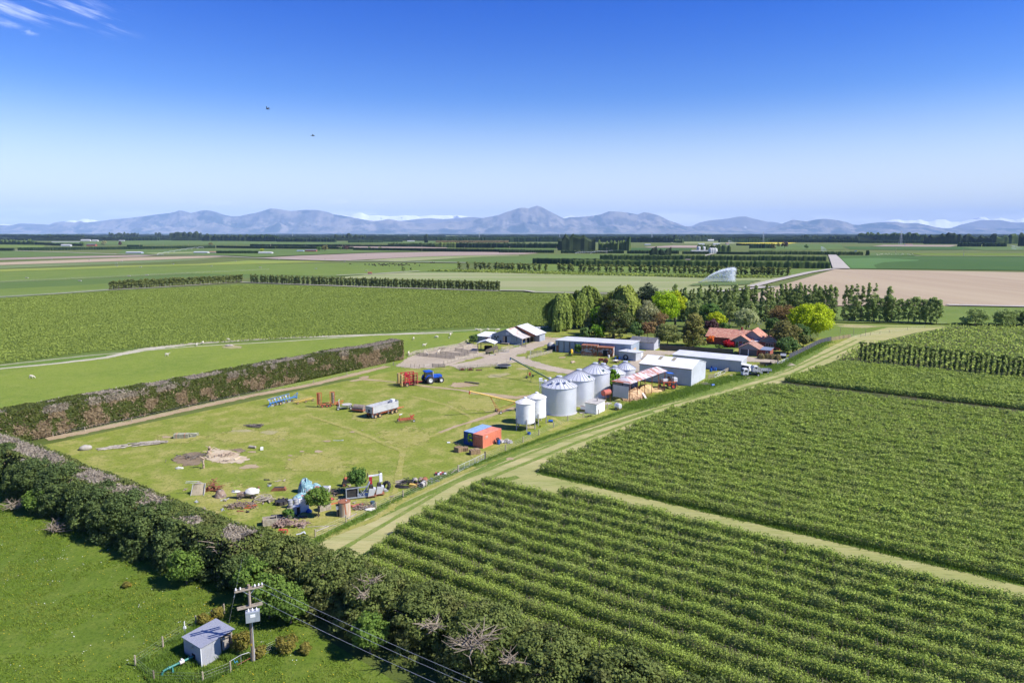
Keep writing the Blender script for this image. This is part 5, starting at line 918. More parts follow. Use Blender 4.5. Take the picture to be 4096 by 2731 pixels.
t=thing('loading_ramp','dark wooden stock loading ramp tilted up beside the yards','ramp',L7(880,985),R(38));mb=MB();mb.slab([(0,0,.9),(4.6,0,2.7),(4.6,.08,2.7),(0,.08,.9)],.0001);mb=MB()
for y in (0,1.0):mb.add([(0,y,.5),(4.6,y,1.5),(4.6,y,2.5),(0,y,1.5),(0,y+.07,.5),(4.6,y+.07,1.5),(4.6,y+.07,2.5),(0,y+.07,1.5)],[(0,1,2,3),(7,6,5,4),(0,4,5,1),(1,5,6,2),(2,6,7,3),(3,7,4,0)])
mb.build('side_boards',BM['dtimber'],t);MB().slab([(0,.07,.5),(4.6,.07,1.5),(4.6,1.0,1.5),(0,1.0,.5)],.05).build('floor',BM['dtimber'],t)
for x,h in ((.1,.9),(2.3,1.2),(4.5,1.6)):
 for y in (.0,1.05):MB().box(x,y-.06,0,x+.12,y+.06,h).build('leg',BM['dtimber'],t)
# ---- the farmhouse
hr=R(-31);H0=(77.1,228.9);t=thing('farmhouse','red brick farmhouse with orange tiled roofs and grey gables','house',H0,hr)
gable_x(t,-16,16.5,18.6,11.4,2.9,5.3,BM['brick'],BM['tile'],ov=.45,th=.12);window(t,-7.4,18.6,.8,2.0,1.3)
gable_y(t,-5.7,5.8,15.3,3.6,2.7,4.5,BM['brick'],BM['tile'],ov=.4,th=.12,board=BM['gboard'])
for (x,z,ww,h) in ((-4.6,.1,1.1,2.2),(-2.2,.9,1.1,1.3)):window(t,x,15.3,z,ww,h)
mono(t,1.4,3.0,2.45,2.65,BM['brick'],BM['tile2'],x0=-7.1,y0=15.6,wn='porch_wall',rn='porch_roof',ov=.15)
gable_y(t,-3.0,7.0,19.2,9.5,3.6,6.0,BM['gboard'],BM['tile'],ov=.35,th=.12,he2=3.2,rx=3.2)
gable_y(t,3.6,6.8,16.6,10.5,2.9,4.9,BM['brick'],BM['tile'],ov=.4,th=.12,board=BM['gboard']);window(t,5.6,16.6,.9,2.6,1.4)
MB().box(.2,16.6,0,3.5,19.1,2.5).build('link_wall',BM['brick'],t);MB().box(-.1,16.4,2.55,3.5,19.1,2.63).build('flat_roof',BM['white'],t)
MB().box(-4.9,24.0,4.6,-4.2,24.7,6.3).build('chimney',BM['brick'],t);mb=MB();mb.cyl((1.8,23.5,5.6),(1.8,23.5,8.2),.05,n=6).bar((.9,23.5,8.1),(2.7,23.5,8.3),.05)
for x in (1.1,1.5,2.2,2.6):mb.bar((x,23.1,8.15),(x,23.9,8.15),.03)
mb.build('aerial',BM['steelblue'],t)
t=thing('garage','brick double garage with two dark roller doors','garage',H0,hr);gable_y(t,0,6.4,0,7,2.55,4.2,BM['brick'],BM['tile2'],ov=.35,th=.12,board=BM['gboard'])
for x in (.55,3.4):MB().box(x,-.06,0,x+2.5,-.004,2.1).build('door',BM['gdoor'],t)
MB().box(3.1,-.08,0,3.35,-.004,2.15).build('door_post',BM['white'],t);MB().box(.4,-.07,0,.52,-.004,2.15).build('door_post',BM['white'],t);MB().blob((3.2,-.1,2.75),(.09,.09,.09),8,5).build('lamp',BM['blackm'],t)
mono(t,3.6,5.5,2.3,2.45,BM['brick'],corr('blue_grey_lean_roof',(.22,.26,.33)),x0=6.5,y0=.5,wn='store_wall',rn='store_roof',ov=.2);window(t,8.7,.5,1.1,.7,.9)
# ---- palings, house fences
def wall_fence(name,label,cat,pts,h,m,th=.06,part='palings',post=None,step=2.4,pm=None):
 t=thing(name,label,cat,pts[0]);o0=np.array(pts[0]);mb=MB();pp=MB()
 for a,b in zip(pts[:-1],pts[1:]):
  a=np.array(a)-o0;b=np.array(b)-o0;d=(b-a)/np.linalg.norm(b-a);n=np.array([-d[1],d[0]])*th/2;L=np.linalg.norm(b-a)
  mb.add([(*(a-n),.04),(*(b-n),.04),(*(b+n),.04),(*(a+n),.04),(*(a-n),h),(*(b-n),h),(*(b+n),h),(*(a+n),h)],[(0,3,2,1),(4,5,6,7),(0,1,5,4),(1,2,6,5),(2,3,7,6),(3,0,4,7)])
  if post:
   for s in np.arange(0,L,step):p=a+d*s-n*2.2;MB().cyl((*p,0),(*p,post),.07,n=6).build('post',pm or BM['timber'],t)
 mb.build(part,m,t);return t
wall_fence('paling_fence','dark green stained paling fence in front of the farmhouse lawn','fence',[(52.3,238.6),(64,234.2),(75.7,230.2)],1.85,BM['paling'])
wall_fence('netting_fence','black shade-netting fence curving beside the mown track','fence',[K6(1050,985),K6(1160,935),K6(1270,878),K6(1400,812),K6(1540,775)],1.75,BM['blackm'],.03,'netting',1.9,3.2)
wall_fence('netting_fence','low brown netting fence running right from the yellow tree','fence',[K6(1545,775),K6(1690,748),K6(1770,738)],1.4,M('brown_netting',(.20,.17,.09),(.27,.22,.11),rough=.9),.03,'netting',1.6,3.0)
# ---- grain silos
def silo(name,label,c,r,he,ht,group,ladder=None,vents=(),caps=(),door=None,nrib=24):
 t=thing(name,label,'silo',c,0,group);MB().cyl((0,0,0),(0,0,.18),r+.25,n=40).build('base',BM['concrete'],t)
 prof=[];n=int((he-.2)/.28)
 for i in range(n+1):z=.18+(he-.18)*i/n;prof.append((r+(.012 if i%2 else -.012),z))
 MB().lathe(prof,n=56).build('wall',BM['galv'],t);rr=.55
 rf=MB().lathe([(r+.18,he-.06),(r+.18,he),(rr,ht-.22),(rr,ht-.2)],n=56).build('roof',BM['galv_roof'],t);mb=MB()
 for i in range(nrib):a=2*math.pi*i/nrib;mb.bar(((r+.18)*math.cos(a),(r+.18)*math.sin(a),he+.05),(rr*math.cos(a),rr*math.sin(a),ht-.16),.045,.09)
 mb.build('roof_ribs',BM['rib'],rf);MB().lathe([(rr+.12,ht-.24),(rr+.12,ht),(.02,ht+.06)],n=20).build('cap',BM['galv_roof'],rf)
 for a,f in vents:
  q=rr+(r-rr)*f;z=ht-.2-(ht-.2-he)*f;ca,sa=math.cos(a),math.sin(a);MB().cyl((q*ca,q*sa,z),(q*ca,q*sa,z+.5),.16,n=8).lathe([(.02,.75),(.36,.62),(.4,.45),(.36,.42)],(q*ca,q*sa,z),12).build('vent',BM['galv_roof'],rf)
 for a,f in caps:
  q=rr+(r-rr)*f;z=ht-.2-(ht-.2-he)*f;MB().cyl((q*math.cos(a),q*math.sin(a),z-.05),(q*math.cos(a),q*math.sin(a),z+.3),.34,.28,12).build('lid',M('green_lid',(.02,.10,.09)),rf)
 if ladder is not None:
  mb=MB();ca,sa=math.cos(ladder),math.sin(ladder);n_=(-sa*.22,ca*.22)
  for s in (-1,1):mb.bar(((r+.2)*ca+n_[0]*s,(r+.2)*sa+n_[1]*s,.3),((r+.2)*ca+n_[0]*s,(r+.2)*sa+n_[1]*s,he+.5),.05)
  for z in np.arange(.5,he+.4,.35):mb.bar(((r+.2)*ca-n_[0],(r+.2)*sa-n_[1],z),((r+.2)*ca+n_[0],(r+.2)*sa+n_[1],z),.035)
  mb.build('ladder',BM['galv_roof'],t)
 if door is not None:
  ca,sa=math.cos(door),math.sin(door);MB().cbox(((r+.06)*ca,(r+.06)*sa,1.6),(.16,1.1,2.6),door).build('door',BM['rib'],t)
 return t
GS='galvanised grain silos in the yard'
silo('grain_silo','nearest and widest galvanised grain silo, three roof vents facing the track',(10.9,154.0),4.0,6.35,8.55,GS,math.pi*1.0,[(R(-128),.62),(R(-92),.62),(R(-62),.62),(R(-20),.6),(R(150),.55),(R(165),.8)])
silo('grain_silo','second tall galvanised silo, directly behind the nearest one',(16.3,162.2),3.7,6.3,8.5,GS,R(175),(),[(R(-40),.72)])
silo('grain_silo','third tall galvanised silo, beside the leafy bush',(21.2,170.4),3.7,6.3,8.5,GS,R(175),(),[(R(-55),.75)],R(-15))
silo('grain_silo','smallest silo, only its cone showing behind the third silo',(24.6,180.5),2.0,5.0,6.4,GS,None)
silo('grain_silo','shorter silo half hidden by the leafy bush',(27.1,176.3),2.75,4.7,6.6,GS,R(180))
silo('grain_silo','short silo farthest right, next to the white-roofed shed',(30.9,182.6),2.7,4.7,6.6,GS,R(180))
t=thing('elevator_leg','grey elevator frame on the left side of the nearest silo','elevator',(6.6,153.4),0);mb=MB()
for x,y in ((-.25,-.25),(.25,-.25),(.25,.25),(-.25,.25)):mb.bar((x,y,0),(x,y,7.4),.06)
for z in np.arange(.6,7.4,.8):mb.bar((-.25,-.25,z),(.25,-.25,z+.7),.04).bar((-.25,.25,z),(-.25,-.25,z+.7),.04)
mb.build('frame',BM['galv_roof'],t);MB().box(-.4,-.35,7.4,.4,.35,8.1).build('head_box',BM['white'],t);MB().bar((.3,0,7.4),(2.2,.2,7.0),.16).build('spout',BM['galv_roof'],t)
def hopper(label,c,a0):
 t=thing('feed_silo',label,'silo',c,0,'white hopper silos on legs');MB().lathe([(.25,.75),(1.9,1.55),(2.0,1.6),(2.0,3.4),(2.03,3.43),(2.0,3.46),(2.0,5.85),(2.1,5.9)],n=44).build('wall',BM['wsilo'],t)
 rf=MB().lathe([(2.12,5.84),(2.12,5.9),(.35,6.75),(.02,6.8)],n=36).build('roof',BM['wsilo_roof'],t);MB().cyl((0,0,6.7),(0,0,6.98),.32,n=14).build('cap',BM['wsilo'],rf)
 for k in range(5):a=a0+2*math.pi*k/5;MB().box(-.09,-.09,0,.09,.09,2.6).build('leg',BM['concrete'],t,(2.06*math.cos(a),2.06*math.sin(a),0),a)
 return t
hopper('white painted hopper silo on legs nearest the shipping containers',(2.8,139.9),R(-82));hopper('white painted hopper silo on legs, tucked against the big silo',(5.4,144.5),R(-82))
r0=R(-35);t=thing('pump_shed','small white block shed in front of the silos','shed',along((19.3,151.7),r0,-2.95,0),r0);w_,rf=mono(t,2.95,4.1,2.35,2.5,BM['white'],BM['concrete'],ov=.2);MB().cyl((1.9,2.4,2.4),(1.9,2.4,3.3),.17,n=8).build('vent',BM['concrete'],rf);mb=MB().box(-1.9,1.2,.15,-.05,1.35,1.1);mb.build('tray',BM['rust'],t);MB().box(-1.85,1.1,.3,-.1,1.19,1.0).build('panel',BM['white'],t)
# ---- firewood shed
r0=R(52);t=thing('firewood_shed','open-fronted pole shed with rust-streaked roof sheltering firewood','shed',(28.8,162.8),r0);Lf=19.6;D=4.7
mb=MB();e=4.75;rz=5.7
mb.slab([(-.5,-.4,e),(Lf+.4,-.4,e),(Lf-.3,D/2,rz),(2.2,D/2,rz)],.05).slab([(2.2,D/2,rz+.004),(Lf-.3,D/2,rz+.004),(Lf+.3,D+.4,e),(-.5,D+.4,e)],.05);mb.build('roof',BM['rust_roof'],t);MB().slab([(-.5,D+.4,e),(-.5,-.4,e),(2.2,D/2,rz)],.05).build('hip_roof',BM['rust_roof'],t)
for x in (0,4.0,7.9,11.8,15.6,19.2):MB().cyl((x,0,0),(x,0,e),.09,n=7).build('post',BM['rust'],t)
for x in (0,4.9,9.8,14.6):MB().cyl((x,D,0),(x,D,e),.1,n=7).build('back_post',BM['dtimber'],t)
MB().box(0,D+.1,.6,13.5,D+.16,4.2).build('back_wall',BM['wool_wall'],t);mb=MB();mb.box(-.06,.4,.9,-.01,D,3.9);mb.build('end_wall',BM['pale_wall'],t);mb=MB();mb.bar((-.0,.05,4.68),(Lf,.05,4.68),.1,.16).bar((14.0,D-.1,1.4),(19.1,.1,4.6),.1).bar((0,D-.2,1.2),(0,.3,4.4),.1);mb.build('braces',BM['dtimber'],t)
FW=along((28.8,162.8),r0,0,0)
def heap(n,cx,cy,rx,ry,hmax,seed,size=(.4,.16),pw=1.2):
 q=random.Random(seed);mb=MB()
 for k in range(n):
  a=q.uniform(0,6.28);d=math.sqrt(q.random());x,y=cx+rx*d*math.cos(a),cy+ry*d*math.sin(a);z=hmax*max(0,1-d**pw)*q.uniform(.75,1.0)+.08
  L=size[0]*q.uniform(.6,1.2);b=q.uniform(0,6.28);e=q.uniform(-.6,.6);dx,dy,dz=L/2*math.cos(b)*math.cos(e),L/2*math.sin(b)*math.cos(e),L/2*math.sin(e);mb.cyl((x-dx,y-dy,z-dz),(x+dx,y+dy,z+dz),size[1]*q.uniform(.6,1.15),n=5)
 return mb
c=along((28.8,162.8),r0,5.2,1.6);fm=M('split_firewood',(.52,.36,.21),(.34,.20,.11),rough=.9,scale=1.6,lo=.45,hi=.55,col3=(.62,.47,.31),scale3=2.2,detail=2)
mb=heap(900,0,0,4.6,2.4,2.6,5);mb.blob((0,0,0),(4.2,2.1,2.3),14,8);tag(mb.build('firewood',fm,None,(*c,0),r0),'heap of split orange-brown firewood under the pole shed','firewood',kind='stuff')
straw=M('straw',(.52,.38,.19),(.42,.29,.14),rough=1,scale=2.5,bump=.6)
c=along((28.8,162.8),r0,12.6,2.4);mb=MB().blob((0,0,.2),(3.0,2.0,1.7),16,9,.12,3).cbox((2.0,.2,.75),(1.8,1.9,1.5),.2).blob((3.4,-1.9,0),(2.6,1.6,.55),14,7,.15,5);tag(mb.build('straw_heap',straw,None,(*c,0),r0),'heap of loose golden straw and bales at the shed\'s far end','straw',kind='stuff')
t=thing('wooden_hurdle','grey wooden hurdle standing beside the straw heap','hurdle',along((28.8,162.8),r0,15.6,.2),R(-20));mb=MB()
for z in (.3,.65,1.0,1.3):mb.box(0,-.03,z-.14,2.0,.03,z+.14)
mb.build('boards',BM['dtimber'],t)
for x in (.1,1.9):MB().box(x-.05,.04,0,x+.05,.12,1.5).build('post',BM['dtimber'],t)
tag(MB().slab([(0,0,.05),(.6,0,.05),(.6,1.4,1.3),(0,1.4,1.3)],.05).build('pallet_board',M('white_board',(.62,.55,.47),(.5,.42,.35)),None,(*along((28.8,162.8),r0,5.6,-1.4),0),r0-R(20)),'pale slatted board leaning on the firewood heap','board')
t=thing('wire_cage','rusty wire cage panel lying along the firewood heap','cage panel',along((28.8,162.8),r0,6.6,-.9),r0);mb=MB()
for z in (.2,.6,1.0):mb.bar((0,0,z),(3.2,0,z),.04)
for x in np.arange(0,3.3,.4):mb.bar((x,0,.1),(x,0,1.1),.03)
mb.build('mesh',BM['rust'],t)
# ---------------------------------------------------------------- pump hut, power pole, fences
PST=M('round_posts',(.40,.34,.25),(.30,.25,.18),rough=.95,scale=4);WIRE=M('fence_wire',(.42,.43,.42),rough=.5,metal=.4);CAB=M('power_cable',(.55,.56,.58),rough=.45,metal=.3)
hr2=R(-35);HP=(-32.1,61.3);t=thing('pump_hut','small corrugated iron pump hut in the near paddock','hut',HP,hr2);L,D,h=3.05,3.3,2.1
MB().box(0,0,0,L,.06,h).build('front_wall',BM['hut'],t);mb=MB();mb.box(L-.06,.062,0,L,2.0,h);mb.build('side_wall',BM['hut_y'],t);MB().box(0,D-.06,0,L,D,h).build('back_wall',BM['hut'],t);MB().box(0,.062,0,.06,D-.062,h).build('far_wall',BM['hut_y'],t)
MB().slab([(-.12,-.12,h-.02),(L+.12,-.12,h-.02),(L+.12,D+.25,h+.14),(-.12,D+.25,h+.14)],.05).build('roof',BM['hut_roof'],t)
MB().box(L-.12,2.0,1.75,L+.03,D,1.9).build('lintel',BM['timber'],t);MB().box(L-.1,D-.18,0,L+.04,D-.06,2.1).build('door_post',BM['timber'],t);MB().box(L-.1,2.0,0,L-.02,2.08,2.0).build('door_post',BM['dtimber'],t)
MB().box(L-.30,2.3,.05,L-.24,3.05,1.75).build('door',M('door_board',(.36,.32,.28),(.3,.27,.24)),t);MB().box(.5,.3,.0,L-.5,D-.5,.9).build('pump',BM['dark'],t)
MB().cyl((1.55,-.10,1.6),(1.55,-.02,1.6),.13,n=12).build('vent',M('beige_vent',(.45,.43,.36)),t);MB().box(1.45,-.07,.28,1.95,-.004,.95).build('pipe_opening',BM['dark'],t)
mb=MB().box(-.03,-.03,0,.03,.03,0)
for x,y in ((L+.03,-.03),):MB().box(L-.02,-.07,0,L+.05,-.005,h).build('corner_strip',BM['white'],t)
t=thing('irrigation_pipe','green painted water pipe with a pale flange leaving the pump hut','pipe',along(HP,hr2,1.7,0),hr2)
mb=MB();mb.tube([(0,-.05,.72),(-.1,-2.65,.78),(-.14,-2.95,.70),(-.16,-3.05,.45),(-.16,-3.05,-.05)],.105,10);mb.build('pipe',BM['green_pipe'],t);MB().cyl((-.03,-1.0,.74),(-.05,-1.4,.75),.19,n=14).build('flange',M('pale_flange',(.55,.46,.42),(.62,.56,.52),rough=.6),t);MB().cyl((-.08,-2.35,.77),(-.08,-2.45,.77),.17,n=12).build('coupling',BM['green_pipe'],t);MB().cyl((-.06,-2.1,.7),(.3,-2.25,.45),.07,n=8).cyl((.3,-2.25,.3),(.3,-2.25,.5),.1,n=8).build('side_valve',BM['green_pipe'],t);MB().box(-.1,-1.25,.92,.08,-1.1,1.05).build('gauge',BM['white'],t)
pp=K_pole=(-25.1,60.6);t=thing('power_pole','wooden power pole with crossarms and a grey transformer beside the pump hut','pole',pp);MB().cyl((0,0,0),(0,0,7.95),.17,.125,12).build('pole',M('pole_wood',(.26,.19,.14),(.34,.28,.22),rough=.95,scale=1.2,stretch=(1,1,.3)),t)
ca=R(27);cu=(math.cos(ca),math.sin(ca));cn_=(-cu[1],cu[0])
for zz,L in ((7.55,1.3),(5.75,1.15)):
 for s in (-1,1):o_=(cn_[0]*.17*s,cn_[1]*.17*s);MB().bar((-cu[0]*L+o_[0],-cu[1]*L+o_[1],zz),(cu[0]*L+o_[0],cu[1]*L+o_[1],zz),.1,.13).build('crossarm',BM['timber'],t)
for k,d in enumerate((-1.15,-.75,.55,.9,1.2)):MB().lathe([(.02,0),(.07,.04),(.04,.09),(.075,.13),(.04,.18),(.06,.22),(.01,.26)],(cu[0]*d,cu[1]*d,7.62),10).build('insulator',BM['white'],t)
tb=thing;MB().cbox((.42,-.5,5.05),(1.25,.62,1.0),R(20)).build('transformer',BM['steelblue'],t);tr_=t.children[-1]
for k in (-1,0,1):MB().lathe([(.06,0),(.09,.05),(.05,.1),(.08,.15),(.03,.3)],(.42+.36*k*math.cos(R(20)),-.5+.36*k*math.sin(R(20)),5.55),10).build('bushing',BM['white'],tr_)
MB().cbox((.42+.32*math.sin(R(20)),-.5-.32*math.cos(R(20)),5.2),(.45,.03,.3),R(20)).build('plate',BM['white'],tr_);MB().bar((-.1,-.14,.2),(-.1,-.14,4.6),.05).build('cable_guard',BM['dtimber'],t);MB().bar((.15,-.1,.1),(.15,-.1,4.8),.06).build('conduit',M('white_conduit',(.6,.6,.6)),t);MB().box(-.09,-.19,1.7,.04,-.17,1.95).build('sign',M('yellow_sign',(.6,.42,.03)),t)
mb=MB();mb.bar((-cu[0]*1.15,-cu[1]*1.15,7.6),(-cu[0]*1.35,-cu[1]*1.35,7.0),.05).bar((-cu[0]*.6,-cu[1]*.6,7.5),(0,0,6.9),.05).bar((cu[0]*.6,cu[1]*.6,7.5),(0,0,6.9),.05);mb.build('brace',BM['steelblue'],t)
far_=J5(2352,960,6.9);wd_=np.array(far_)-np.array(pp);wd_/=np.linalg.norm(wd_)
for k,(d,lab) in enumerate(((1.2,'upper power wire running from the pole towards the bottom edge'),(.55,'middle power wire running from the pole towards the bottom edge'),(-.75,'lower power wire running from the pole towards the bottom edge'))):
 mb=MB();p0=np.array([cu[0]*d,cu[1]*d]);pts=[]
 for i in range(13):s=70*i/12;q=p0+wd_*s;pts.append((q[0],q[1],7.8-.12*k-1.5*(1-((i-6)/6)**2)))
 tag(mb.tube(pts,.010,5).build('power_wire',CAB,None,(*pp,0)),lab,'wire','wires strung from the power pole')
tag(MB().tube([(0,0,0),(1.4,1.3,7.0)],.006,5).build('stay_wire',CAB,None,(*L8(1540,330),0)),'thin stay wire slanting down behind the hut roof','wire')
t=thing('weather_sensor','white sensor box on a thin stake behind the hut','sensor',L8(868,470));MB().cyl((0,0,0),(0,0,1.35),.03,n=6).build('stake',BM['steelblue'],t);MB().box(-.12,-.08,.75,.12,.08,1.0).build('box',BM['white'],t);MB().cyl((0,0,1.1),(0,0,1.5),.05,n=8).build('antenna',BM['white'],t)
POSTME=MB().cyl((0,0,0),(0,0,1.15),.085,.08,8).mesh('post');POSTME.materials.append(PST)
SQ=MB().box(-.07,-.07,0,.07,.07,1.2).mesh('post');SQ.materials.append(BM['rail'])
def kid(name,me,parent,loc,rot=0,sc=None):
 o_=bpy.data.objects.new(name,me);COL.objects.link(o_);o_.parent=parent;o_.location=loc;o_.rotation_euler=(0,0,rot)
 if sc:o_.scale=sc
 return o_
def wire_fence(label,pts,nw=5,h=1.05,wr=.004,step=None,group=None,psc=1.0,name='wire_fence'):
 t=thing(name,label,'fence',pts[0],0,group);o0=np.array(pts[0]);P=[np.array(p)-o0 for p in pts];allp=[]
 for a,b in zip(P[:-1],P[1:]):
  n=1 if step is None else max(1,int(np.linalg.norm(b-a)/step))
  for k in range(n):allp.append(a+(b-a)*k/n)
 allp.append(P[-1])
 for p in allp:kid('post',POSTME,t,(*p,0),0,(psc,psc,h/1.05))
 mb=MB()
 for k in range(nw):
  z=h*(.12+.85*k/max(1,nw-1))
  for a,b in zip(P[:-1],P[1:]):mb.cyl((*a,z),(*b,z),wr,n=4,caps=False)
 mb.build('wires',WIRE,t);return t
wire_fence('wire fence with round posts on the left side of the pump hut',[L8(380,1200),L8(88,955),L8(520,655),L8(1040,320),L8(1290,230),L8(1480,130)],4)
wire_fence('wire fence with round posts between pump hut and camera',[L8(380,1200),L8(1148,1219),L8(1580,1050)],4);wire_fence('short wire fence right of the power pole',[L8(1960,850),L8(2300,690)],5)
t=thing('hoop_gate','bowed pipe gate tied with blue rope beside the power pole','gate',L8(1590,1010));e_=np.array(L8(1900,880))-np.array(L8(1590,1010));mb=MB();mb.tube([(0,0,.95),(*(e_*.5),1.12),(*(e_*.92),1.05),(*e_,.8),(*e_,.08)],.03,6).bar((*(e_*.5),.15),(*(e_*.5),1.1),.04);mb.build('frame',WIRE,t);MB().tube([(0,0,.15),(*(e_*.5),.3),(*e_,.42)],.03,6).build('rusty_rail',BM['rust'],t);MB().tube([(*(e_*.15),.95),(*(e_*.2),.55),(*(e_*.3),.7),(*(e_*.33),.5)],.03,5).build('rope',M('blue_rope',(.05,.3,.45)),t)
tf=[L5(905,1150),L5(1430,900),L5(1940,670),N7(882,298),N7(1192,158),J7(278,970)]
wire_fence('sparse post fence between the scrap and the mown track',tf,4,1.1,.010,None,None,1.15);wire_fence('post fence from the farm gate past the silos beside the track',[J7(640,795),J7(915,680),J7(1150,570),J7(1362,470),J7(1560,372),J7(1750,280),J7(1957,235),J7(2163,195),K8(1440,850),K8(1655,750)],4,1.15,.010,None,None,1.25)
wire_fence('thin fence along the foot of the clipped hedge',[B3(500,1050),B3(800,1000),B3(1240,910),B3(1780,790),B3(2250,685),J1(750,100),J1(1140,5),K7(70,530)],3,.95,.01,12);wire_fence('wire fence between the hedge end and the stockyard rails',[K7(72,535),K7(275,555),K7(318,558),K7(378,562),K7(432,562),K7(525,545)],5,1.05,.012)
t=thing('farm_gate','double galvanised mesh gate beside the mown track','gate',J7(278,970));g0=np.array(J7(278,970));ge=np.array(J7(640,795))-g0
MB().cyl((0,0,0),(0,0,1.35),.11,n=8).build('gate_post',PST,t);MB().cyl((*ge,0),(*ge,1.5),.14,n=8).build('gate_post',BM['dtimber'],t)
for a,b in ((.03,.6),(.62,.98)):
 A_,B_=ge*a,ge*b;mb=MB()
 for z in (.15,1.15):mb.cyl((*A_,z),(*B_,z),.025,n=6)
 for k in (0,.33,.66,1):q=A_+(B_-A_)*k;mb.cyl((*q,.15),(*q,1.15),.025,n=6)
 fr_=mb.build('gate_leaf',BM['galv_roof'],t);mb=MB()
 for z in np.arange(.28,1.1,.14):mb.cyl((*A_,z),(*B_,z),.008,n=4,caps=False)
 mb.build('mesh',WIRE,fr_)
mb=MB();mb.bar((0,0,.8),(-1.3,-.9,.05),.09);mb.build('stay',PST,t)
def rail_fence(label,pts,h=1.15,nr=4,step=2.2,m=None,group=None,cat='fence'):
 t=thing('rail_fence',label,cat,pts[0],0,group);o0=np.array(pts[0]);P=[np.array(p)-o0 for p in pts];n=0
 for a,b in zip(P[:-1],P[1:]):
  k=max(1,round(np.linalg.norm(b-a)/step));ang=math.atan2(*(b-a)[::-1])
  for i in range(k):kid('post',SQ,t,(*(a+(b-a)*i/k),0),ang,(1,1,h/1.15))
 kid('post',SQ,t,(*P[-1],0),0,(1,1,h/1.15))
 for r_ in range(nr):
  z=h*(.22+.72*r_/(nr-1));mb=MB()
  for a,b in zip(P[:-1],P[1:]):d=(b-a)/np.linalg.norm(b-a);q=np.array([d[1],-d[0]])*.09;mb.bar((*(a+q),z),(*(b+q),z),.035,.14)
  mb.build('rail',m or BM['rail'],t)
 return t
dk=M('shaded_rails',(.22,.19,.145),(.30,.26,.2),rough=.95)  # darker copy of the rail timber, shade put into its colour
for lab,K,pts,kw in (('outer sheep yard fence along the sheep paddock side',N8,[(115,322),(215,285),(525,232),(780,190),(915,128)],{}),('second sheep yard fence just inside the paddock side',N8,[(320,282),(525,240),(700,215),(850,190)],{}),('dark sheep yard fence along the front gravel pen',N8,[(215,308),(315,322),(495,338),(612,350),(735,360)],dict(m=dk)),('front sheep yard fence facing the machinery yard',N8,[(590,430),(690,408),(790,380),(875,358),(990,333),(1105,308),(1145,300)],{}),('dark fence through the middle of the sheep pens',N8,[(540,292),(690,308),(800,318),(930,322)],dict(m=dk)),('short dark fence at the back of the sheep pens',N8,[(525,245),(620,243)],dict(m=dk)),('angled dark fence right of the middle pens',N8,[(750,250),(830,262),(910,278),(1035,280)],dict(m=dk)),('light boarded fence between the pens',N8,[(500,295),(620,262),(750,248)],{}),('short dark rails near the annexe',N8,[(780,190),(850,190),(890,172)],dict(m=dk)),('light fence leading to the canopy',N8,[(850,222),(920,208),(990,198),(1050,192)],{}),('dark gate-like rails beside the tractor',N8,[(435,468),(605,475)],dict(m=dk)),('long fence below the gravel pen to the trampoline',N8,[(780,495),(950,483),(1130,470),(1300,457)],{}),('fence ending at the blue auger spout',K7,[(1290,540),(1400,512),(1465,490)],{}),('white topped rail fence at the front of the house yard loop',L7,[(1830,1095),(1970,1058),(2140,1015),(2300,975),(2400,950)],{}),('dark rail fence behind the white topped rails',L7,[(1910,985),(2050,980),(2150,975)],dict(m=dk)),('rails beside the loading ramp',L7,[(1020,945),(1120,930),(1270,935),(1385,930)],{}),('rail fence from the ramp to the woolshed corner',L7,[(1210,888),(1360,865),(1480,850)],{}),('short dark hurdles at the woolshed corner',L7,[(1680,810),(1790,815)],dict(m=dk)),('dark rails between white shed and truck',J8,[(1460,385),(1535,372)],dict(m=dk)),('rail fence end by the low shed',J8,[(1680,300),(1750,280)],{}),('small dark pallet-like rails behind the small shed',K5,[(1380,995),(1420,990)],dict(m=dk))):
 rail_fence(lab,[K(*p) for p in pts],**kw)
for lab,a,b in (('grey mesh gate by the woolshed corner',L7(1500,848),L7(1650,812)),('loose mesh gate leaning near the ramp',L7(1150,965),L7(1385,935)),('long mesh gate between white shed and low shed',J8(1540,372),J8(1680,310)),('white pipe gate standing open by the drive',N5(1700,460),N5(1980,335)),('small mesh gate on the stockyard drive',L7(1880,1010),L7(1905,960))):
 t=thing('mesh_gate',lab,'gate',a);d=np.array(b)-np.array(a);mb=MB()
 for z in (.12,1.12):mb.bar((0,0,z),(*d,z),.05)
 for k in (0,.5,1):mb.bar((*(d*k),.1),(*(d*k),1.14),.05)
 if 'white' in lab:mb.bar((*(d*.25),.1),(*(d*.4),1.1),.07).bar((*(d*.45),.1),(*(d*.6),1.1),.07)
 f=mb.build('frame',BM['white'] if 'white' in lab else BM['galv_roof'],t);mb=MB()
 for z in (.3,.5,.7,.9):mb.bar((0,0,z),(*d,z),.015)
 mb.build('mesh',WIRE,f)
wire_fence('tall post fence beyond the yellow tree',[K6(1650,690),K6(1805,705),K6(1945,715)],3,2.6,.012);wire_fence('paddock fence along the far stretch of mown track',[K6(1770,735),K6(1890,728),K6(2005,708),K6(2115,695),K6(2225,680),B2(1350,365),B2(1500,345)],3,1.1,.012)
wire_fence('post fence under the poplar row',[K6(1700,555),K6(2080,560),B2(1135,302),B2(1400,312),B2(1690,318)],3,1.0,.012,9);wire_fence('roadside fence above the sprinkler',[K3(2140,780),K3(2352,735),K4(240,735),K4(500,680)],3,1.2,.02,22)
wire_fence('distant fence line across the left green paddocks',[K1(-20,880),K1(500,848),K1(930,816)],3,1.2,.03,18);wire_fence('distant fence line above the left paddock',[K1(0,748),K1(560,722),K1(1100,696),K1(1600,672),K1(2300,640)],3,1.3,.03,22)
wire_fence('fence along the near side of the ploughed field',[B2(1690,160),B2(1800,160),B2(2400,172)],3,1.2,.03,18)
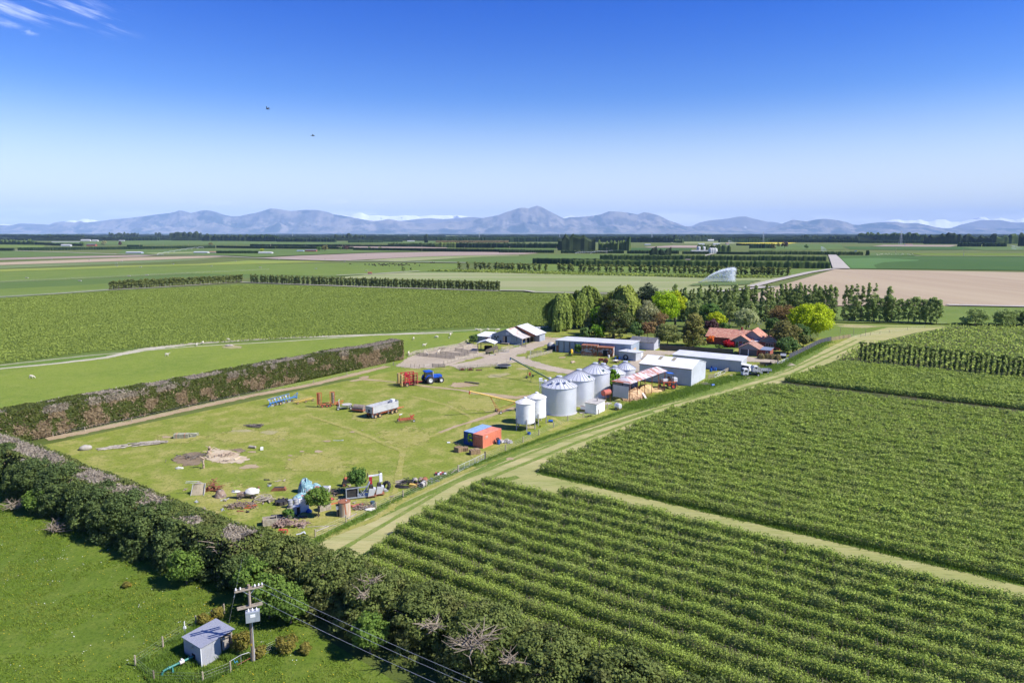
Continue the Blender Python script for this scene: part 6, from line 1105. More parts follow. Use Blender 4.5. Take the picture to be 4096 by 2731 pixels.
# ---------------------------------------------------------------- vehicles and machinery
PC=lambda n,c,**k:M(n,c,tuple(x*.8 for x in c),rough=k.pop('rough',.45),**k)
MM={'blue':PC('tractor_blue',(.015,.09,.48)),'ltblue':PC('plough_blue',(.06,.19,.45),scale=4),'red':PC('implement_red',(.45,.03,.04),scale=4),'orange':PC('faded_orange',(.52,.13,.055),scale=3),'oldorange':M('old_tractor_paint',(.42,.12,.05),(.24,.08,.05),rough=.8,scale=3),'yellow':PC('auger_yellow',(.60,.40,.08),scale=3),'tyre':M('tyre_rubber',(.032,.032,.033),(.06,.056,.05),rough=.95,scale=5),'rimw':PC('white_rim',(.62,.62,.6)),'rimr':PC('orange_red_rim',(.6,.08,.04)),'rimy':PC('tan_rim',(.5,.35,.16)),'black':M('black_iron',(.025,.025,.027),(.05,.045,.04),rough=.7),'disc':PC('tan_discs',(.60,.43,.17)),'green':PC('auger_green',(.05,.13,.09)),'claas':PC('lime_tractor_paint',(.30,.42,.05)),'alloy':M('alloy_body',(.44,.445,.45),(.36,.365,.37),rough=.5,scale=.8,bump=.05),'trwhite':PC('cab_white',(.70,.71,.73)),'sig':PC('warning_board',(.7,.5,.02),rough=.6),'tarpb':PC('blue_tarp',(.02,.13,.55)),'drumb':PC('blue_plastic',(.015,.10,.42)),'drumg':PC('grey_plastic',(.34,.35,.37)),'net':M('turquoise_netting',(.30,.46,.48),(.15,.30,.35),rough=.9,scale=3,col3=(.62,.20,.20),scale3=1.1,lo3=.58,hi3=.62,bump=.8),'canvas':M('dirty_canvas',(.52,.44,.30),(.40,.33,.22),rough=.95,scale=2,bump=.4),'wcanvas':M('white_canvas',(.66,.65,.61),(.56,.54,.49),rough=.9,scale=2,bump=.5),'scrap':M('scrap_metal',(.26,.19,.14),(.14,.10,.08),rough=.9,scale=2,col3=(.38,.36,.33),scale3=3),'corng':corr('container_orange',(.78,.23,.125),(.68,.19,.105),period=.28,rough=.6,line=.72,bump=.8,rust=(.34,.10,.06),rlo=.66,rhi=.72),'corngt':M('container_orange_top',(.66,.24,.15),(.52,.17,.11),rough=.7,scale=.8),'cblue':corr('container_blue',(.012,.10,.34),(.012,.08,.28),period=.28,axis=1,rough=.5,line=.7,bump=.8),'cbluet':M('container_blue_top',(.26,.38,.62),(.17,.29,.55),rough=.6,scale=2),'hay':M('old_hay',(.32,.22,.12),(.20,.14,.085),rough=1,scale=5,bump=.8),'concrete':BM['concrete'],'rust':BM['rust']}
def wheel(parent,c,r,w,rim,axis='y',rr=.55,name='wheel'):
 """wheel (tyre with lugs) > rim"""
 mb=MB();mb.lathe([(r*rr,-w/2),(r*.93,-w/2),(r,-w*.36),(r,w*.36),(r*.93,w/2),(r*rr,w/2),(r*rr,-w/2)],(0,0,0),22,'y')
 if r>.5:
  for k in range(18):
   a=2*math.pi*k/18;s=1 if k%2 else -1;mb.bar((r*math.cos(a),s*.02,r*math.sin(a)),(r*1.02*math.cos(a+.12),s*w*.48,r*1.02*math.sin(a+.12)),.05,.07)
 o_=mb.build(name,MM['tyre'],parent,c);MB().lathe([(.02,-w*.30),(r*rr*.6,-w*.28),(r*rr*.98,-w*.46),(r*rr,-w*.46),(r*rr,w*.46),(r*rr*.6,w*.28),(.02,w*.30)],(0,0,0),18,'y').build('rim',rim,o_);return o_
def tractor(label,pos,rot,paint,rim,s=1.0,duals=False,roofm=None,fr=.72,rr_=1.0):
 t=thing('tractor',label,'tractor',pos,rot);wb=3.05
 MB().box(-.4,-.35,.75,3.6,.35,1.25).build('chassis',MM['black'],t)
 mb=MB().prism([(1.15,1.25),(3.75,1.2),(3.85,1.75),(3.5,2.0),(1.15,2.15)],-.45,.45);mb.build('hood',paint,t);MB().box(3.84,-.35,1.25,3.9,.35,1.7).build('grille',MM['black'],t)
 cb=MB().prism([(-.75,1.3),(1.05,1.3),(1.1,1.75),(.85,2.95),(-.7,2.95)],-.78,.78).build('cab',BM['glass'],t);mb=MB()
 for y in (-.79,.79):
  for a,b in (((-.75,1.3),(-.7,2.95)),((1.08,1.6),(.85,2.95)),((.25,1.3),(.25,2.95))):mb.bar((a[0],y,a[1]),(b[0],y,b[1]),.08)
 mb.build('frame',MM['black'],cb);MB().prism([(-.95,2.96),(1.15,2.96),(1.2,3.1),(.9,3.24),(-.8,3.24),(-1.0,3.12)],-.92,.92).build('roof',roofm or paint,t)
 for sgn in (-1,1):
  mb=MB();pts=[(1.08*math.cos(a)*1.08,.98+1.12*math.sin(a)) for a in np.linspace(.35,2.9,9)]
  for a,b in zip(pts[:-1],pts[1:]):mb.add([(a[0],sgn*.78,a[1]),(b[0],sgn*.78,b[1]),(b[0],sgn*1.5,b[1]),(a[0],sgn*1.5,a[1]),(a[0],sgn*.78,a[1]+.07),(b[0],sgn*.78,b[1]+.07),(b[0],sgn*1.5,b[1]+.07),(a[0],sgn*1.5,a[1]+.07)],[(0,1,2,3),(7,6,5,4),(2,3,7,6),(0,1,5,4)])
  mb.build('fender',paint,t)
  for k in range(2 if duals else 1):wheel(t,(0,sgn*(1.05+.62*k),rr_),rr_,.52,rim);wheel(t,(wb,sgn*(1.0+.56*k),fr),fr,.46,rim)
 MB().cyl((1.25,-.62,1.3),(1.25,-.62,3.0),.07,n=8).build('exhaust',BM['galv_roof'],t);MB().bar((0,-1.0,.7),(3,-1.0,.7),.12).bar((wb,-1.0,.72),(wb,1.0,.72),.16).bar((0,-1.6 if duals else -1,1.0),(0,1.6 if duals else 1,1.0),.2).build('axle',MM['black'],t)
 for y in (-1.05,1.05):MB().box(-1.05,y-.16,1.85,-1.02,y+.16,2.15).build('warning_board',MM['sig'],t)
 if s!=1:t.scale=(s,s,s)
 return t
tractor('large blue tractor with dual wheels and white rims',(-23.3,185.0),R(31),MM['blue'],MM['rimw'],1.08,True)
tractor('lime green tractor with orange-red wheels behind the woolshed',(10.6,276.4),R(168),MM['claas'],MM['rimr'],.92,False,MM['trwhite'])
t=thing('cultivator','folded red disc cultivator with tan disc rollers hitched behind the blue tractor','cultivator',(-24.9,184.0),R(31));mb=MB()
mb.bar((.2,0,.7),(-2.0,0,.8),.2).bar((-2,-1.0,.9),(-2,1.0,.9),.2).bar((-5.8,-1.2,.9),(-5.8,1.2,.9),.2).bar((-2,-.9,.9),(-5.8,-.9,.9),.18).bar((-2,.9,.9),(-5.8,.9,.9),.18).bar((-2.2,-.6,1),(-4.6,-.6,2.6),.14).bar((-2.2,.6,1),(-4.6,.6,2.6),.14).bar((-4.4,-.7,.9),(-4.4,-.7,3.0),.15).bar((-4.4,.7,.9),(-4.4,.7,3.0),.15).bar((-4.4,-.7,2.9),(-4.4,.7,2.9),.15);mb.build('frame',MM['red'],t)
for s in (-1,1):
 mb=MB()
 for x in (-1.8,-3.0,-4.2,-5.4):mb.bar((x,s*1.35,.45),(x,s*1.25,3.45),.2)
 for z in (.6,1.3,2.0,2.7,3.4):mb.bar((-1.8,s*1.33,z),(-5.4,s*1.33,z),.17)
 w_=mb.build('wing',MM['red'],t);mb=MB()
 for x in (-2.0,-2.7):
  for z in np.arange(.5,3.5,.26):mb.lathe([(.02,-.07),(.32,0),(.02,.07)],(x,s*1.62,z),8,'z')
 mb.build('tines',MM['rust'],w_);mb=MB()
 for z in np.arange(.35,3.5,.2):mb.lathe([(.05,-.09),(.36,-.05),(.36,.05),(.05,.09)],(-6.3,s*1.15,z),12,'z')
 mb.build('disc_roller',MM['disc'],w_);mb=MB();mb.cyl((-6.3,s*1.15,.3),(-6.3,s*1.15,3.5),.06).bar((-6.3,s*1.15,3.4),(-5.4,s*1.3,3.4),.1).bar((-6.3,s*1.15,.6),(-5.4,s*1.3,.6),.1);mb.build('roller_shaft',MM['red'],w_)
 mb=MB()
 for z in np.arange(.4,3.3,.3):mb.lathe([(.02,-.03),(.24,0),(.02,.03)],(-5.5,s*1.62,z),8,'z')
 mb.build('discs',MM['rust'],w_);wheel(t,(-4.9,s*1.55,.52),.52,.42,MM['rimy']);MB().box(-6.8,s*1.25-.2,.7,-6.76,s*1.25+.2,1.05).build('warning_board',MM['sig'],t)
wheel(t,(-3.6,.2,2.45),.42,.3,MM['rimy'])
MB().box(-4.9,-.35,2.6,-4.2,.35,3.5).build('seed_box',MM['red'],t)
pr=math.atan2(165.6-158.0,-53.2+58.4);t=thing('plough','long blue reversible mouldboard plough lying on the grass','plough',(-58.0,158.7),pr);mb=MB();mb.bar((0,0,.8),(6.4,.2,.95),.2).bar((6.2,.2,.9),(8.2,.1,.9),.28).bar((7.9,-.5,.5),(7.9,.6,.5),.14).bar((7.9,0,.5),(8.3,0,1.9),.14).bar((8.3,0,1.9),(7.0,.15,1.1),.1);mb.build('beam',MM['ltblue'],t)
for i in range(8):
 x=.3+i*.8;lg=MB().bar((x,0,.8),(x+.1,.35,1.5),.12).bar((x,0,.8),(x+.1,-.3,.2),.12).build('leg',MM['ltblue'],t);mb=MB()
 for s,z in ((1,1.5),(-1,.22)):mb.add([(x-.25,s*.2,z-.15),(x+.45,s*.55,z-.25),(x+.55,s*.75,z+.25),(x-.05,s*.5,z+.3),(x-.25,s*.24,z-.15),(x+.45,s*.59,z-.25),(x+.55,s*.79,z+.25),(x-.05,s*.54,z+.3)],[(0,1,2,3),(7,6,5,4),(0,4,5,1),(1,5,6,2),(2,6,7,3),(3,7,4,0)])
 mb.build('mouldboard',MM['scrap'] if i%2 else BM['galv_roof'],lg)
MB().bar((-.2,.4,1.75),(6.3,.55,1.9),.22,.1).build('top_rail',MM['ltblue'],t);wheel(t,(2.6,-.75,.42),.42,.3,MM['rimy']);MB().bar((2.6,-.1,.85),(2.6,-.7,.45),.12).bar((-.6,-.3,.1),(.6,.2,.5),.3,.1).build('wheel_arm',MM['ltblue'],t)
rr0=math.atan2(164.8-160.9,-49.3+52.6);t=thing('hay_rake','old yellow framed finger-wheel hay rake beside the blue plough','rake',(-52.6,161.1),rr0);MB().bar((0,0,.55),(5.0,0,.75),.1).bar((.2,-.4,.4),(4.8,-.4,.6),.08).bar((4.9,0,.7),(5.6,-.2,.6),.1).build('frame',MM['yellow'],t)
for i in range(6):
 mb=MB();x=.3+.85*i
 for k in range(20):a=2*math.pi*k/20;mb.bar((x,.35,.62),(x+.62*math.cos(a),.35,.62+.62*math.sin(a)),.02)
 mb.lathe([(.52,-.02),(.55,0),(.52,.02)],(x,.35,.62),18,'y');mb.build('finger_wheel',MM['rimy'],t)
for x in (.4,2.6,4.6):wheel(t,(x,-.6,.28),.28,.14,MM['rimy'])
t=thing('land_roller','faded orange folding roller with two drums stood upright','roller',(-44.6,159.2),R(20));MB().bar((-1.4,-.9,.6),(1.4,-.9,.6),.16).bar((-1.4,.9,.6),(1.4,.9,.6),.16).bar((-1.4,-.9,.6),(-1.4,.9,.6),.16).bar((1.4,-.9,.6),(1.4,.9,.6),.16).bar((-1.4,-.9,.65),(1.4,.9,.65),.12).bar((1.4,0,.6),(4.2,.6,.9),.18).bar((1.6,-.5,.4),(4.0,.1,.5),.14).build('frame',MM['orange'],t)
for x,y in ((-1.5,-.6),(1.5,-.7)):
 w_=MB().bar((x-.5,y,.6),(x-.5,y,3.6),.14).bar((x+.5,y,.6),(x+.5,y,3.6),.12).bar((x-.5,y,3.55),(x+.5,y,3.55),.14).build('arm',MM['orange'],t);MB().cyl((x+(.12 if x>0 else -.1),y+.1,.8),(x+(.12 if x>0 else -.1),y+.1,3.4),.34,n=16).build('drum',MM['scrap'] if x>0 else MM['rust'],w_)
for x,y in ((-.9,-1.1),(.9,-1.1),(.2,-1.15)):wheel(t,(x,y,.38),.38,.24,MM['orange'])
MB().lathe([(.1,-1.0),(.3,-.95),(.3,.95),(.1,1.0)],(2.9,.2,.32),12,'y').build('press_ring',MM['rust'],t)
t=thing('irrigator_cart','grey four-wheeled irrigator cart with flat round turntable','irrigator',(-39.6,156.4),R(15));MB().bar((-1.3,-.5,.55),(1.6,-.5,.55),.1).bar((-1.3,.5,.55),(1.6,.5,.55),.1).bar((-1.3,-.6,.45),(-1.3,.6,.45),.1).bar((1.6,-.6,.45),(1.6,.6,.45),.1).build('frame',BM['galv_roof'],t);MB().cyl((.7,0,.6),(.7,0,1.1),.15,n=10).cyl((.7,0,1.1),(.7,0,1.18),1.15,n=24).build('turntable',BM['concrete'],t);MB().tube([(-1.0,0,.5),(-1.1,0,1.8),(-1.15,.05,2.3),(-.9,.1,2.35)],.08,8).build('riser',BM['galv_roof'],t)
for x in (-1.3,1.6):
 for y in (-.75,.75):wheel(t,(x,y,.38),.38,.2,MM['rimw'])
t=thing('concrete_roller','heavy grey concrete roller in an orange frame behind the trailer','roller',(-35.4,154.2),R(-20));MB().cyl((-1.35,0,.85),(-.02,0,.85),.85,n=24).cyl((.02,0,.85),(1.35,0,.85),.85,n=24).build('drum',M('rough_concrete',(.26,.21,.17),(.19,.155,.125),rough=1,scale=3),t);MB().bar((-1.5,-1.0,.6),(1.5,-1.0,.6),.12).bar((1.48,-1,.6),(1.48,.9,.7),.12).bar((-1.48,-1,.6),(-1.48,.9,.7),.12).build('frame',MM['orange'],t)
ta=R(52.0);t=thing('grain_trailer','grey alloy tipping grain trailer with twin axles front and rear','trailer',(-31.0,147.6),ta);mb=MB();L=7.7;W=2.45
mb.box(0,0,1.2,L,.08,2.75).box(0,W-.08,1.2,L,W,2.75).box(0,.08,1.2,.08,W-.08,2.75).box(L-.08,.08,1.2,L,W-.08,2.85).box(.08,.08,1.2,L-.08,W-.08,1.3);mb.build('body',MM['alloy'],t);mb=MB()
for x in np.arange(.6,L,1.0):mb.bar((x,.1,2.72),(x+.5,W-.1,2.72),.04)
mb.bar((.1,W/2,2.78),(L,W/2,2.85),.05);mb.build('cover_bows',BM['galv_roof'],t);MB().box(L-.9,1.0,1.4,L-.1,1.9,3.0).build('ladder_box',MM['trwhite'],t);MB().box(L-2.2,.09,1.32,L-.2,.5,2.4).build('inner_panel',MM['black'],t)
MB().box(.1,.3,.75,L,.55,1.18).box(.1,W-.55,.75,L,W-.3,1.18).build('chassis',MM['orange'],t);MB().bar((L,.5,.8),(L+2.2,W/2,.6),.14).bar((L,W-.5,.8),(L+2.2,W/2,.6),.14).bar((L+2.2,W/2,.6),(L+2.7,W/2,.6),.16).build('drawbar',MM['orange'],t)
for x in (.75,2.0,5.7,6.95):
 for y in (.02,W-.02):wheel(t,(x,y,.5),.5,.34,MM['rimy'])
for x in (-.02,4.6):MB().box(x,-.1,.35,x+.04,.35,1.0).build('mudflap',MM['trwhite'],t)
MB().box(-.05,.9,1.25,-.005,1.5,2.0).build('hatch',MM['black'],t);MB().box(-.08,1.0,1.3,-.052,1.25,1.5).build('plate',MM['trwhite'],t);MB().box(-.03,-.03,1.2,.12,-.002,2.8).build('corner_post',MM['rust'],t)
t=thing('tine_harrow','small rusty red tine cultivator in front of the grain trailer','harrow',(-23.3,145.6),R(25));mb=MB()
for y in (-.7,0,.7):mb.bar((-1.7,y,.7),(1.7,y,.7),.09)
for x in (-1.7,-.6,.6,1.7):mb.bar((x,-.7,.7),(x,.7,.7),.08)
mb.bar((-1.5,.3,.7),(-1.1,.6,1.6),.1).bar((1.3,.3,.7),(1.0,.6,1.5),.1).bar((1.3,.7,.8),(2.1,.9,1.1),.2);mb.build('frame',MM['red'],t);mb=MB()
for x in np.arange(-1.6,1.7,.4):
 for y in (-.7,0,.7):mb.tube([(x,y,.7),(x-.2,y-.1,.45),(x+.05,y,.1)],.025,5)
mb.build('tines',MM['rust'],t);wheel(t,(1.5,-.95,.3),.3,.18,MM['rimw']);wheel(t,(-1.5,.95,.3),.3,.18,MM['rimw']);MB().bar((-1.4,.4,1.65),(-.7,.6,1.7),.14).build('white_bar',MM['trwhite'],t)
def auger(label,hi,lo,m,axl,sup,trussm,spout=None,r=.16):
 t=thing('grain_auger',label,'auger',(axl[0],axl[1]));o0=Vector((axl[0],axl[1],0));A_,B_=Vector(hi)-o0,Vector(lo)-o0
 MB().cyl(A_,B_,r,n=12).build('tube',m,t);MB().cyl(A_,A_+Vector((0,0,-.7)),.17,n=10).build('spout',spout or trussm,t);d=B_-A_;n_=Vector((-d.y,d.x,0)).normalized();mb=MB()
 for s in (-1,1):mb.bar(A_+d*sup[0],n_*s*1.15+Vector((0,0,.4)),.07).bar(A_+d*sup[1],n_*s*1.15+Vector((0,0,.4)),.07)
 mb.bar(n_*1.2+Vector((0,0,.4)),n_*-1.2+Vector((0,0,.4)),.09);mb.build('undercarriage',trussm,t)
 for s in (-1,1):w_=wheel(t,n_*s*1.3+Vector((0,0,.36)),.36,.2,MM['rimw']);w_.rotation_euler=(0,0,math.atan2(d.y,d.x))
 return t,A_,B_
auger('yellow grain auger on an orange undercarriage beside the white silos',(-9.5,149.2,6.05),(6.0,156.4,.55),MM['yellow'],(-3.1,153.2),(.29,.68),MM['orange'])
t,A_,B_=auger('long green grain auger with a blue spout by the trampoline',(-.5,193.4,5.55),(13.0,180.0,.5),MM['green'],(5.1,192.0),(.38,.6),MM['green'],MM['tarpb'])
mb=MB();d=B_-A_;mb.bar(A_+Vector((0,0,.1)),A_+d*.35+Vector((0,0,.75)),.03).bar(A_+d*.35+Vector((0,0,.75)),A_+d*.8+Vector((0,0,.2)),.03).bar(A_+d*.35,A_+d*.35+Vector((0,0,.75)),.04);mb.build('stay_cables',BM['galv_roof'],t);MB().box(-.3,-.3,.6,.3,.3,1.5).build('motor',MM['orange'],t)
def container(label,p,rot,side,top,lit):
 t=thing('shipping_container',label,'container',p,rot,None);L,W,H=6.06,2.44,2.6;mb=MB()
 def wavy(x0,y0,x1,y1,nx,ny):
  n=int(math.hypot(x1-x0,y1-y0)/.14);vs=[]
  for i in range(n+1):
   k=i/n;o_=.018*(1 if (i//2)%2 else -1)
   for z in (.16,H-.1):vs.append((x0+(x1-x0)*k+nx*o_,y0+(y1-y0)*k+ny*o_,z))
  mb.add(vs,[(2*i,2*i+2,2*i+3,2*i+1) for i in range(n)])
 wavy(.08,.05,L-.08,.05,0,-1);wavy(L-.08,W-.05,.08,W-.05,0,1);wavy(.05,W-.08,.05,.08,-1,0);wavy(L-.05,.08,L-.05,W-.08,1,0);mb.box(.05,.05,.08,L-.05,W-.05,.2);mb.build('walls',side,t)
 fr=MB()
 for x in (0,L-.12):
  for y in (0,W-.12):fr.box(x,y,0,x+.12,y+.12,H)
 for y in (0,W-.1):fr.box(.121,y,H-.12,L-.121,y+.1,H-.002).box(.121,y,.02,L-.121,y+.1,.15)
 for x in (0,L-.1):fr.box(x,.121,H-.12,x+.1,W-.121,H-.002).box(x,.121,.02,x+.1,W-.121,.15)
 fr.build('frame',lit,t);MB().box(.03,.03,H-.001,L-.03,W-.03,H+.02).build('roof',top,t);return t
cr_=R(55);co=(-5.6,126.6);ob=MM['corng'];t=container('weathered orange shipping container, standing right of a blue one',co,cr_,ob,MM['corngt'],MM['corngt'])
let=M('faded_white_lettering',(.66,.58,.54),(.58,.40,.34),rough=.8);mb=MB();x0,z0,lw,lh,st=.75,1.72,.30,.55,.075
def lbox(a,b,c,d):mb.box(x0+a,-.01,z0+b,x0+c,-.001,z0+d)
lbox(0,0,st,lh);lbox(st,lh-st,lw,lh);lbox(st,0,lw,st);a=lw+.09;lbox(a,0,a+st,lh);lbox(a+lw-st,0,a+lw,lh);lbox(a+st,lh-st,a+lw-st,lh);lbox(a+st,lh*.4,a+lw-st,lh*.4+st);a=2*lw+.18;lbox(a,0,a+st,lh);mb.build('lettering',let,t)
for i in range(4):MB().box(-.03,.3+.55*i,.15,-.005,.38+.55*i,2.45).build('lock_rod',MM['corngt'],t)
mb=MB()
for i in range(9):mb.box(-.012,.55+.16*i,2.12,-.002,.64+.16*i,2.24)
mb.build('marking',let,t)
container('blue shipping container pushed against the orange one',along(co,cr_,.25,2.5),cr_,MM['cblue'],MM['cbluet'],MM['cblue'])
def bale(label,p,rot,d=(1.7,.95,.85),sag=.06,seed=1):
 q=random.Random(seed);mb=MB();n=6
 for i in range(n):mb.cbox((d[0]*((i+.5)/n-.5),q.uniform(-.04,.04),d[2]/2+q.uniform(-.05,.03)),(d[0]/n*.97,d[1]*q.uniform(.93,1.04),d[2]*q.uniform(.92,1.0)),q.uniform(-.03,.03))
 return tag(mb.build('hay_bale',MM['hay'],None,(*p,0),rot),label,'bale')
bale('weathered hay bale in front of the blue container',J7(285,692),R(50),(1.3,1.3,1.0),seed=2);bale('slumped brown hay bale against the blue container',J7(375,680),R(10),(1.0,1.1,.75),seed=3);bale('large hay bale in front of the orange container',J7(500,722),R(25),(1.9,1.2,.95),seed=4)
def drum(label,p,m,r=.3,h=.9,lying=None,open_=False,name='drum',z=0,cat='drum'):
 prof=[(.02,0),(r,0),(r,h*.31),(r*1.04,h*.33),(r,h*.35),(r,h*.65),(r*1.04,h*.67),(r,h*.69),(r,h),(r*.9,h)]+([(r*.88,.1)] if open_ else [(r*.9,h-.02),(.02,h-.02)]);o_=MB().lathe(prof,n=16).build(name,m,None,(*p,z))
 if lying is not None:o_.rotation_euler=(R(90),0,lying);o_.location=(p[0],p[1],r)
 return tag(o_,label,cat)
def tyre_obj(label,p,r,w,tilt=None,rot=0,z=None):
 mb=MB().lathe([(r*.55,-w/2),(r*.9,-w/2),(r,-w*.3),(r,w*.3),(r*.9,w/2),(r*.55,w/2),(r*.5,0),(r*.55,-w/2)],(0,0,0),22,'z')
 if r>.6:
  for k in range(22):a=2*math.pi*k/22;s=1 if k%2 else -1;mb.bar((r*math.cos(a),r*math.sin(a),0),(r*1.03*math.cos(a+.1),r*1.03*math.sin(a+.1),s*w*.48),.07,.1)
 o_=mb.build('tyre',MM['tyre'],None,(*p,w/2 if z is None else z));o_.rotation_euler=(tilt or 0,0,rot);return tag(o_,label,'tyre')
drum('blue plastic drum beside the orange container',J7(820,592),MM['drumb'],.32,.95);tyre_obj('tyre lying on top of the blue drum by the container',J7(810,592),.38,.2,.25,0,1.08);tyre_obj('tyre leaning on the orange container behind the blue drum',J7(782,578),.45,.2,R(70),R(55),.42);drum('open blue tub beyond the nearest white silo',J7(1230,462),MM['drumb'],.36,.5,open_=True,name='tub',cat='tub');drum('blue drum lying on its side near the big silo',J7(1492,295),MM['drumb'],.29,.95,R(80));tyre_obj('dark tyre lying left of the blue container',J7(265,592),.45,.22)
def flat(name,label,pts,m,cat,h=.06):
 P=[Vector((*p,.03)) for p in pts];return tag(MB().slab([(*p,.03) for p in pts],h).build(name,m,None),label,cat)
flat('plastic_sheet','white plastic sheet lying by the fence below the silos',[J7(1965,225),J7(2060,200),J7(2085,212),J7(1990,235)],MM['wcanvas'],'sheet');t=thing('pallet','grey slatted pallet on the grass beside the small white shed','pallet',K8(1110,912),R(20));mb=MB()
for i in range(5):mb.box(-.7,-.6+.28*i,.1,.7,-.44+.28*i,.14)
mb.build('slats',BM['rail'],t);MB().box(-.7,-.6,0,-.6,.7,.1).box(.6,-.6,0,.7,.7,.1).build('bearer',BM['rail'],t)
t=thing('fuel_tank','rusty red fuel tank lying on a tall steel stand','tank',(22.9,161.9));e_=(math.cos(R(40)),math.sin(R(40)));MB().cyl((-e_[0]*1.1,-e_[1]*1.1,2.75),(e_[0]*1.1,e_[1]*1.1,2.75),.72,n=22).build('tank',M('red_rust_paint',(.42,.10,.08),(.33,.09,.06),rough=.75,scale=2,col3=(.45,.26,.12),scale3=2),t)
for a in (-.8,.8):
 for b in (-.5,.5):MB().bar((e_[0]*a-e_[1]*b*1.4,e_[1]*a+e_[0]*b*1.4,0),(e_[0]*a-e_[1]*b,e_[1]*a+e_[0]*b,2.2),.08).build('leg',BM['rust'],t)
MB().cbox((.2,-.3,.08),(2.0,1.5,.16),R(40)).build('slab',BM['concrete'],t)
t=thing('tank_trailer','small grey round tank on wheels by the track verge','tank',(24.9,155.9),R(35));MB().lathe([(.02,-.8),(.55,-.76),(.66,-.6),(.66,.6),(.55,.76),(.02,.8)],(0,0,.98),20,'y').build('tank',BM['galv_roof'],t);MB().bar((-.5,-.9,.35),(-.5,1.4,.35),.08).bar((.5,-.9,.35),(.5,.9,.35),.08).build('frame',MM['rust'],t);wheel(t,(.75,0,.32),.32,.2,MM['rimw']);wheel(t,(-.75,0,.32),.32,.2,MM['rimw']);MB().cyl((0,0,1.6),(0,0,1.85),.1,n=8).build('filler',MM['rust'],t)
t=thing('straddle_sprayer','high orange straddle tractor with a blue tarpaulin canopy beside the straw','sprayer',(41.8,178.6),R(10));mb=MB()
for y in (-1.3,1.3):mb.bar((-1.9,y,1.9),(1.7,y,1.9),.18).bar((-1.8,y,.4),(-1.8,y,2.0),.22).bar((1.0,y,.8),(1.0,y,2.0),.3)
for x in (-1.9,0,1.7):mb.bar((x,-1.3,1.95),(x,1.3,1.95),.16)
mb.bar((1.7,-1.3,1.5),(2.2,-1.3,.5),.1).bar((1.7,1.3,1.5),(2.2,1.3,.5),.1).bar((.4,-1.3,1.0),(1.9,-1.35,1.0),.1);mb.build('frame',MM['orange'],t)
for y in (-1.4,1.4):wheel(t,(-1.8,y,.42),.42,.26,MM['rimr']);wheel(t,(.9,y,.78),.78,.42,MM['rimr'])
MB().box(-1.7,-.8,2.05,-.4,.8,2.7).build('hopper',BM['wsilo'],t);MB().box(-.3,-.5,2.0,.5,.5,2.8).build('engine',MM['black'],t);MB().box(-.1,-.3,2.5,.3,.3,3.2).build('seat',MM['rust'],t);mb=MB()
for x in (-.5,1.1):
 for y in (-.8,.8):mb.bar((x,y,2.0),(x,y,4.1),.06)
mb.build('canopy_posts',MM['black'],t);MB().slab([(-.6,-.9,4.2),(1.3,-.9,4.0),(1.3,.9,4.0),(-.6,.9,4.2)],.05).build('canopy',MM['tarpb'],t);MB().box(1.1,-1.2,1.95,2.1,.2,2.9).build('water_tank',MM['trwhite'],t)
def truck(label,p,rot,tip,tray='alloy'):
 t=thing('tip_truck',label,'truck',p,rot);MB().box(-.6,-.35,.5,4.2,.35,.75).build('chassis',MM['black'],t)
 cb=MB().prism([(3.0,.5),(4.55,.5),(4.6,1.25),(4.3,2.2),(3.1,2.25),(3.0,2.2)],-.85,.85).build('cab',MM['trwhite'],t)
 for s in (-1,1):MB().prism([(3.25,1.3),(4.2,1.3),(4.05,1.95),(3.25,1.95)],s*.87-.012,s*.87+.012).build('side_window',BM['glass'],cb)
 MB().add([(4.59,-.75,1.35),(4.59,.75,1.35),(4.36,.7,2.05),(4.36,-.7,2.05),(4.62,-.75,1.35),(4.62,.75,1.35),(4.39,.7,2.05),(4.39,-.7,2.05)],[(3,2,1,0),(4,5,6,7),(0,1,5,4),(2,3,7,6)]).build('windscreen',BM['glass'],cb);MB().box(4.56,-.8,.42,4.66,.8,.62).build('bumper',MM['drumg'],cb)
 for x in (0,3.75):
  for s in (-1,1):wheel(t,(x,s*.78,.39),.39,.28,MM['rimw'])
 MB().cyl((1.6,-.5,.55),(2.3,-.5,.55),.24,n=12).build('fuel_tank',BM['galv_roof'],t)
 dk_=MB();dk_.box(-.0,-.98,0,3.2,.98,.1).box(0,-.98,.1,3.2,-.93,.5).box(0,.93,.1,3.2,.98,.5).box(3.15,-.93,.1,3.2,.93,.9).box(0,-.93,.1,.05,.93,.5);b=dk_.build('tray',MM[tray],t,(-1.0,0,.8));b.rotation_euler=(0,-R(tip),0)
 mb=MB()
 for x in np.arange(.1,3.2,.6):
  for s in (-1,1):mb.box(x,s*1.0-.02,.0,x+.08,s*1.0+.02,.5)
 mb.build('rib',BM['galv_roof'],b)
 if tip:MB().cyl((1.4,0,.7),(1.0,0,1.5),.07,n=8).build('ram',MM['black'],t)
 return t
truck('white truck with its grey tipping tray raised',(71.3,194.5),R(184),27);truck('white tray truck parked flat behind the raised one',(75.6,198.4),R(181),0)
t=thing('flat_trailer','dark railed flat trailer on the gravel behind the trucks','trailer',N5(1270,490),R(-15));MB().box(-1.7,-1.0,.55,1.7,1.0,.65).build('deck',BM['dtimber'],t);MB().box(-1.7,-1.02,.65,1.7,-.97,.95).box(-1.7,.97,.65,1.7,1.02,.95).box(1.65,-.97,.65,1.7,.97,1.2).build('side_rail',MM['black'],t);MB().bar((-1.7,0,.5),(-3.4,0,.5),.1).build('drawbar',MM['rust'],t)
for s in (-1,1):wheel(t,(.2,s*1.15,.34),.34,.2,MM['rimw'])
t=thing('yard_table','rough workbench frame beside the trailer','bench',N5(1510,430),R(-10));MB().box(-.9,-.4,.85,.9,.4,.92).build('top',BM['timber'],t)
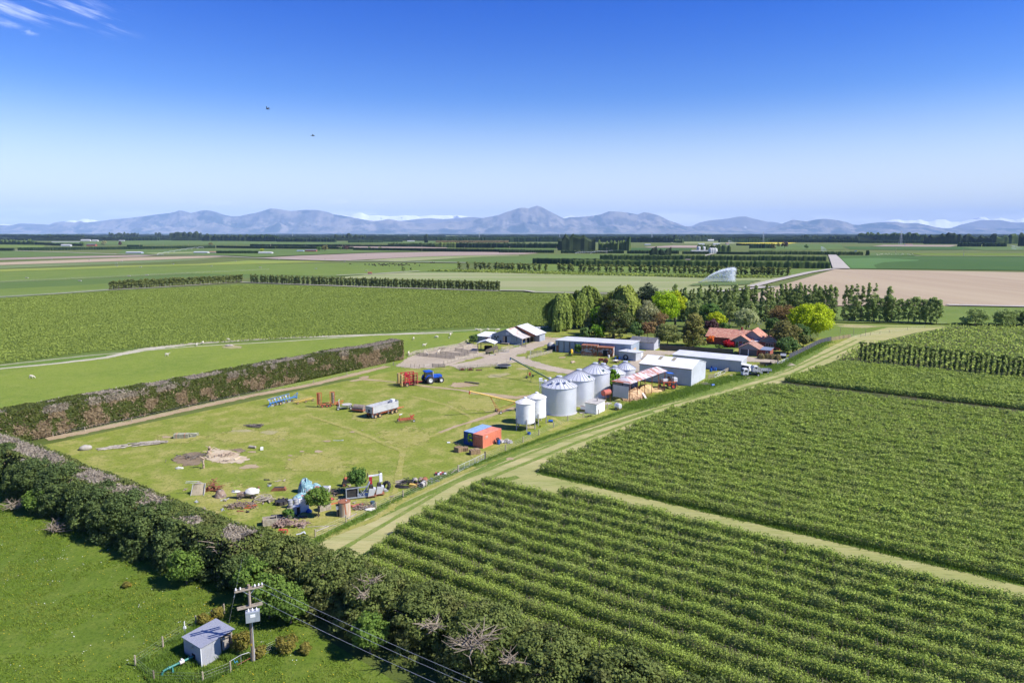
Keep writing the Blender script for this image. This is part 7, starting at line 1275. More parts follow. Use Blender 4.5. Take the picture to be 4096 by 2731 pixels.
for x in (-.8,.8):
 for y in (-.3,.3):MB().box(x-.04,y-.04,0,x+.04,y+.04,.85).build('leg',BM['dtimber'],t)
t=thing('covered_bin','black framed bin with a grey lid by the netting fence','bin',N5(1820,265),R(-20));MB().box(-.8,-.5,0,.8,.5,1.0).build('body',MM['black'],t);MB().slab([(-.85,-.55,1.0),(.85,-.55,1.0),(.85,.55,1.5),(-.85,.55,1.5)],.06).build('lid',MM['drumg'],t);MB().tube([(-.9,.5,0),(-.9,.5,1.5),(-.7,.5,1.75),(.7,.5,1.75),(.9,.5,1.5),(.9,.5,0)],.06,6).build('hoop',MM['drumg'],t)
for i,(x,y,r,lab) in enumerate(((K6(720,985)[0],K6(720,985)[1],1.35,'straw coloured tussock in front of the garage, leftmost clump'),(*K6(790,985),1.3,'straw coloured tussock second from the left by the garage'),(*K6(850,990),1.2,'straw coloured tussock third from the left by the garage'),(*K6(915,995),1.0,'straw coloured tussock nearest the black bin'))):
 n=700;a=rng.uniform(0,6.28,n);k=rng.random(n)**.5;P=np.c_[x*0+np.cos(a)*k*r*.9,np.sin(a)*k*r*.9,1.75*np.sqrt(np.clip(1-k**2,0,1))*rng.uniform(.5,1,n)];tag(link('tussock',leaf_mesh('tussock',P,np.c_[np.cos(a),np.sin(a),a*0+.4],.2,rng.random(n),up=np.c_[np.cos(a)*.5,np.sin(a)*.5,a*0+1],aspect=4),LM['tussock'],None,(x,y,0)),lab,'tussock','tussocks by the garage')
t=thing('vintage_tractor','old rusty orange tractor parked on the grass by the rusty wagons','tractor',K5(948,1038),R(168));MB().box(-.3,-.25,.7,2.2,.25,1.05).build('chassis',MM['oldorange'],t);MB().prism([(.7,1.0),(2.3,1.0),(2.3,1.55),(.7,1.65)],-.32,.32).build('hood',MM['oldorange'],t);MB().box(-.35,-.3,1.1,.05,.3,1.25).box(-.4,-.3,1.2,-.3,.3,1.6).build('seat',MM['rust'],t);MB().bar((.5,0,1.2),(.25,0,1.7),.05).lathe([(.2,-.02),(.23,0),(.2,.02)],(.2,0,1.7),14,'z').build('steering_wheel',MM['black'],t);MB().cyl((1.6,.2,1.5),(1.6,.2,2.4),.05,n=6).build('exhaust',MM['rust'],t)
for s in (-1,1):
 wheel(t,(0,s*.75,.72),.72,.32,MM['oldorange'],rr=.6);wheel(t,(2.1,s*.6,.4),.4,.18,MM['rimw']);mb=MB();pts=[(.8*math.cos(a),.72+.8*math.sin(a)) for a in np.linspace(.5,2.9,7)]
 for a,b in zip(pts[:-1],pts[1:]):mb.bar((a[0],s*.7,a[1]),(b[0],s*.7,b[1]),.35,.04)
 mb.build('fender',MM['oldorange'],t)
t=thing('hose_reel','small green and yellow hose reel with a tall yellow hoop','reel',K5(548,950),R(10));MB().lathe([(.95,-.25),(1.05,-.25),(1.05,.25),(.95,.25),(.95,-.25)],(0,0,1.25),24,'x').build('hoop',PC('bright_yellow',(.75,.48,.02)),t);MB().box(-.9,-.5,.3,.5,.5,.8).build('base',PC('reel_green',(.06,.2,.07)),t);MB().bar((-.9,0,.4),(-2.2,.1,.4),.09).build('drawbar',MM['rust'],t);MB().box(-.9,-.35,.8,-.3,.35,1.6).build('engine',MM['black'],t)
for s in (-1,1):wheel(t,(0,s*.65,.35),.35,.18,MM['rimy'])
t=thing('water_tank','dark round water tank with a grey domed top beside the implement shed','tank',(14.0,240.3));MB().lathe([(1.45,0),(1.45,1.3),(1.5,1.35)],n=28).build('wall',BM['dtimber'],t);MB().lathe([(1.55,1.35),(1.5,1.55),(1.1,2.2),(.5,2.55),(.02,2.65)],n=28).build('dome',BM['concrete'],t)
tyre_obj('large tractor tyre standing against the small shed',K5(1185,1000),.95,.45,R(80),R(-35),.95);drum('white drum on the grass by the rusty wagons',K5(985,975),MM['trwhite'],.33,1.0);drum('blue drum left of the small shed, nearer the wagons',K5(1063,992),MM['drumb']);drum('blue drum left of the small shed, nearer the tyre',K5(1110,998),MM['drumb'])
t=thing('farm_cart','flat grey cart loaded with odds and ends behind the silos','cart',K5(1075,1030),R(15));MB().box(-1.6,-.8,.6,1.6,.8,.7).build('deck',MM['scrap'],t);MB().blob((-.3,0,.8),(.9,.5,.25),9,5,.3,4).build('load',MM['wcanvas'],t)
for s in (-1,1):wheel(t,(0,s*.95,.33),.33,.2,MM['rimy'])
t=thing('cable_wheel','thin green iron wheel rim leaning on the rusty wagon','wheel',K5(820,965),R(-21));MB().lathe([(1.0,-.05),(1.08,-.05),(1.08,.05),(1.0,.05),(1.0,-.05)],(0,0,1.05),28,'y').build('rim',MM['green'],t);mb=MB()
for k in range(8):a=k*math.pi/4;mb.bar((0,0,1.05),(math.cos(a),0,1.05+math.sin(a)),.03)
mb.build('spokes',MM['rust'],t)
t=thing('gate_panel','rusted mesh gate leaning along the left wagon body','gate',K5(668,952),R(-21));mb=MB()
for z in (.1,.5,.95):mb.bar((0,-.2,z),(3.6,-.2,z),.04)
for x in np.arange(0,3.7,.6):mb.bar((x,-.2,.1),(x,-.2,.95),.03)
mb.build('frame',BM['galv_roof'],t)
t=thing('trampoline','round black trampoline on the edge of the yard grass','trampoline',K7(1370,562));MB().cyl((0,0,.82),(0,0,.88),2.1,n=36).build('mat',MM['black'],t);MB().lathe([(2.1,.8),(2.25,.8),(2.25,.9),(2.1,.9),(2.1,.8)],n=36).build('rim',MM['drumg'],t)
for k in range(6):a=k*math.pi/3;MB().cyl((2.15*math.cos(a),2.15*math.sin(a),0),(2.15*math.cos(a),2.15*math.sin(a),.85),.03,n=6).build('leg',BM['galv_roof'],t)
for x,lab in ((880,'black iron harrow frame left of another by the rails'),(975,'rusty loaded iron frame by the rails'),(1075,'low grey pallet by the rails')):
 t=thing('iron_frame',lab,'frame',K7(x,592),R(5));mb=MB();hgt_=.25 if x==1075 else.9
 for y in (-.4,.4):mb.bar((-.9,y,.1),(.9,y,.1),.08).bar((-.9,y,hgt_),(.9,y,hgt_),.06)
 for xx in (-.9,0,.9):mb.bar((xx,-.4,.05),(xx,-.4,hgt_),.08).bar((xx,.4,.05),(xx,.4,hgt_),.08)
 mb.build('frame',MM['black'],t);MB().box(-.6,-.3,.15,.6,.3,.15+hgt_*.5).build('load',MM['rust'],t)
t=thing('axle','bare axle with two small wheels beside the loading ramp','axle',L7(1000,1005),R(3));MB().bar((-.9,0,.25),(.9,0,.25),.12).build('beam',MM['trwhite'],t)
for s in (-1,1):w_=wheel(t,(s*.95,0,.26),.26,.16,MM['black']);w_.rotation_euler=(0,0,R(90))
# ---------------------------------------------------------------- timber, scrap and odds and ends
def pile(name,label,p,n,L,r,spread,m,cat,rot=0.0,jit=.3,hmax=.5,seed=1,kind=None):
 q=random.Random(seed);mb=MB()
 for k in range(n):
  x,y=q.gauss(0,spread[0]),q.gauss(0,spread[1]);z=r+hmax*max(0,1-abs(y)/(spread[1]*2.2))*q.random();a=q.gauss(0,jit);l=L*q.uniform(.6,1.1)/2;e=q.uniform(-.06,.1)*l
  mb.cyl((x-l*math.cos(a),y-l*math.sin(a),z-e*.5 if z-e*.5>r else r),(x+l*math.cos(a),y+l*math.sin(a),z+abs(e)),r*q.uniform(.7,1.2),n=6)
 return tag(mb.build(name,m,None,(*p,0),rot),label,cat,kind=kind)
def junk(label,p,n,spread,hmax,m,seed,cat='scrap heap',rot=0,name='scrap_heap'):
 q=random.Random(seed);mb=MB()
 for k in range(n):
  x,y=q.uniform(-1,1)*spread[0],q.uniform(-1,1)*spread[1];z=hmax*q.random()*max(.1,1-(x/spread[0])**2*.7);w_=q.random()
  if w_<.4:a=q.uniform(0,6.28);l=q.uniform(.3,1.0);mb.bar((x,y,z+.05),(x+l*math.cos(a),y+l*math.sin(a),z+q.uniform(0,.35)),q.uniform(.04,.14),q.uniform(.02,.1))
  elif w_<.75:mb.cbox((x,y,z*.6+.08),(q.uniform(.2,.8),q.uniform(.15,.5),q.uniform(.03,.3)),q.uniform(0,3))
  else:mb.tube([(x+.4*math.cos(t+k),y+.4*math.sin(t+k),z+.15+.1*math.sin(2*t)) for t in np.linspace(0,4.5,7)],.025,4)
 return tag(mb.build(name,m,None,(*p,0),rot),label,cat)
GP=M('treated_posts',(.33,.33,.24),(.25,.25,.17),rough=.95,scale=3);DKP=M('dark_poles',(.13,.11,.085),(.22,.19,.15),rough=.95,scale=3);LW=M('grey_logs',(.38,.34,.28),(.27,.23,.18),rough=.95,scale=2)
t=thing('post_bundle','strapped bundle of greenish fence posts with loose ones behind','post bundle',J3(1240,355),R(8));mb=MB();q=random.Random(4)
for i in range(5):
 for j in range(4):mb.cyl((-1.4,-.5+.24*i,.14+.23*j),(1.4,-.5+.24*i,.14+.23*j),.115,n=7)
mb.build('posts',GP,t);MB().box(-.9,-.63,.02,-.86,.6,.98).box(.7,-.63,.02,.74,.6,.98).build('strap',MM['orange'],t);mb=MB()
for k in range(12):mb.cyl((1.3+q.uniform(-.2,.5),q.uniform(-.4,1.0),.15+.07*k),(2.6+q.uniform(-.2,.4),q.uniform(.0,1.5),.12+.05*k),.09,n=6)
mb.build('loose_posts',GP,t)
pile('post_pile','sprawl of grey old fence posts, right one of two',J3(960,415),26,3.2,.13,(1.6,.45),LW,'post pile',R(8),.16,.4,5);pile('post_pile','sprawl of split grey posts left of the larger sprawl',J3(590,450),16,3.0,.12,(1.2,.4),LW,'post pile',R(25),.25,.3,6);pile('pole_pile','pile of dark brown poles alone on the grass',J3(1920,250),16,3.4,.11,(.5,.5),DKP,'pole pile',R(-8),.2,.5,7)
tag(MB().blob((0,0,.3),(1.15,.8,.6),12,8,.06,2).build('boulder',M('grey_boulder',(.38,.35,.3),(.30,.27,.22),rough=.95,scale=1.5),None,(*J3(335,465),0),R(20)),'large grey boulder at the foot of the dead-topped hedge','boulder')
SN=M('bleached_stump',(.46,.36,.26),(.30,.22,.15),rough=.95,scale=2)
def snag(label,p,h,seed,r=.16):
 q=random.Random(seed);t=thing('tree_stump',label,'stump',p);pts=[(q.uniform(-.12,.12)*i,q.uniform(-.1,.1)*i,h*i/4) for i in range(5)];MB().tube(pts,[r*1.4,r*1.1,r,r*.9,r*.5],8).build('trunk',SN,t);mb=MB()
 for k in range(3):b=pts[1+k];a=q.uniform(0,6.28);mb.tube([b,(b[0]+.6*math.cos(a),b[1]+.6*math.sin(a),b[2]+.3),(b[0]+1.0*math.cos(a),b[1]+1.0*math.sin(a),b[2]+.35)],[.08,.05,.03],5)
 mb.build('branch',SN,t)
snag('upright bleached stump standing in front of the ash heap',J3(1445,640),2.3,1);snag('gnarled pale stump behind the ash heap',J3(1500,505),1.5,2,.3)
pile('brush_heap','dark brush and root heap beside the pale ash',J3(1330,540),46,1.5,.05,(1.6,.8),DKP,'brush heap',0,1.5,.6,8);pile('dead_wood_pile','bleached roots and branches on the ash heap',J3(1640,520),26,1.8,.06,(1.6,.6),SN,'dead wood',R(20),1.2,.5,9)
tag(MB().blob((0,0,0),(3.2,1.8,.75),18,8,.09,4).build('ash_heap',GM['ash'],None,(*J3(1620,560),0),R(10)),'pale sandy ash mound in the yard grass','ash heap');tag(MB().cyl((-.7,0,.27),(.7,0,.27),.27,.24,10).build('log',LW,None,(*J3(1905,452),0),R(-15)),'short thick grey log by the white cube','log');tag(MB().box(-.26,-.26,0,.26,.26,.5).box(-.2,-.2,.5,.2,.2,.56).build('white_cube',BM['white'],None,(*J3(1993,468),0),.3),'white plastic cube on the grass','cube');tag(MB().blob((0,0,.1),(.6,.3,.28),9,5,.25,4).blob((.5,.1,.05),(.3,.2,.2),8,5,.25,5).build('plastic_bag',MM['wcanvas'],None,(*J3(1215,645),0)),'crumpled white plastic below the brush heap','plastic');pile('log_pair','two bleached logs on the grass before the wagons',K5(572,1030),6,1.6,.17,(.5,.3),SN,'logs',0,.8,.3,3);pile('plank_stack','two weathered beams lying by the dirt patch',K7(1010,745),4,4.6,.14,(.2,.25),DKP,'beams',R(-33),.04,.1,5)
tag(MB().cyl((-.9,0,.07),(.9,0,.07),.05,n=6).box(.85,-.1,.03,1.15,.1,.2).build('steel_rod',BM['galv_roof'],None,(*J1(1030,772),0)),'thin steel rod lying alone on the grass','rod')
t=thing('canvas_frame','dirty canvas draped over a bent steel frame','canvas',J2(235,340),R(10));MB().add([(-1,0,0),(1,-.2,0),(1.1,.5,1.6),(.2,.8,2.1),(-.7,.7,1.5),(-1.2,.7,.1),(.9,1.3,.1)],[(0,1,2,3),(0,3,4,5),(1,6,2),(3,2,6),(5,4,3,6)]).build('canvas',MM['canvas'],t);mb=MB();mb.bar((-1.6,.2,2.3),(.2,.8,2.0),.06).bar((-1.8,.5,2.0),(1.0,.6,1.7),.05).bar((-1,-.1,0),(-.7,.6,1.7),.07).bar((1,-.3,0),(1.2,.4,1.8),.07);mb.build('frame',BM['galv_roof'],t)
junk('tangle of rusty wire netting and iron beside the canvas frame',J2(405,290),60,(1.0,.7),1.7,MM['rust'],11);tag(MB().lathe([(.95,0),(.55,1.0),(.2,1.25)],n=14).build('rusty_cone',MM['scrap'],None,(*J2(475,355),0)),'dented rusty sheet metal cone','cone');tag(MB().bar((-.5,0,.1),(.5,.3,.25),.05).bar((-.5,.5,.1),(.5,.8,.25),.05).bar((-.5,0,.1),(-.5,.5,.1),.05).bar((0,.1,.15),(0,.6,.15),.05).bar((.5,.3,.25),(.5,.8,.25),.05).build('ladder_frame',BM['galv_roof'],None,(*J2(510,405),0)),'bent grey ladder piece in the hedge shade','ladder')
t=thing('covered_machine','old machine half covered by a white tarpaulin','machine',J2(760,365),R(10));MB().box(-1.5,-.5,.4,.9,.5,.9).build('body',MM['scrap'],t);MB().blob((.7,0,.9),(1.15,.75,.62),14,9,.16,6).build('tarpaulin',MM['wcanvas'],t);MB().blob((-1.7,0,1.1),(.7,.4,.22),12,6).build('chute',MM['wcanvas'],t);MB().bar((-1.6,-.4,.6),(-1.9,-.2,1.9),.07).bar((-1.9,-.2,1.9),(-.9,0,1.5),.07).bar((1.5,0,.8),(2.4,.2,1.2),.08).build('arm',MM['claas'],t);wheel(t,(-1.0,-.6,.3),.3,.2,MM['scrap']);wheel(t,(.9,-.7,.3),.3,.2,MM['scrap'])
t=thing('steel_trough','rusty brown steel trough on the grass','trough',J2(1085,290),R(5));MB().prism([(-1.2,.05),(1.2,.05),(1.0,.55),(-.75,.55)],-.35,.35).build('body',MM['rust'],t);MB().box(-.7,-.3,.552,.9,.3,.56).build('inside',MM['black'],t)
t=thing('wheel_heap','spoked iron wheel lying on timber offcuts','iron wheel',J2(925,400));MB().lathe([(1.15,.55),(1.25,.55),(1.25,.63),(1.15,.63),(1.15,.55)],n=26).build('rim',BM['rail'],t);mb=MB()
for k in range(10):a=k*.628;mb.bar((0,0,.6),(1.2*math.cos(a),1.2*math.sin(a),.6),.04)
mb.build('spokes',BM['rail'],t);mb=MB();q=random.Random(3)
for k in range(12):a=q.uniform(0,3);x,y=q.uniform(-1,1),q.uniform(-.7,.5);mb.bar((x-math.cos(a),y-math.sin(a),.1+.05*k%.4),(x+math.cos(a),y+math.sin(a),.1+.04*k),.2,.05)
mb.build('planks',BM['timber'],t)
junk('low heap of rusty iron, pipes and orange beams',J2(700,465),70,(2.2,.9),.7,MM['scrap'],12);tag(MB().bar((-.8,0,.3),(.8,0,.3),.2,.12).bar((-.9,-.6,.15),(.5,-.5,.2),.16,.1).build('orange_beam',MM['orange'],None,(*J2(800,465),0),.1),'orange steel beams on the iron heap','beam')
t=thing('plastic_tank','black moulded plastic tank base upside down','tank base',J2(1115,430));MB().cyl((0,0,0),(0,0,.55),.95,.85,18).build('body',MM['black'],t);mb=MB()
for k in range(8):a=k*math.pi/4;mb.cbox((.85*math.cos(a),.85*math.sin(a),.45),(.35,.25,.4),a)
mb.build('ribs',MM['black'],t)
p_=L5(555,640);t=thing('drum_pallet','timber pallet carrying two grey drums','pallet',p_,R(20));mb=MB()
for i in range(6):mb.box(-1.1,-.7+.26*i,.12,1.1,-.53+.26*i,.16)
mb.build('slats',BM['timber'],t);MB().box(-1.1,-.7,0,-1.0,.77,.12).box(1.0,-.7,0,1.1,.77,.12).build('bearer',BM['timber'],t)
drum('grey plastic drum on the pallet, left one',along(p_,R(20),-.62,.1),MM['drumg'],.36,1.15,z=.16);drum('grey plastic drum on the pallet, right one',along(p_,R(20),.18,.25),MM['drumg'],.36,1.15,z=.16);drum('blue plastic drum leaning behind the grey drums',L5(610,590),MM['drumb'],.33,.95)
def netheap(label,p,r,h,seed,name='net_heap'):
 q=random.Random(seed);mb=MB().blob((0,0,0),(r,r*.8,h),22,12,.17,seed)
 for k in range(46):a=q.uniform(0,6.28);d=r*q.uniform(.3,.9);z=h*math.sqrt(max(0,1-(d/r)**2));mb.tube([(d*.7*math.cos(a),d*.6*math.sin(a),z*.98+.1),(d*math.cos(a),d*.8*math.sin(a),z*.8+.08),(r*1.05*math.cos(a+.1),r*.85*math.sin(a+.1),.1)],[.09,.08,.06],5)
 return tag(mb.build(name,MM['net'],None,(*p,0)),label,'netting')
netheap('tall heap of turquoise and red bird netting',L5(745,370),1.2,2.1,3);netheap('low tail of turquoise netting right of the tall heap',L5(910,290),.8,.55,4);netheap('small turquoise netting heap behind the grey drums',L5(600,500),.75,.6,5);netheap('low roll of red and turquoise netting',L5(680,440),.9,.4,6)
t=thing('old_fridge','tall white fridge panel facing the track','fridge',L5(715,715),R(20));MB().box(-.72,-.12,0,.72,.3,1.05).build('body',BM['white'],t);MB().box(-.72,-.12,1.06,.72,.25,2.1).build('upper_panel',BM['white'],t)
t=thing('cabinet','grey metal cabinet beside the white fridge','cabinet',L5(590,735),R(10));MB().box(-.55,-.4,0,.55,.4,1.15).build('body',BM['steelblue'],t);MB().box(-.5,-.42,.05,.02,-.402,1.1).build('door',BM['grey_wall'],t);MB().box(.06,-.42,.05,.5,-.402,1.1).build('shelf_front',MM['black'],t)
tag(MB().blob((0,0,.2),(.45,.35,.35),9,6,.2,2).build('blue_bag',MM['drumb'],None,(*L5(795,720),0)),'small blue bundle under the young tree','bundle');tag(MB().prism([(-.9,0),(.9,0),(.9,.3),(.75,.3),(.75,.1),(-.75,.1),(-.75,.3),(-.9,.3)],-.25,.25).build('trough',MM['black'],None,(*L5(665,800),0),R(-28)),'black open feed trough on the grass','trough')
def crate(label,p,rot,d,m=BM['rail']):
 t=thing('wooden_crate',label,'crate',p,rot);w_,l,h=d
 for nm,b in (('side',(-w_,-l,w_,-l+.06)),('side',(-w_,l-.06,w_,l)),('side',(-w_,-l+.061,-w_+.06,l-.061)),('side',(w_-.06,-l+.061,w_,l-.061))):
  mb=MB()
  for k in range(4):mb.box(b[0],b[1],.08+h*k/4,b[2],b[3],.06+h*(k+1)/4)
  mb.build(nm,m,t)
 MB().box(-w_+.07,-l+.07,.04,w_-.07,l-.07,.1).build('floor',BM['dtimber'],t);return t
crate('grey slatted wooden crate, open topped, by the demolition heap',L5(130,930),R(20),(.95,.6,1.0));crate('whitish slatted crate behind the young tree',L5(1060,680),R(35),(.85,.55,.85));t=thing('concrete_box','grey concrete box with tiles on top behind the wooden crate','box',L5(265,870),R(10));MB().box(-.9,-.5,0,.9,.5,.75).build('body',BM['concrete'],t);MB().cyl((.5,-.52,.4),(.5,-.505,.4),.2,n=14).build('opening',MM['black'],t);MB().box(-1.0,-.55,.76,.7,.5,.85).build('top',MM['black'],t)
junk('long demolition heap of broken bricks, tin and timber',L5(470,950),130,(2.3,.8),.95,M('rubble',(.36,.25,.2),(.2,.14,.11),rough=.95,scale=2.5,col3=(.5,.44,.38),scale3=3),14);drum('red steel drum lying below the demolition heap',L5(290,1075),M('red_drum',(.45,.06,.035),(.38,.07,.05),scale=3),.33,1.15,R(80));drum('dull red drum half hidden by the wooden crate',L5(15,905),M('dull_red',(.3,.05,.05)),.3,.7,R(60))
t=thing('rusty_tank','tall rusty white cylinder tank with a brown top','tank',L5(1405,770));MB().cyl((0,0,.05),(0,0,2.15),.9,n=28).build('wall',M('rust_stained_tank',(.50,.44,.36),(.42,.30,.18),rough=.85,scale=1.6,stretch=(2.5,2.5,.15),col3=(.38,.13,.06),scale3=1.3),t);MB().cyl((0,0,2.15),(0,0,2.2),.93,n=28).build('top',MM['rust'],t);MB().cyl((.3,.1,2.2),(.3,.1,2.32),.1,n=8).build('cap',BM['galv_roof'],t)
t=thing('fuel_pump','old red and grey fuel pump beside the rusty tank','fuel pump',L5(1305,790),R(15));MB().box(-.28,-.25,.1,.28,.25,1.15).build('body',MM['black'],t);MB().box(.1,-.27,.2,.285,.2,.95).build('panel',MM['red'],t);MB().box(-.36,-.3,1.16,.36,.3,1.75).build('head',BM['steelblue'],t);MB().box(-.38,-.32,1.76,.38,.32,1.82).build('cap',MM['black'],t)
junk('flat heap of brown brush and pallets near the fence',L5(1740,650),60,(1.3,.8),.7,MM['scrap'],16);pile('tile_stack','red tiles stacked beside the brush heap',L5(1610,630),8,.7,.14,(.5,.25),M('red_tiles',(.38,.11,.08)),'tiles',.4,.2,.3,4);drum('dark blue-green drum by the fence post',L5(1885,625),PC('dark_teal',(.06,.10,.12)),.34,.9);tag(MB().blob((0,0,.1),(.9,.5,.22),12,5,.3,8).build('plastic_sheet',MM['wcanvas'],None,(*L5(1850,680),0)),'crumpled pale plastic sheeting by the fence','plastic')
pile('red_offcuts','red painted steel offcuts behind the white crate',L5(1120,530),10,1.1,.08,(.8,.4),MM['red'],'offcuts',.3,.5,.3,5);tag(MB().bar((-1.0,0,.1),(1.0,.25,.1),.16).build('red_beam',MM['orange'],None,(*L5(1200,590),0),.5),'orange-red steel channel lying on the grass','beam');pile('wire_brush_heap','rusty wire and dry brush heap left of the harvester',L5(1250,400),60,1.5,.03,(1.1,.7),MM['scrap'],'wire heap',0,1.5,1.1,6)
t=thing('planter_body','white plastic tub lid behind the young tree','tub',L5(1075,360));MB().prism([(-.7,0),(.7,0),(.8,.8),(-.6,.8)],-.4,.4).build('body',BM['white'],t);MB().box(-.5,-.3,.81,.6,.3,.85).build('lid',MM['drumg'],t)
t=thing('harvester','scrapped berry harvester with grey slanted bins and red arms','harvester',L5(1700,460),R(18));mb=MB();mb.box(-2.4,-.7,.2,1.2,.9,.35).bar((-2.4,-.6,.3),(-2.4,-.6,1.9),.14).bar((-.6,-.6,.3),(-.6,-.6,2.0),.12).bar((-2.4,-.6,1.8),(1.0,-.6,1.9),.12).bar((.1,-.5,.3),(1.3,.2,2.4),.2).bar((-.3,.2,.4),(1.8,.4,1.2),.14).bar((-.4,-.6,.4),(.4,-.6,1.4),.08).bar((.4,-.6,.4),(-.2,-.6,1.4),.08);mb.build('frame',BM['steelblue'],t);MB().box(-2.3,-.5,.36,-.7,.8,1.6).build('machinery',MM['black'],t)
for x,y in ((1.2,-1.0),(2.5,-.5)):
 b=MB().prism([(x-.1,1.6),(x-.35,.35),(x+.55,.45),(x+.95,1.45)],y,y+.95).build('bin',BM['galv_roof'],t);MB().box(x-.35,y-.05,.28,x+1.0,y+1.0,.36).build('tray',MM['rust'],b);MB().prism([(x-.1,1.62),(x+.55,1.5),(x+.5,2.0),(x+.05,2.1)],y+.1,y+.85).build('screen',MM['black'],b)
 for xx in (x-.2,x+.9):MB().bar((xx,y+.1,0),(xx,y+.1,1.3),.06).build('leg',MM['rust'],b)
MB().box(1.3,.7,1.7,1.75,1.1,2.9).build('red_column',MM['red'],t);MB().bar((1.2,.9,3.0),(3.2,.9,3.05),.2).build('cross_tube',MM['trwhite'],t);MB().box(2.9,.7,1.9,3.35,1.2,3.2).build('white_column',BM['white'],t);MB().tube([(1.2,.9,3.0),(1.1,1.0,3.5),(1.0,.9,2.6),(.8,.7,2.3)],.05,6).tube([(3.0,.9,3.1),(2.8,1,3.6),(3.3,1,3.4)],.05,6).build('hose',MM['black'],t)
t=thing('small_engine','little orange and black engine on wheels left of the harvester','engine',L5(1400,270),R(15));MB().box(-.2,-.35,.5,.9,.35,1.2).build('body',MM['black'],t);MB().box(.1,-.36,1.2,.5,.3,1.4).build('tank',MM['orange'],t);MB().bar((0,0,1.0),(.15,0,1.9),.08).build('lever',MM['rust'],t);wheel(t,(0,-.45,.36),.36,.2,MM['rust']);wheel(t,(0,.45,.36),.36,.2,MM['rust'])
tyre_obj('big tractor tyre leaning behind the grey harvester bins',L5(2120,340),.8,.5,R(62),R(-35),.72);tag(MB().blob((0,0,.15),(.6,.4,.35),10,6,.2,3).build('ash_bin',MM['drumg'],None,(*L5(2085,360),0)),'grey lump of rubbish below the tractor tyre','rubbish')
for i,(K,a,b,w_,lab) in enumerate(((L5,(700,1000),(735,930),.22,'short pale block beside the demolition heap'),(L5,(760,975),(1260,952),.10,'long thin pole lying across the grass'),(L5,(920,1050),(1135,965),.14,'grey pole near the track fence'),(L5,(1455,835),(1600,755),.18,'grey sleeper in front of the rusty tank'),(L5,(1290,510),(1470,470),.12,'pale plank by the harvester'))):
 p,q_=K(*a),K(*b);tag(MB().bar((0,0,w_/2),(q_[0]-p[0],q_[1]-p[1],w_/2),w_).build('timber_pole' if i!=3 else 'sleeper',LW,None,(*p,0)),lab,'timber')
tag(MB().tube([(-.5,0,.1),(0,.1,.15),(.5,.35,.35),(.7,.1,.1)],.1,8).build('bent_pipe',BM['galv_roof'],None,(*L5(640,1110),0)),'bent galvanised pipe by the track corner','pipe');flat('brown_sheet','flat brown board near the track corner',[J2(1215,805),J2(1290,780),J2(1310,795),J2(1260,825)],MM['rust'],'board')
hp=lambda k:[(k*.2+1.5*math.cos(t_)*(1+.1*k),.7*math.sin(t_)+.12*k,.1+.08*k) for t_ in np.linspace(2.2,5.2+k*.3,12)]
mb=MB()
for k in range(4):mb.tube(hp(k),.07,6)
tag(mb.build('hose_coil',MM['black'],None,(*N7(900,160),0)),'loose coils of black hose in the pipe heap','hose');pile('pallet_stack','pale slats stacked behind the black hoses',N7(850,105),7,1.8,.08,(.2,.4),BM['rail'],'pallet',.3,.05,.4,3)
for i,(x,y,a,m_,lab) in enumerate(((1045,115,70,LW,'mossy concrete pipe, left one in the pipe heap'),(1115,110,60,MM['scrap'],'brown pipe drum, middle one in the pipe heap'),(1165,105,50,MM['rust'],'rusty cage drum, right one in the pipe heap'),(1150,155,35,BM['concrete'],'grey concrete pipe lying in front of the cage drum'))):
 p=N7(x,y);o_=MB().lathe([(.38,-.6),(.45,-.6),(.45,.6),(.38,.6),(.38,-.6)],(0,0,0),16,'y').build('pipe',m_,None,(*p,.45),R(a-60));tag(o_,lab,'pipe')
t=thing('orange_seat','faded orange tractor seat and guard on the heap','guard',N7(1010,170),R(-10));MB().prism([(-.6,.1),(.6,.1),(.7,.6),(-.5,.7)],-.3,.3).build('body',MM['yellow'],t);MB().bar((.6,0,.1),(.7,0,.9),.12).build('arm',MM['rust'],t);junk('black pipe fittings and poly pipe in the heap',N7(960,110),40,(.9,.6),.8,MM['black'],21);pile('wire_bits','grey scrap and black polythene at the heap\'s right end',N7(1235,70),12,.9,.06,(.6,.4),MM['drumg'],'scrap',0,1.5,.3,6)
t=thing('battery_pallet','pallet of old black and white batteries by the gate','pallet',J7(45,1000),R(12));MB().box(-1.0,-.6,0,1.0,.6,.12).build('base',BM['rail'],t);q=random.Random(9)
for k in range(10):MB().cbox((-.8+.38*(k%5),-.3+.55*(k//5),.24),(.3,.38,.22),q.uniform(-.3,.3)).build('battery',(MM['black'],BM['white'],MM['red'])[k%3],t)
junk('rubbish of white bags and dark bits right of the orange container',J7(905,565),46,(1.4,.7),.4,M('mixed_rubbish',(.55,.54,.5),(.2,.19,.2),rough=.9,scale=2.5),23,'rubbish',R(-15),'rubbish_heap');flat('paper_sheet','white paper scrap by the fence right of the rubbish',[J7(965,570),J7(1000,545),J7(1015,545),J7(985,572)],BM['white'],'paper');tag(MB().box(-.3,-.2,0,.3,.2,.18).build('white_box',BM['white'],None,(*J7(150,575),0)),'white box lid left of the blue container','box');flat('paper_sheet','white scrap below the hopper silos',[J7(1355,355),J7(1385,345),J7(1395,355),J7(1365,365)],BM['white'],'paper');tag(MB().cyl((-.45,0,.3),(.45,0,.3),.3,n=14).build('blue_barrel',MM['drumb'],None,(*J8(1515,485),0),.4),'blue barrel lying in grass beside the large gable shed','drum');pile('twig_heap','bare grey twig heap beside the large gable shed',J8(1420,475),50,1.2,.02,(.6,.5),LW,'twig heap',0,1.5,.9,5)
q=random.Random(31)
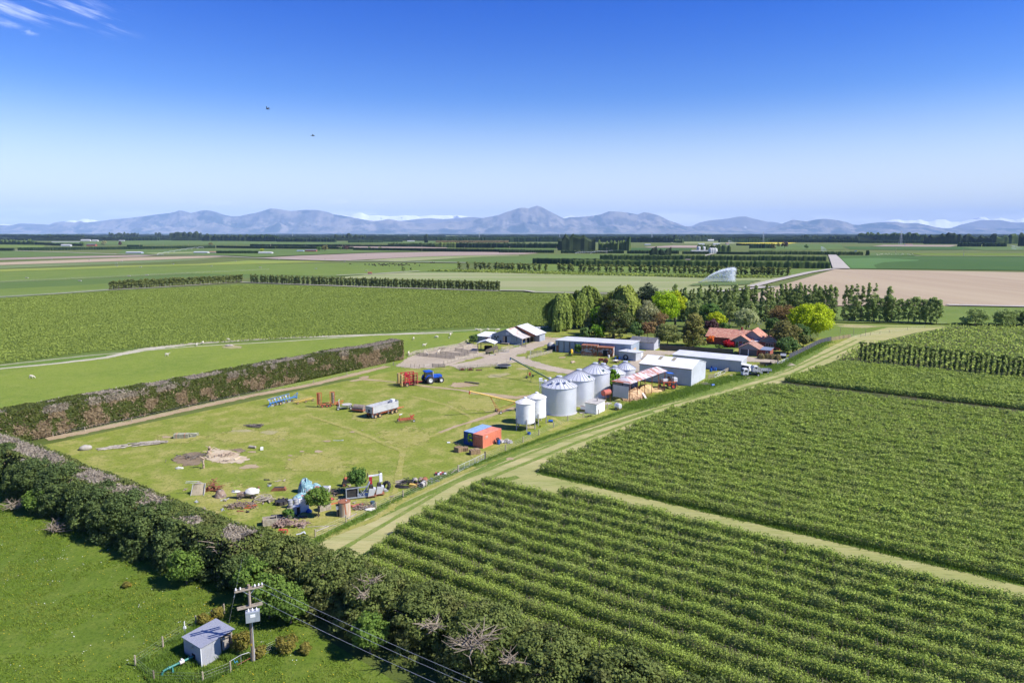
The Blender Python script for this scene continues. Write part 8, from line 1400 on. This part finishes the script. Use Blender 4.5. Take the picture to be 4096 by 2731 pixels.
for i,(x,y,lab) in enumerate(((1480,225,'stack of blue drums by the low shed, left rear'),(1500,240,'blue drum with white lid in the low shed stack'),(1490,275,'front left blue drum by the low shed'),(1525,265,'green marked blue drum by the low shed'),(1550,265,'right hand blue drum by the low shed'))):drum(lab,J8(x,y+15),MM['drumb'] if i!=3 else PC('navy',(.02,.06,.25)),.36,1.0)
t=thing('stored_goods','jumble of stored crates and drums inside the woolshed bay','stored goods',(4.6,253.2),R(62));MB().cbox((-1.6,.6,.5),(1.2,.8,1.0)).build('crate',BM['timber'],t);MB().cyl((.6,.9,0),(.6,.9,.95),.32).cyl((1.3,.8,0),(1.3,.8,.95),.32).build('drum',MM['drumb'],t);MB().cbox((3,.8,.4),(1.3,.9,.8),.3).build('box',BM['white'],t)
for i in range(34):
 K,x,y=(L5,q.uniform(-150,2250),q.uniform(150,1050)) if i%3 else (J2,q.uniform(100,1000),q.uniform(250,560));mb=MB();a=q.uniform(0,3)
 if i%2:mb.cbox((0,0,.09),(q.uniform(.25,.8),q.uniform(.15,.4),.18),a).bar((-.3,0,.2),(.4,.2,.26),.07)
 else:mb.bar((-.6,0,.06),(.5,.1,.1),.12).bar((-.2,-.3,.05),(.2,.4,.12),.09)
 if x>1150 and y>620 and K is L5:continue
 tag(mb.build('scrap_piece',(MM['scrap'],BM['timber'],MM['rust'],MM['drumg'],MM['black'])[i%5],None,(*K(x,y),0),a),'small piece of scrap strewn among the junk on the grass','scrap','small scrap strewn along the junk row')
# ---------------------------------------------------------------- sheep, cattle, birds, a person
def skinned(name,verts,edges,m,lv=2):
 me=bpy.data.meshes.new(name);me.from_pydata([v[:3] for v in verts],edges,[]);o_=bpy.data.objects.new(name,me);COL.objects.link(o_);sk=o_.modifiers.new('skin','SKIN')
 for i,v in enumerate(verts):d=me.skin_vertices[0].data[i];d.radius=(v[3],v[4] if len(v)>4 else v[3]);d.use_root=i==0
 sb=o_.modifiers.new('sub','SUBSURF');sb.levels=lv;bpy.context.view_layer.update();out=bpy.data.meshes.new_from_object(o_.evaluated_get(bpy.context.evaluated_depsgraph_get()));bpy.data.objects.remove(o_);out.name=name;out.materials.clear();out.materials.append(m)
 out.polygons.foreach_set('use_smooth',[True]*len(out.polygons));return out
def quadruped(name,m,s=1.0,graze=True,neck=1.0,leg=1.0):
 hz=.12 if graze else.95;v=[(0,0,.62,.25,.25),(-.38,0,.62,.24),(.36,0,.62,.22),(.58,0,.60 if graze else.75,.12),(.80,0,.28 if graze else.95,.085),(.96,0,.14 if graze else.93,.05),(-.55,0,.58,.06)];e=[(0,1),(0,2),(2,3),(3,4),(4,5),(1,6)]
 for x,p in ((-.36,1),(.34,2)):
  for y in (-.13,.13):i=len(v);v+=[(x,y,.42,.07),(x+(.05 if x<0 else 0),y,.22,.04),(x,y,.02,.035)];e+=[(p,i),(i,i+1),(i+1,i+2)]
 return skinned(name,[tuple(c*s for c in q) for q in v],e,m,1)
WOOL=M('wool',(.66,.60,.48),(.56,.50,.40),rough=1,scale=4);sh=quadruped('sheep',WOOL,1.25);sh2=quadruped('sheep',WOOL,1.25,False);lamb=quadruped('lamb',WOOL,.7)
for i,(K,x,y,a,lab,me) in enumerate(((K7,307,232,90,'sheep grazing on the left of the paddock behind the hedge end',sh),(K7,580,214,170,'sheep grazing in the middle of the small paddock',sh),(K7,740,187,80,'sheep grazing farthest back, above a lamb',sh),(K7,725,217,150,'lamb below a grazing sheep',lamb),(K7,430,313,10,'sheep standing nearest the yard rails',sh2),(K7,248,408,90,'sheep half hidden by the hedge end',sh2),(K7,1055,130,170,'sheep by the gravel strip, leftmost of the woolshed group',sh2),(K7,1090,133,10,'sheep second from left by the gravel strip',sh),(K7,1095,145,20,'sheep on the gravel strip below the others',lamb),(K7,1180,127,180,'large sheep grazing left of the woolshed roof',sh),(K7,1272,132,90,'small sheep just left of the woolshed roof',lamb),(K7,1300,128,200,'sheep next to the woolshed roof',sh),(B3,1850,200,120,'ewe on the bright paddock, left of a pair',sh),(B3,1910,178,100,'ewe on the bright paddock, right of a pair',sh),(B3,1570,293,5,'ewe and lamb alone in the big bright paddock',sh2),(B3,297,502,0,'white sheep far left in the bright paddock',sh),(B3,2145,150,0,'white sheep by the gravel strip above the straw patch',sh),(K7,472,425,120,'sheep standing in the gravel pen by the rails',sh2),(K7,598,392,60,'sheep inside the middle pen',sh2),(K7,650,398,0,'sheep lying in the middle pen shade',lamb),(K5,205,632,0,'sheep in the willow shade, left',sh2),(K5,262,625,180,'sheep in the willow shade, centre',sh),(K5,160,640,90,'sheep in the willow shade beside the green tractor',sh),(K5,300,600,0,'sheep in the willow shade, right',sh2))):tag(link('sheep',me,None,None,K(x,y),R(a)),lab,'sheep','sheep around the woolshed')
cm=M('dark_cattle',(.02,.017,.015),(.06,.035,.02),rough=.9,scale=.4);cow=quadruped('cow',cm,2.1);cow2=quadruped('cow',cm,2.1,False)
for i in range(42):tag(link('cow',(cow,cow2)[i%2],None,None,K2(q.gauss(1230,105),q.uniform(594,613)),q.uniform(0,6.28)),'dark grazing cow in the distant herd on the green paddock','cow','dark cattle herd on the far paddock')
for x in (1545,1555,1566,1577):tag(link('cow',cow2,None,None,K2(x,585),q.uniform(0,6)),'dark cow bunched by the farm road right of the herd','cow','cows bunched by the farm road')
bm_=M('bird_plumage',(.03,.035,.05),(.08,.08,.09),rough=.8,scale=8)
def bird(label,x,y,D,wing,rot):
 b=(y-1365.5)/FPX;a=(x-2048)/FPX;p=Vector((a,CP-b*SP,-SP-b*CP))*D+Vector((0,0,CAM_H));me=skinned('bird',[(0,0,0,.085,.075),(.2,0,.02,.05),(.3,0,.03,.02),(-.22,0,0,.05),(-.38,0,.02,.05,.012),(.05,.2,wing,.09,.02),(-.04,.42,wing*1.9,.05,.012),(.05,-.2,wing,.09,.02),(-.04,-.42,wing*1.9,.05,.012)],[(0,1),(1,2),(0,3),(3,4),(0,5),(5,6),(0,7),(7,8)],bm_)
 tag(link('bird',me,None,None,tuple(p),rot),label,'bird','birds flying over the plain')
bird('dark bird flying with wings raised, the upper one',1071,437,95,.16,R(172));bird('dark bird flying level, the lower one',1252,544,105,.10,R(5))
pz=[(0,0,.98,.15,.11),(0,0,1.2,.16,.12),(.02,0,1.42,.17,.11),(.05,0,1.54,.055),(.08,0,1.64,.09,.1),(.09,0,1.74,.075),(0,.19,1.42,.065),(.15,.24,1.18,.05),(.38,.16,1.12,.035),(.46,.13,1.12,.045,.02),(0,-.19,1.42,.065),(.15,-.24,1.18,.05),(.38,-.16,1.12,.035),(.46,-.13,1.12,.045,.02),(0,.1,.88,.09),(.03,.11,.48,.065),(-.02,.11,.08,.045),(.12,.12,.04,.045),(0,-.1,.88,.09),(.0,-.11,.48,.065),(-.08,-.11,.08,.045),(.06,-.12,.04,.045)]
me=skinned('person',pz,[(0,1),(1,2),(2,3),(3,4),(4,5),(2,6),(6,7),(7,8),(8,9),(2,10),(10,11),(11,12),(12,13),(0,14),(14,15),(15,16),(16,17),(0,18),(18,19),(19,20),(20,21)],M('skin',(.5,.32,.24)))
t=thing('person','person in a dark jacket and pale trousers leaning on the white gate','person',N5(1650,462),R(25));link('body',me,None,t)
link('jacket',skinned('jacket',[(0,0,1.0,.17,.13),(0,0,1.2,.18,.14),(.02,0,1.42,.185,.125),(0,.2,1.42,.08),(.15,.25,1.18,.065),(.34,.18,1.12,.05),(0,-.2,1.42,.08),(.15,-.25,1.18,.065),(.34,-.18,1.12,.05)],[(0,1),(1,2),(2,3),(3,4),(4,5),(2,6),(6,7),(7,8)],MM['black']),None,t)
link('trousers',skinned('trousers',[(0,0,.95,.16,.12),(0,.1,.86,.105),(.03,.11,.48,.08),(-.02,.11,.12,.07),(0,-.1,.86,.105),(0,-.11,.48,.08),(-.08,-.11,.12,.07)],[(0,1),(1,2),(2,3),(0,4),(4,5),(5,6)],MM['wcanvas']),None,t);MB().blob((.07,0,1.77),(.1,.09,.07),10,6).build('hair',MM['black'],t)
# ---------------------------------------------------------------- shelter belts, trees, roofs and masts out on the plain
def cv(c,x,y):return ((.26856*x+(0,574.2,1148.4)[c-1],447.9+.26856*y) if c<4 else (1722.6+.26758*x,447.9+.26758*y))
def zat(Y,v):b=(v*S-1365.5)/FPX;return CAM_H+Y*(-SP-b*CP)/(CP-b*SP)
FB={k:M('belt_'+k,a,b,rough=1,scale=sc,spec=0,lo=.35,hi=.65) for k,a,b,sc in (('dark',(.018,.034,.016),(.032,.052,.022),.02),('tall',(.022,.036,.02),(.045,.062,.03),.03),('mid',(.045,.075,.025),(.08,.11,.035),.05),('light',(.10,.15,.03),(.15,.19,.05),.05),('brown',(.11,.09,.04),(.16,.12,.06),.05))}
def belt(label,c,x0,y0,x1,y1,yt,m='dark',rag=.12,thick=None,name='shelter_belt',cat='shelter belt',group=None,kind=None):
 a,b=cv(c,x0,y0),cv(c,x1,y1);A_,B_=np.array(O(*a)),np.array(O(*b));md=cv(c,0,yt)[1];Ym=(A_[1]+B_[1])/2;h=max(2.5,zat(Ym,md));L=np.linalg.norm(B_-A_);d=(B_-A_)/L;n=np.array([-d[1],d[0]])
 if n[1]<0:n=-n
 W=thick or max(5,h*.7);N=int(min(260,max(10,L/max(1.6,h*.28))));s=np.linspace(0,L,N+1);top=h*(1-rag+2*rag*rng.random(N+1)*(.5+fbm(np.c_[s,s*0,s*0],2.5/h/3,int(x0+y0),3)));o1=rng.normal(size=N+1)*h*.05;v=[]
 for i in range(N+1):
  q=d*s[i]+n*o1[i];r=d*s[i]+n*(W+o1[i]);v+=[(*q,0),(*(q+n*.02*h),top[i]*.8),(*(q+n*W*.3),top[i]),(*(r-n*W*.3),top[i]*.98),(*r,0)]
 f=[(5*i+k,5*i+5+k,5*i+6+k,5*i+1+k) for i in range(N) for k in range(4)]+[(4,3,2,1,0),tuple(5*N+k for k in range(5))]
 me=bpy.data.meshes.new(name);me.from_pydata(v,[],f);me.update();return tag(link(name,me,FB[m],None,(*A_,0)),label,cat,group,kind)
BL='''1,-30,478,115,478,455,dark,.06,clipped dark hedge at the far left edge with a gap after it|1,152,477,1230,464,444,dark,.06,long clipped dark hedge left of the pivot irrigator|1,1232,463,1842,455,435,dark,.06,clipped dark hedge running behind the pivot irrigator|1,1850,453,2352,460,436,dark,.06,clipped dark hedge right of the pivot irrigator tip|2,0,457,880,464,440,dark,.06,dark hedge above the white farmhouse on the left plain|2,0,436,1590,448,424,dark,.08,thin dark belt behind the brown field left of centre|2,882,474,2352,493,457,dark,.06,long dark hedge along the back of the brown field|2,1180,442,1580,446,412,mid,.2,loose greenish belt left of the light willow belt|2,1585,449,1757,450,408,light,.15,light green willow belt in the far centre|2,1760,452,2352,456,410,dark,.1,tall dark belt right of the light willow belt|1,1085,441,1215,441,426,dark,.05,short dark hedge behind the left farm buildings|1,1850,503,2207,503,477,dark,.05,square dark hedge beside the white farmhouse|1,300,427,440,430,406,dark,.1,dark hedge left of the long white roofs|1,0,424,300,427,390,mid,.3,loose trees at the far left edge of the plain|1,440,432,700,437,415,dark,.15,dark trees behind the white roofed sheds|1,0,372,700,389,342,dark,.15,dark belt across the far left plain|1,700,391,1360,391,363,dark,.12,dark belt behind the dairy sheds|1,930,372,1180,372,333,tall,.3,dark tree clump above the dairy sheds|1,1450,385,1715,385,325,tall,.25,tall dark wood left of centre|1,1325,366,1375,366,328,tall,.3,single dark tree clump beside the tall wood|1,1722,395,2120,396,340,tall,.25,dark wood nearest the left centre|1,2122,397,2352,400,348,dark,.2,dark belt right of the left centre wood|2,0,398,230,400,352,dark,.25,ragged dark belt below the long hill|2,230,403,730,405,370,dark,.12,even dark belt below the snowy gap|2,720,392,985,392,345,tall,.3,ragged dark wood below the snow peaks|2,842,410,1135,408,386,dark,.06,clipped dark belt below the ragged wood|2,1138,405,1305,404,388,dark,.06,short clipped dark belt left of a white roof|2,1260,390,1600,390,362,dark,.2,dark belt behind the dark poplar spire|2,1490,410,1520,410,350,tall,.2,single dark spire tree on the plain|2,1590,406,2352,404,362,dark,.12,wide dark belt below the pointed mountain|2,1590,410,2215,408,390,brown,.1,brown winter belt in front of the wide dark belt|3,0,402,500,402,358,dark,.12,dark belt left of the big pine wood|3,0,455,500,458,415,dark,.15,dark belt ending at the big pine wood|3,-10,494,460,496,470,dark,.08,dark hedge below the big pine wood, left|3,498,474,815,474,358,tall,.22,big dark pine wood standing in the centre of the plain|3,808,403,1500,408,358,dark,.1,dark belt right of the big pine wood|3,840,474,1005,476,405,mid,.35,poplar clump right of the big pine wood|3,1010,475,1105,476,385,mid,.4,taller poplar clump next to a pylon|3,520,498,1060,500,474,dark,.15,low dark hedge in front of the big pine wood|3,1085,502,1530,504,476,dark,.1,dark hedge right of the long pivot irrigator|3,1560,505,1790,506,483,dark,.03,black clipped hedge before the round white tanks|3,1850,506,2165,509,486,dark,.03,black clipped hedge right of the round white tanks|3,1500,398,1810,396,350,tall,.25,dark wood below the saddle of the right hills|3,1480,412,1560,414,385,mid,.35,green tree clump near the pink house roofs|3,278,590,1345,604,545,dark,.04,tall black clipped shelter hedge in the middle distance|3,1285,530,1465,530,466,tall,.35,dark tree clump behind the grey barns|3,1680,470,1840,474,430,mid,.3,poplars behind the round white tanks|3,1842,487,1975,487,432,mid,.3,poplar block right of the round white tanks|3,1880,408,2352,404,372,dark,.2,dark belt below the right shoulder of hills|3,2020,432,2352,434,415,dark,.1,hedge in front of the yellow field|4,0,405,930,410,378,dark,.1,long dark belt on the right plain|4,450,392,580,392,352,tall,.3,rounded dark wood on the right plain|4,630,394,930,398,360,tall,.3,ragged dark wood right of the rounded one|4,945,388,1500,408,338,mid,.25,mixed green wood on the right plain|4,930,413,1500,415,390,dark,.1,dark hedge in front of the mixed green wood|4,1500,421,2110,424,345,tall,.3,tall dark mixed wood on the far right|4,1785,444,1985,445,408,dark,.12,clipped dark block at the far right, left half|4,2002,445,2205,446,408,dark,.12,clipped dark block at the far right, right half|4,2105,420,2300,420,355,mid,.3,light green wood behind the clipped blocks|4,2300,438,2420,440,345,tall,.2,dark wood cut by the right picture edge|4,0,460,195,460,420,dark,.12,dark poplar belt left of two brown trees|4,-10,510,660,514,482,mid,.1,poplar belt left of the shingle road end|4,662,515,970,517,485,mid,.12,poplar belt crossing behind the shingle road end|4,1005,520,1025,520,478,mid,.1,small poplar clump right of the road end|4,-1520,613,-530,622,558,mid,.1,front row of dense clipped shelter trees left of the road|4,-530,622,685,632,568,mid,.1,front row of dense clipped shelter trees nearest the road|4,-1290,552,655,568,518,mid,.1,rear row of dense clipped shelter trees left of the road'''
for r in BL.split('|'):q=r.split(',',8);belt(q[8],int(q[0]),*map(float,q[1:6]),q[6],float(q[7]))
for k,(a,b) in enumerate((((733,516),(800,572)),((785,572),(842,633)))):
 A_,B_=K4(*a),K4(*b);t=MB().slab([(0,0,0),(7,0,0),(B_[0]-A_[0]+7,B_[1]-A_[1],0),(B_[0]-A_[0],B_[1]-A_[1],0)],5).build('clipped_hedge',FB['mid'],None,(*A_,0));tag(t,('far clipped hedge along the shingle road','near clipped hedge along the shingle road')[k],'hedge')
mb=MB()
for k in range(330):
 Y=41*1568/rng.uniform(3.2,18);X=rng.uniform(-.8,.8)*Y;L=rng.uniform(.03,.16)*Y;h=rng.uniform(9,20);N=14;b=np.array([X,Y]);dn=rng.normal()*.06
 pts=[(X+L*i/N,Y+L*dn*i/N) for i in range(N+1)];hs_=[h*rng.uniform(.55,1.2) for _ in pts]
 for i in range(N):(x0,y0),(x1,y1)=pts[i],pts[i+1];mb.add([(x0,y0,0),(x1,y1,0),(x1,y1,hs_[i+1]),(x0,y0,hs_[i]),(x0,y0+30,0),(x1,y1+30,0),(x1,y1+30,hs_[i+1]),(x0,y0+30,hs_[i])],[(0,1,2,3),(3,2,6,7),(5,4,7,6)])
tag(mb.build('distant_trees',FB['tall']),'countless dark tree lines towards the foot of the hills','trees',kind='stuff')
def ftree(label,c,x,y,yt,m,r=.45,group=None,shape='round'):
 p=O(*cv(c,x,y));h=zat(p[1],cv(c,0,yt)[1]);return tree('distant_tree',label,'tree',p,h,h*r,m,shape,24,26,h*.09,z0=.06,group=group)
for q in ((1,1803,433,405,'brownolive',.9,'round dark tree on the hedge behind the pivot irrigator'),(1,890,436,388,'pale',.6,'greyish tree beside the farm house on the left plain'),(1,700,436,398,'bushy',.6,'dark tree left of the greyish tree'),(1,1028,438,392,'purple',.35,'narrow brown tree right of the farm house'),(2,590,484,436,'maple',.5,'green tree beside the brick bungalow'),(2,640,482,424,'brownolive',.65,'large dark tree beside the brick bungalow'),(2,773,476,440,'maple',.5,'small green tree on the hedge, first right of the bungalow'),(2,824,475,428,'purple',.6,'dark bare tree on the hedge right of the bungalow'),(2,1020,474,438,'maple',.5,'small green tree on the hedge by the brown field'),(2,1110,475,438,'pale',.5,'pale tree on the hedge by the brown field'),(2,105,487,458,'gold',.8,'yellow green tree behind the white farmhouse'),(4,198,474,412,'brownolive',.5,'brown leafed tree in front of the yellow field'),(4,242,450,408,'brownolive',.45,'smaller brown tree in front of the yellow field'),(4,298,460,395,'purple',.5,'dark tall tree right of the two brown trees'),(4,483,463,420,'bushy',.45,'lone green tree in the right green fields'),(2,1312,655,612,'poplar',.5,'pair of thin trees on the green paddock, left'),(2,1376,650,612,'poplar',.3,'thin tree on the green paddock, right')):ftree(q[6],*q[:4],q[4],q[5])
ST=[]
for k in range(4):
 t=thing('shelter_tree','x','tree',(0,0));n=13;z=rng.uniform(.9,6.3,n);kk=rng.uniform(.1,.75,n)*(1.1 if k<2 else 1.35);a=rng.uniform(0,6.28,n);P,N,g=clumps(np.c_[np.cos(a)*kk,np.sin(a)*kk,z],rng.uniform(.45,.8,n),17,squash=1.1)
 link('crown',leaf_mesh('crown',P,N,.62,.5*g+.5*rng.random(len(P)),up=np.tile([[0,0,1.0]],(len(P),1))),LM['olive'],t);MB().cyl((0,0,0),(0,0,6.2),.2,.06,5).build('trunk',BARK,t);ST.append(t)
su=set()
def srow(c,x0,y0,x1,y1,n,lab,grp,ks,s0=1.0,wide=1.0):
 for i in range(n):
  f=(i+.5)/n+rng.normal()*.002;p=O(*cv(c,x0+(x1-x0)*f,y0+(y1-y0)*f));k=ks[i%len(ks)];s=s0*rnd.uniform(.94,1.06)
  if k not in su:su.add(k);t=ST[k];t.location=(*p,0);t['label']=lab;t['group']=grp;t.scale=(s*wide,s*wide,s)
  else:dup(ST[k],p,rnd.uniform(0,6),lab,grp,(s*wide,s*wide,s))
srow(1,940,812,2075,747,52,'leafy trimmed shelter tree in the row\'s left part behind the green crop','trimmed shelter trees, leafy left part',(0,1),1.0,1.5);srow(2,5,752,2130,822,112,'trimmed shelter tree with dark stem in the long row behind the green crop','trimmed shelter trees, long right part',(2,3,2,0),1.02,.95)
SG=[(2,1775,1810),(2,1845,1890),(2,1912,2065),(2,2080,2270),(2,2285,2352),(3,0,130),(3,145,355),(3,372,410),(3,495,560),(3,570,630),(3,665,860),(3,885,1060),(3,1095,1460),(3,1480,1590),(3,1600,1950),(3,1960,2120),(3,2140,2220),(3,2240,2352),(4,0,110),(4,130,340)]
for c,a,b in SG:yb=lambda x:(632+(x-1775)*.022) if c==2 else (645+x*.0185 if c==3 else 689+x*.016);srow(c,a,yb(a),b,yb(b),max(1,round((b-a)/40)),'spaced shelter tree in the gappy row before the black hedge','gappy row of spaced shelter trees',(2,3),1.22,1.7)
def farm(label,c,x0,x1,yb,yt,wall,roof,dep=10,name='farm_building',hr=.35):
 A_,B_=O(*cv(c,x0,yb)),O(*cv(c,x1,yb));L=B_[0]-A_[0];h=max(2.5,zat(A_[1],cv(c,0,yt)[1]));t=thing(name,label,'building',A_);gable_x(t,0,L,0,dep,h*(1-hr),h,wall,roof,ov=.3,th=.15);return t
WW,GW,RW=M('far_white',(.52,.52,.5)),BM['grey_wall'],M('far_roof',(.45,.46,.47))
for q in ((1,1075,1208,505,485,BM['blue_wall'],RW,'blue-grey open shed left of the pivot irrigator'),(1,1655,1775,502,484,WW,RW,'white shed right of the pivot irrigator'),(1,1780,1850,500,484,WW,BM['tile2'],'cream cottage beside the white shed'),(2,70,185,505,487,WW,WW,'low white farmhouse beside the square hedge'),(2,400,455,487,473,BM['blue_wall'],BM['blue_wall'],'small blue shed left of the brick bungalow'),(2,472,565,488,466,BM['brick'],BM['asb'],'brick bungalow with grey roof on the left plain'),(1,520,600,440,422,GW,WW,'white roofed shed on the far left plain'),(1,740,815,438,418,BM['brick'],BM['asb'],'dark roofed farm house among trees, far left'),(1,440,680,405,399,WW,WW,'very long low white roof on the far left plain'),(1,690,770,396,380,WW,WW,'white dairy shed, left of a pair'),(1,785,835,398,384,WW,WW,'white dairy shed, right of a pair'),(1,1015,1060,396,387,GW,WW,'small white roof right of the dairy sheds'),(2,1345,1405,400,390,WW,WW,'white roof among the dark belts, left of centre'),(3,1197,1255,548,526,WW,BM['blue_wall'],'white shed left of the grey barn'),(3,1375,1430,550,521,GW,RW,'grey gabled barn by the dark tree clump'),(3,1435,1470,548,534,BM['rust'],RW,'cluttered lean-to right of the grey barn'),(3,1570,1606,551,531,GW,GW,'small grey shed right of the grey barn'),(3,1640,1790,484,474,WW,WW,'long white roof beside the round white tanks'),(3,1240,1290,431,420,BM['blue_wall'],RW,'blue roofed shed on the plain'),(3,1700,1750,427,415,WW,GW,'pale house on the plain, left'),(3,1825,1880,428,414,WW,GW,'pale house on the plain, right'),(3,1780,1830,398,380,WW,WW,'white buildings in front of the right hand woods'),(3,1935,1960,426,410,WW,BM['tile2'],'white tower-like shed by the yellow field'),(4,1010,1100,390,379,WW,BM['tile2'],'low white house in front of the mixed green wood'),(4,1335,1395,431,421,WW,BM['rust'],'red and white truck-like sheds on the brown strip')):farm(q[7],q[0],q[1],q[2],q[3],q[4],q[5],q[6])
for i,x in enumerate((1700,1722,1742,1765,1800,1818,1838)):p=O(*cv(3,x,497 if i>3 else 480));tag(MB().lathe([(5,0),(5,7),(4,9.5),(.05,11)],n=14).build('round_tank',(WW,FB['mid'])[i in (1,3)],None,(*p,0)),'round pale tank in the cluster on the right plain','tank','round tanks on the right plain')
def pylon(label,c,x,yb,yt):
 p=O(*cv(c,x,yb));h=zat(p[1],cv(c,0,yt)[1]);t=thing('pylon',label,'pylon',p,.4,None);b=h*.085;w_=max(.35,p[1]*1.1e-4);mb=MB()
 for sx in (-1,1):
  for sy in (-1,1):mb.bar((sx*b,sy*b,0),(sx*b*.18,sy*b*.18,h),w_)
 for k in range(7):
  z0,z1=h*k/7,h*(k+1)/7;r0_,r1_=b*(1-.82*k/7),b*(1-.82*(k+1)/7)
  for s in (-1,1):mb.bar((-s*r0_,-r0_,z0),(s*r1_,-r1_,z1),w_*.7)
 mb.build('lattice',BM['steelblue'],t);mb=MB()
 for z in (.62,.76,.9):mb.bar((-h*.12,0,h*z),(h*.12,0,h*z),w_)
 mb.build('crossarms',BM['steelblue'],t)
for q in ((1,797,345,308,'pylon far left, against the foothills'),(1,1717,362,312,'pylon in front of the dark left woods'),(2,365,370,318,'pylon left of the snowy gap'),(2,1358,362,320,'faint pylon below the snow peaks'),(2,1962,390,320,'pylon below the pointed mountain'),(3,510,372,324,'pylon beside the big pine wood'),(3,1297,405,322,'pylon right of the big pine wood'),(3,2250,405,320,'pylon below the right hills'),(4,112,405,322,'pylon left of the rounded dark wood'),(4,1290,432,308,'tallest looking pylon, right plain')):pylon(q[4],*q[:4])
for c,x,yb,yt in ((1,1195,442,405),(1,1398,445,410),(1,1612,452,410),(1,2025,450,410),(1,2315,458,420),(2,178,457,422),(2,478,457,425),(2,793,457,425),(2,1470,482,432),(2,1837,485,437),(2,2220,490,442),(3,82,490,440),(3,483,492,445),(3,912,500,450),(4,1250,500,455),(4,1833,528,460)):p=O(*cv(c,x,yb));h=zat(p[1],cv(c,0,yt)[1]);tag(MB().cyl((0,0,0),(0,0,h),.3,.22,6).bar((-1.6,0,h*.95),(1.6,0,h*.95),.25).build('distant_pole',BM['timber'],None,(*p,0)),'thin power pole on the distant plain','pole','power poles across the plain')
def pivot(label,P,h):
 t=thing('pivot_irrigator',label,'irrigator',P[0]);o0=np.array(P[0]);mb=MB();tw=MB()
 for a,b in zip(P[:-1],P[1:]):
  a,b=np.array(a)-o0,np.array(b)-o0
  for k in range(6):z=lambda f:h+1.6*math.sin(math.pi*f);f0,f1=k/6,(k+1)/6;p_,q_=a+(b-a)*f0,a+(b-a)*f1;mb.bar((*p_,z(f0)),(*q_,z(f1)),.3).bar((*p_,h-.6),(*q_,h-.6),.12).bar((*p_,z(f0)),(*p_,h-.6),.1)
  for s in (-1,1):tw.bar((*b,h),(b[0]+s*2,b[1],.4),.18)
 mb.build('span',BM['galv_roof'],t);tw.build('towers',BM['galv_roof'],t)
pivot('long arched pivot irrigator on the left plain',[K1(1345,530),K1(1390,518),K1(1440,506),K1(1490,497),K1(1540,487),K1(1590,478),K1(1640,471),K1(1690,465),K1(1740,460)],4.2);pivot('pivot irrigator in front of the big pine wood',[K3(643,514),K3(780,508),K3(912,500),K3(1000,496)],4.2)
wm_,wn_,wo_=_nodes('water_spray');tb_=wn_.nodes.new('ShaderNodeBsdfTransparent');db_=wn_.nodes.new('ShaderNodeBsdfTranslucent');dd_=wn_.nodes.new('ShaderNodeBsdfDiffuse');mx_=wn_.nodes.new('ShaderNodeMixShader');m2_=wn_.nodes.new('ShaderNodeMixShader');mx_.inputs[0].default_value=.10;db_.inputs[0].default_value=dd_.inputs[0].default_value=(.9,.93,.97,1)
wn_.links.new(db_.outputs[0],m2_.inputs[1]);wn_.links.new(dd_.outputs[0],m2_.inputs[2]);wn_.links.new(tb_.outputs[0],mx_.inputs[1]);wn_.links.new(m2_.outputs[0],mx_.inputs[2]);wn_.links.new(mx_.outputs[0],wo_.inputs[0])
def spray(label,p,L,h,n,s=1.0):
 f=rng.random(n)**.7;za=h*(1-(1-f)**2.2);jet=rng.random(n)<.38;z=np.where(jet,za,za*rng.random(n));wd=.25+f*L*.045;q=np.c_[p[0]+L*f,p[1]+rng.normal(size=n)*wd*1.5,1.6+z+rng.normal(size=n)*wd*.35];q[:,2]=np.maximum(q[:,2],.1)
 o_=link('water_spray',leaf_mesh('water_spray',q,rng.normal(size=(n,3)),(.3+.5*f)*s,f,jit=1),wm_);return tag(o_,label,'water spray',kind='stuff')
gp_=K3(1715,753);t=thing('irrigation_gun','small wheeled irrigation gun throwing the white plume','irrigator',gp_);MB().box(-1.6,-.8,.4,1.6,.8,.9).build('cart',MM['ltblue'],t);MB().bar((0,0,.9),(1.2,0,2.1),.2).build('barrel',BM['galv_roof'],t)
for x in (-1.1,1.1):
 for y in (-1,1):wheel(t,(x,y,.5),.5,.3,MM['rimy'])
spray('big white arc of irrigation water on the pale field',(gp_[0]+1.2,gp_[1]),27,10,8000,1.6);spray('small white water arc left of the road end',K4(662,490),-14,9,900,1.4);spray('faint water arc at the far right edge',K4(2350,472),-30,8,900,1.5);spray('white water arc by the pale houses',K3(2010,420),-26,10,700,2)
for c,pts in ((1,((152,545),(440,552),(765,560),(997,588),(1000,612),(1040,570),(1203,618),(1480,593),(1807,612),(2225,623),(230,712),(683,737),(1103,695),(1257,687),(2015,570),(980,505))),(2,((87,622),(563,633),(995,650),(250,552),(643,550),(810,572),(995,515),(1405,502),(1325,527)))):
 for x,y in pts:tag(MB().box(-1.2,-.6,0,1.2,.6,.7).box(-1.3,-.7,.7,1.3,.7,.8).build('water_trough',BM['concrete'],None,(*O(*cv(c,x,y)),0)),'pale concrete water trough in a distant paddock','trough','water troughs in the distant paddocks')
for i in range(30):tag(link('sheep',sh2,None,None,K4(q2:=rng.uniform(1080,1420),rng.uniform(508,520)),rng.uniform(0,6),),'tiny pale sheep in the far right flock','sheep','distant flock on the right plain').scale=(1.3,1.3,1.3)
tag(MB().cyl((-2,0,1.4),(2,0,1.4),1.2,n=12).box(-2.4,-.9,0,2.4,.9,.4).build('tank_wagon',BM['rust'],None,(*K2(1026,680),0)),'dark brown tank wagon alone on the green paddock','tank');tag(MB().box(-2,-1,.5,1,1,1.8).box(1,-.9,.5,2.6,.9,2.2).build('utility_truck',MM['drumb'],None,(*K4(905,487),0)),'small blue truck beyond the end of the shingle road','truck');tag(MB().blob((0,0,0),(1.6,1.0,.8),12,6,.2,3).build('straw_mound',LW,None,(*B3(2160,200),0)),'small mound on a straw patch in the sheep paddock','mound')
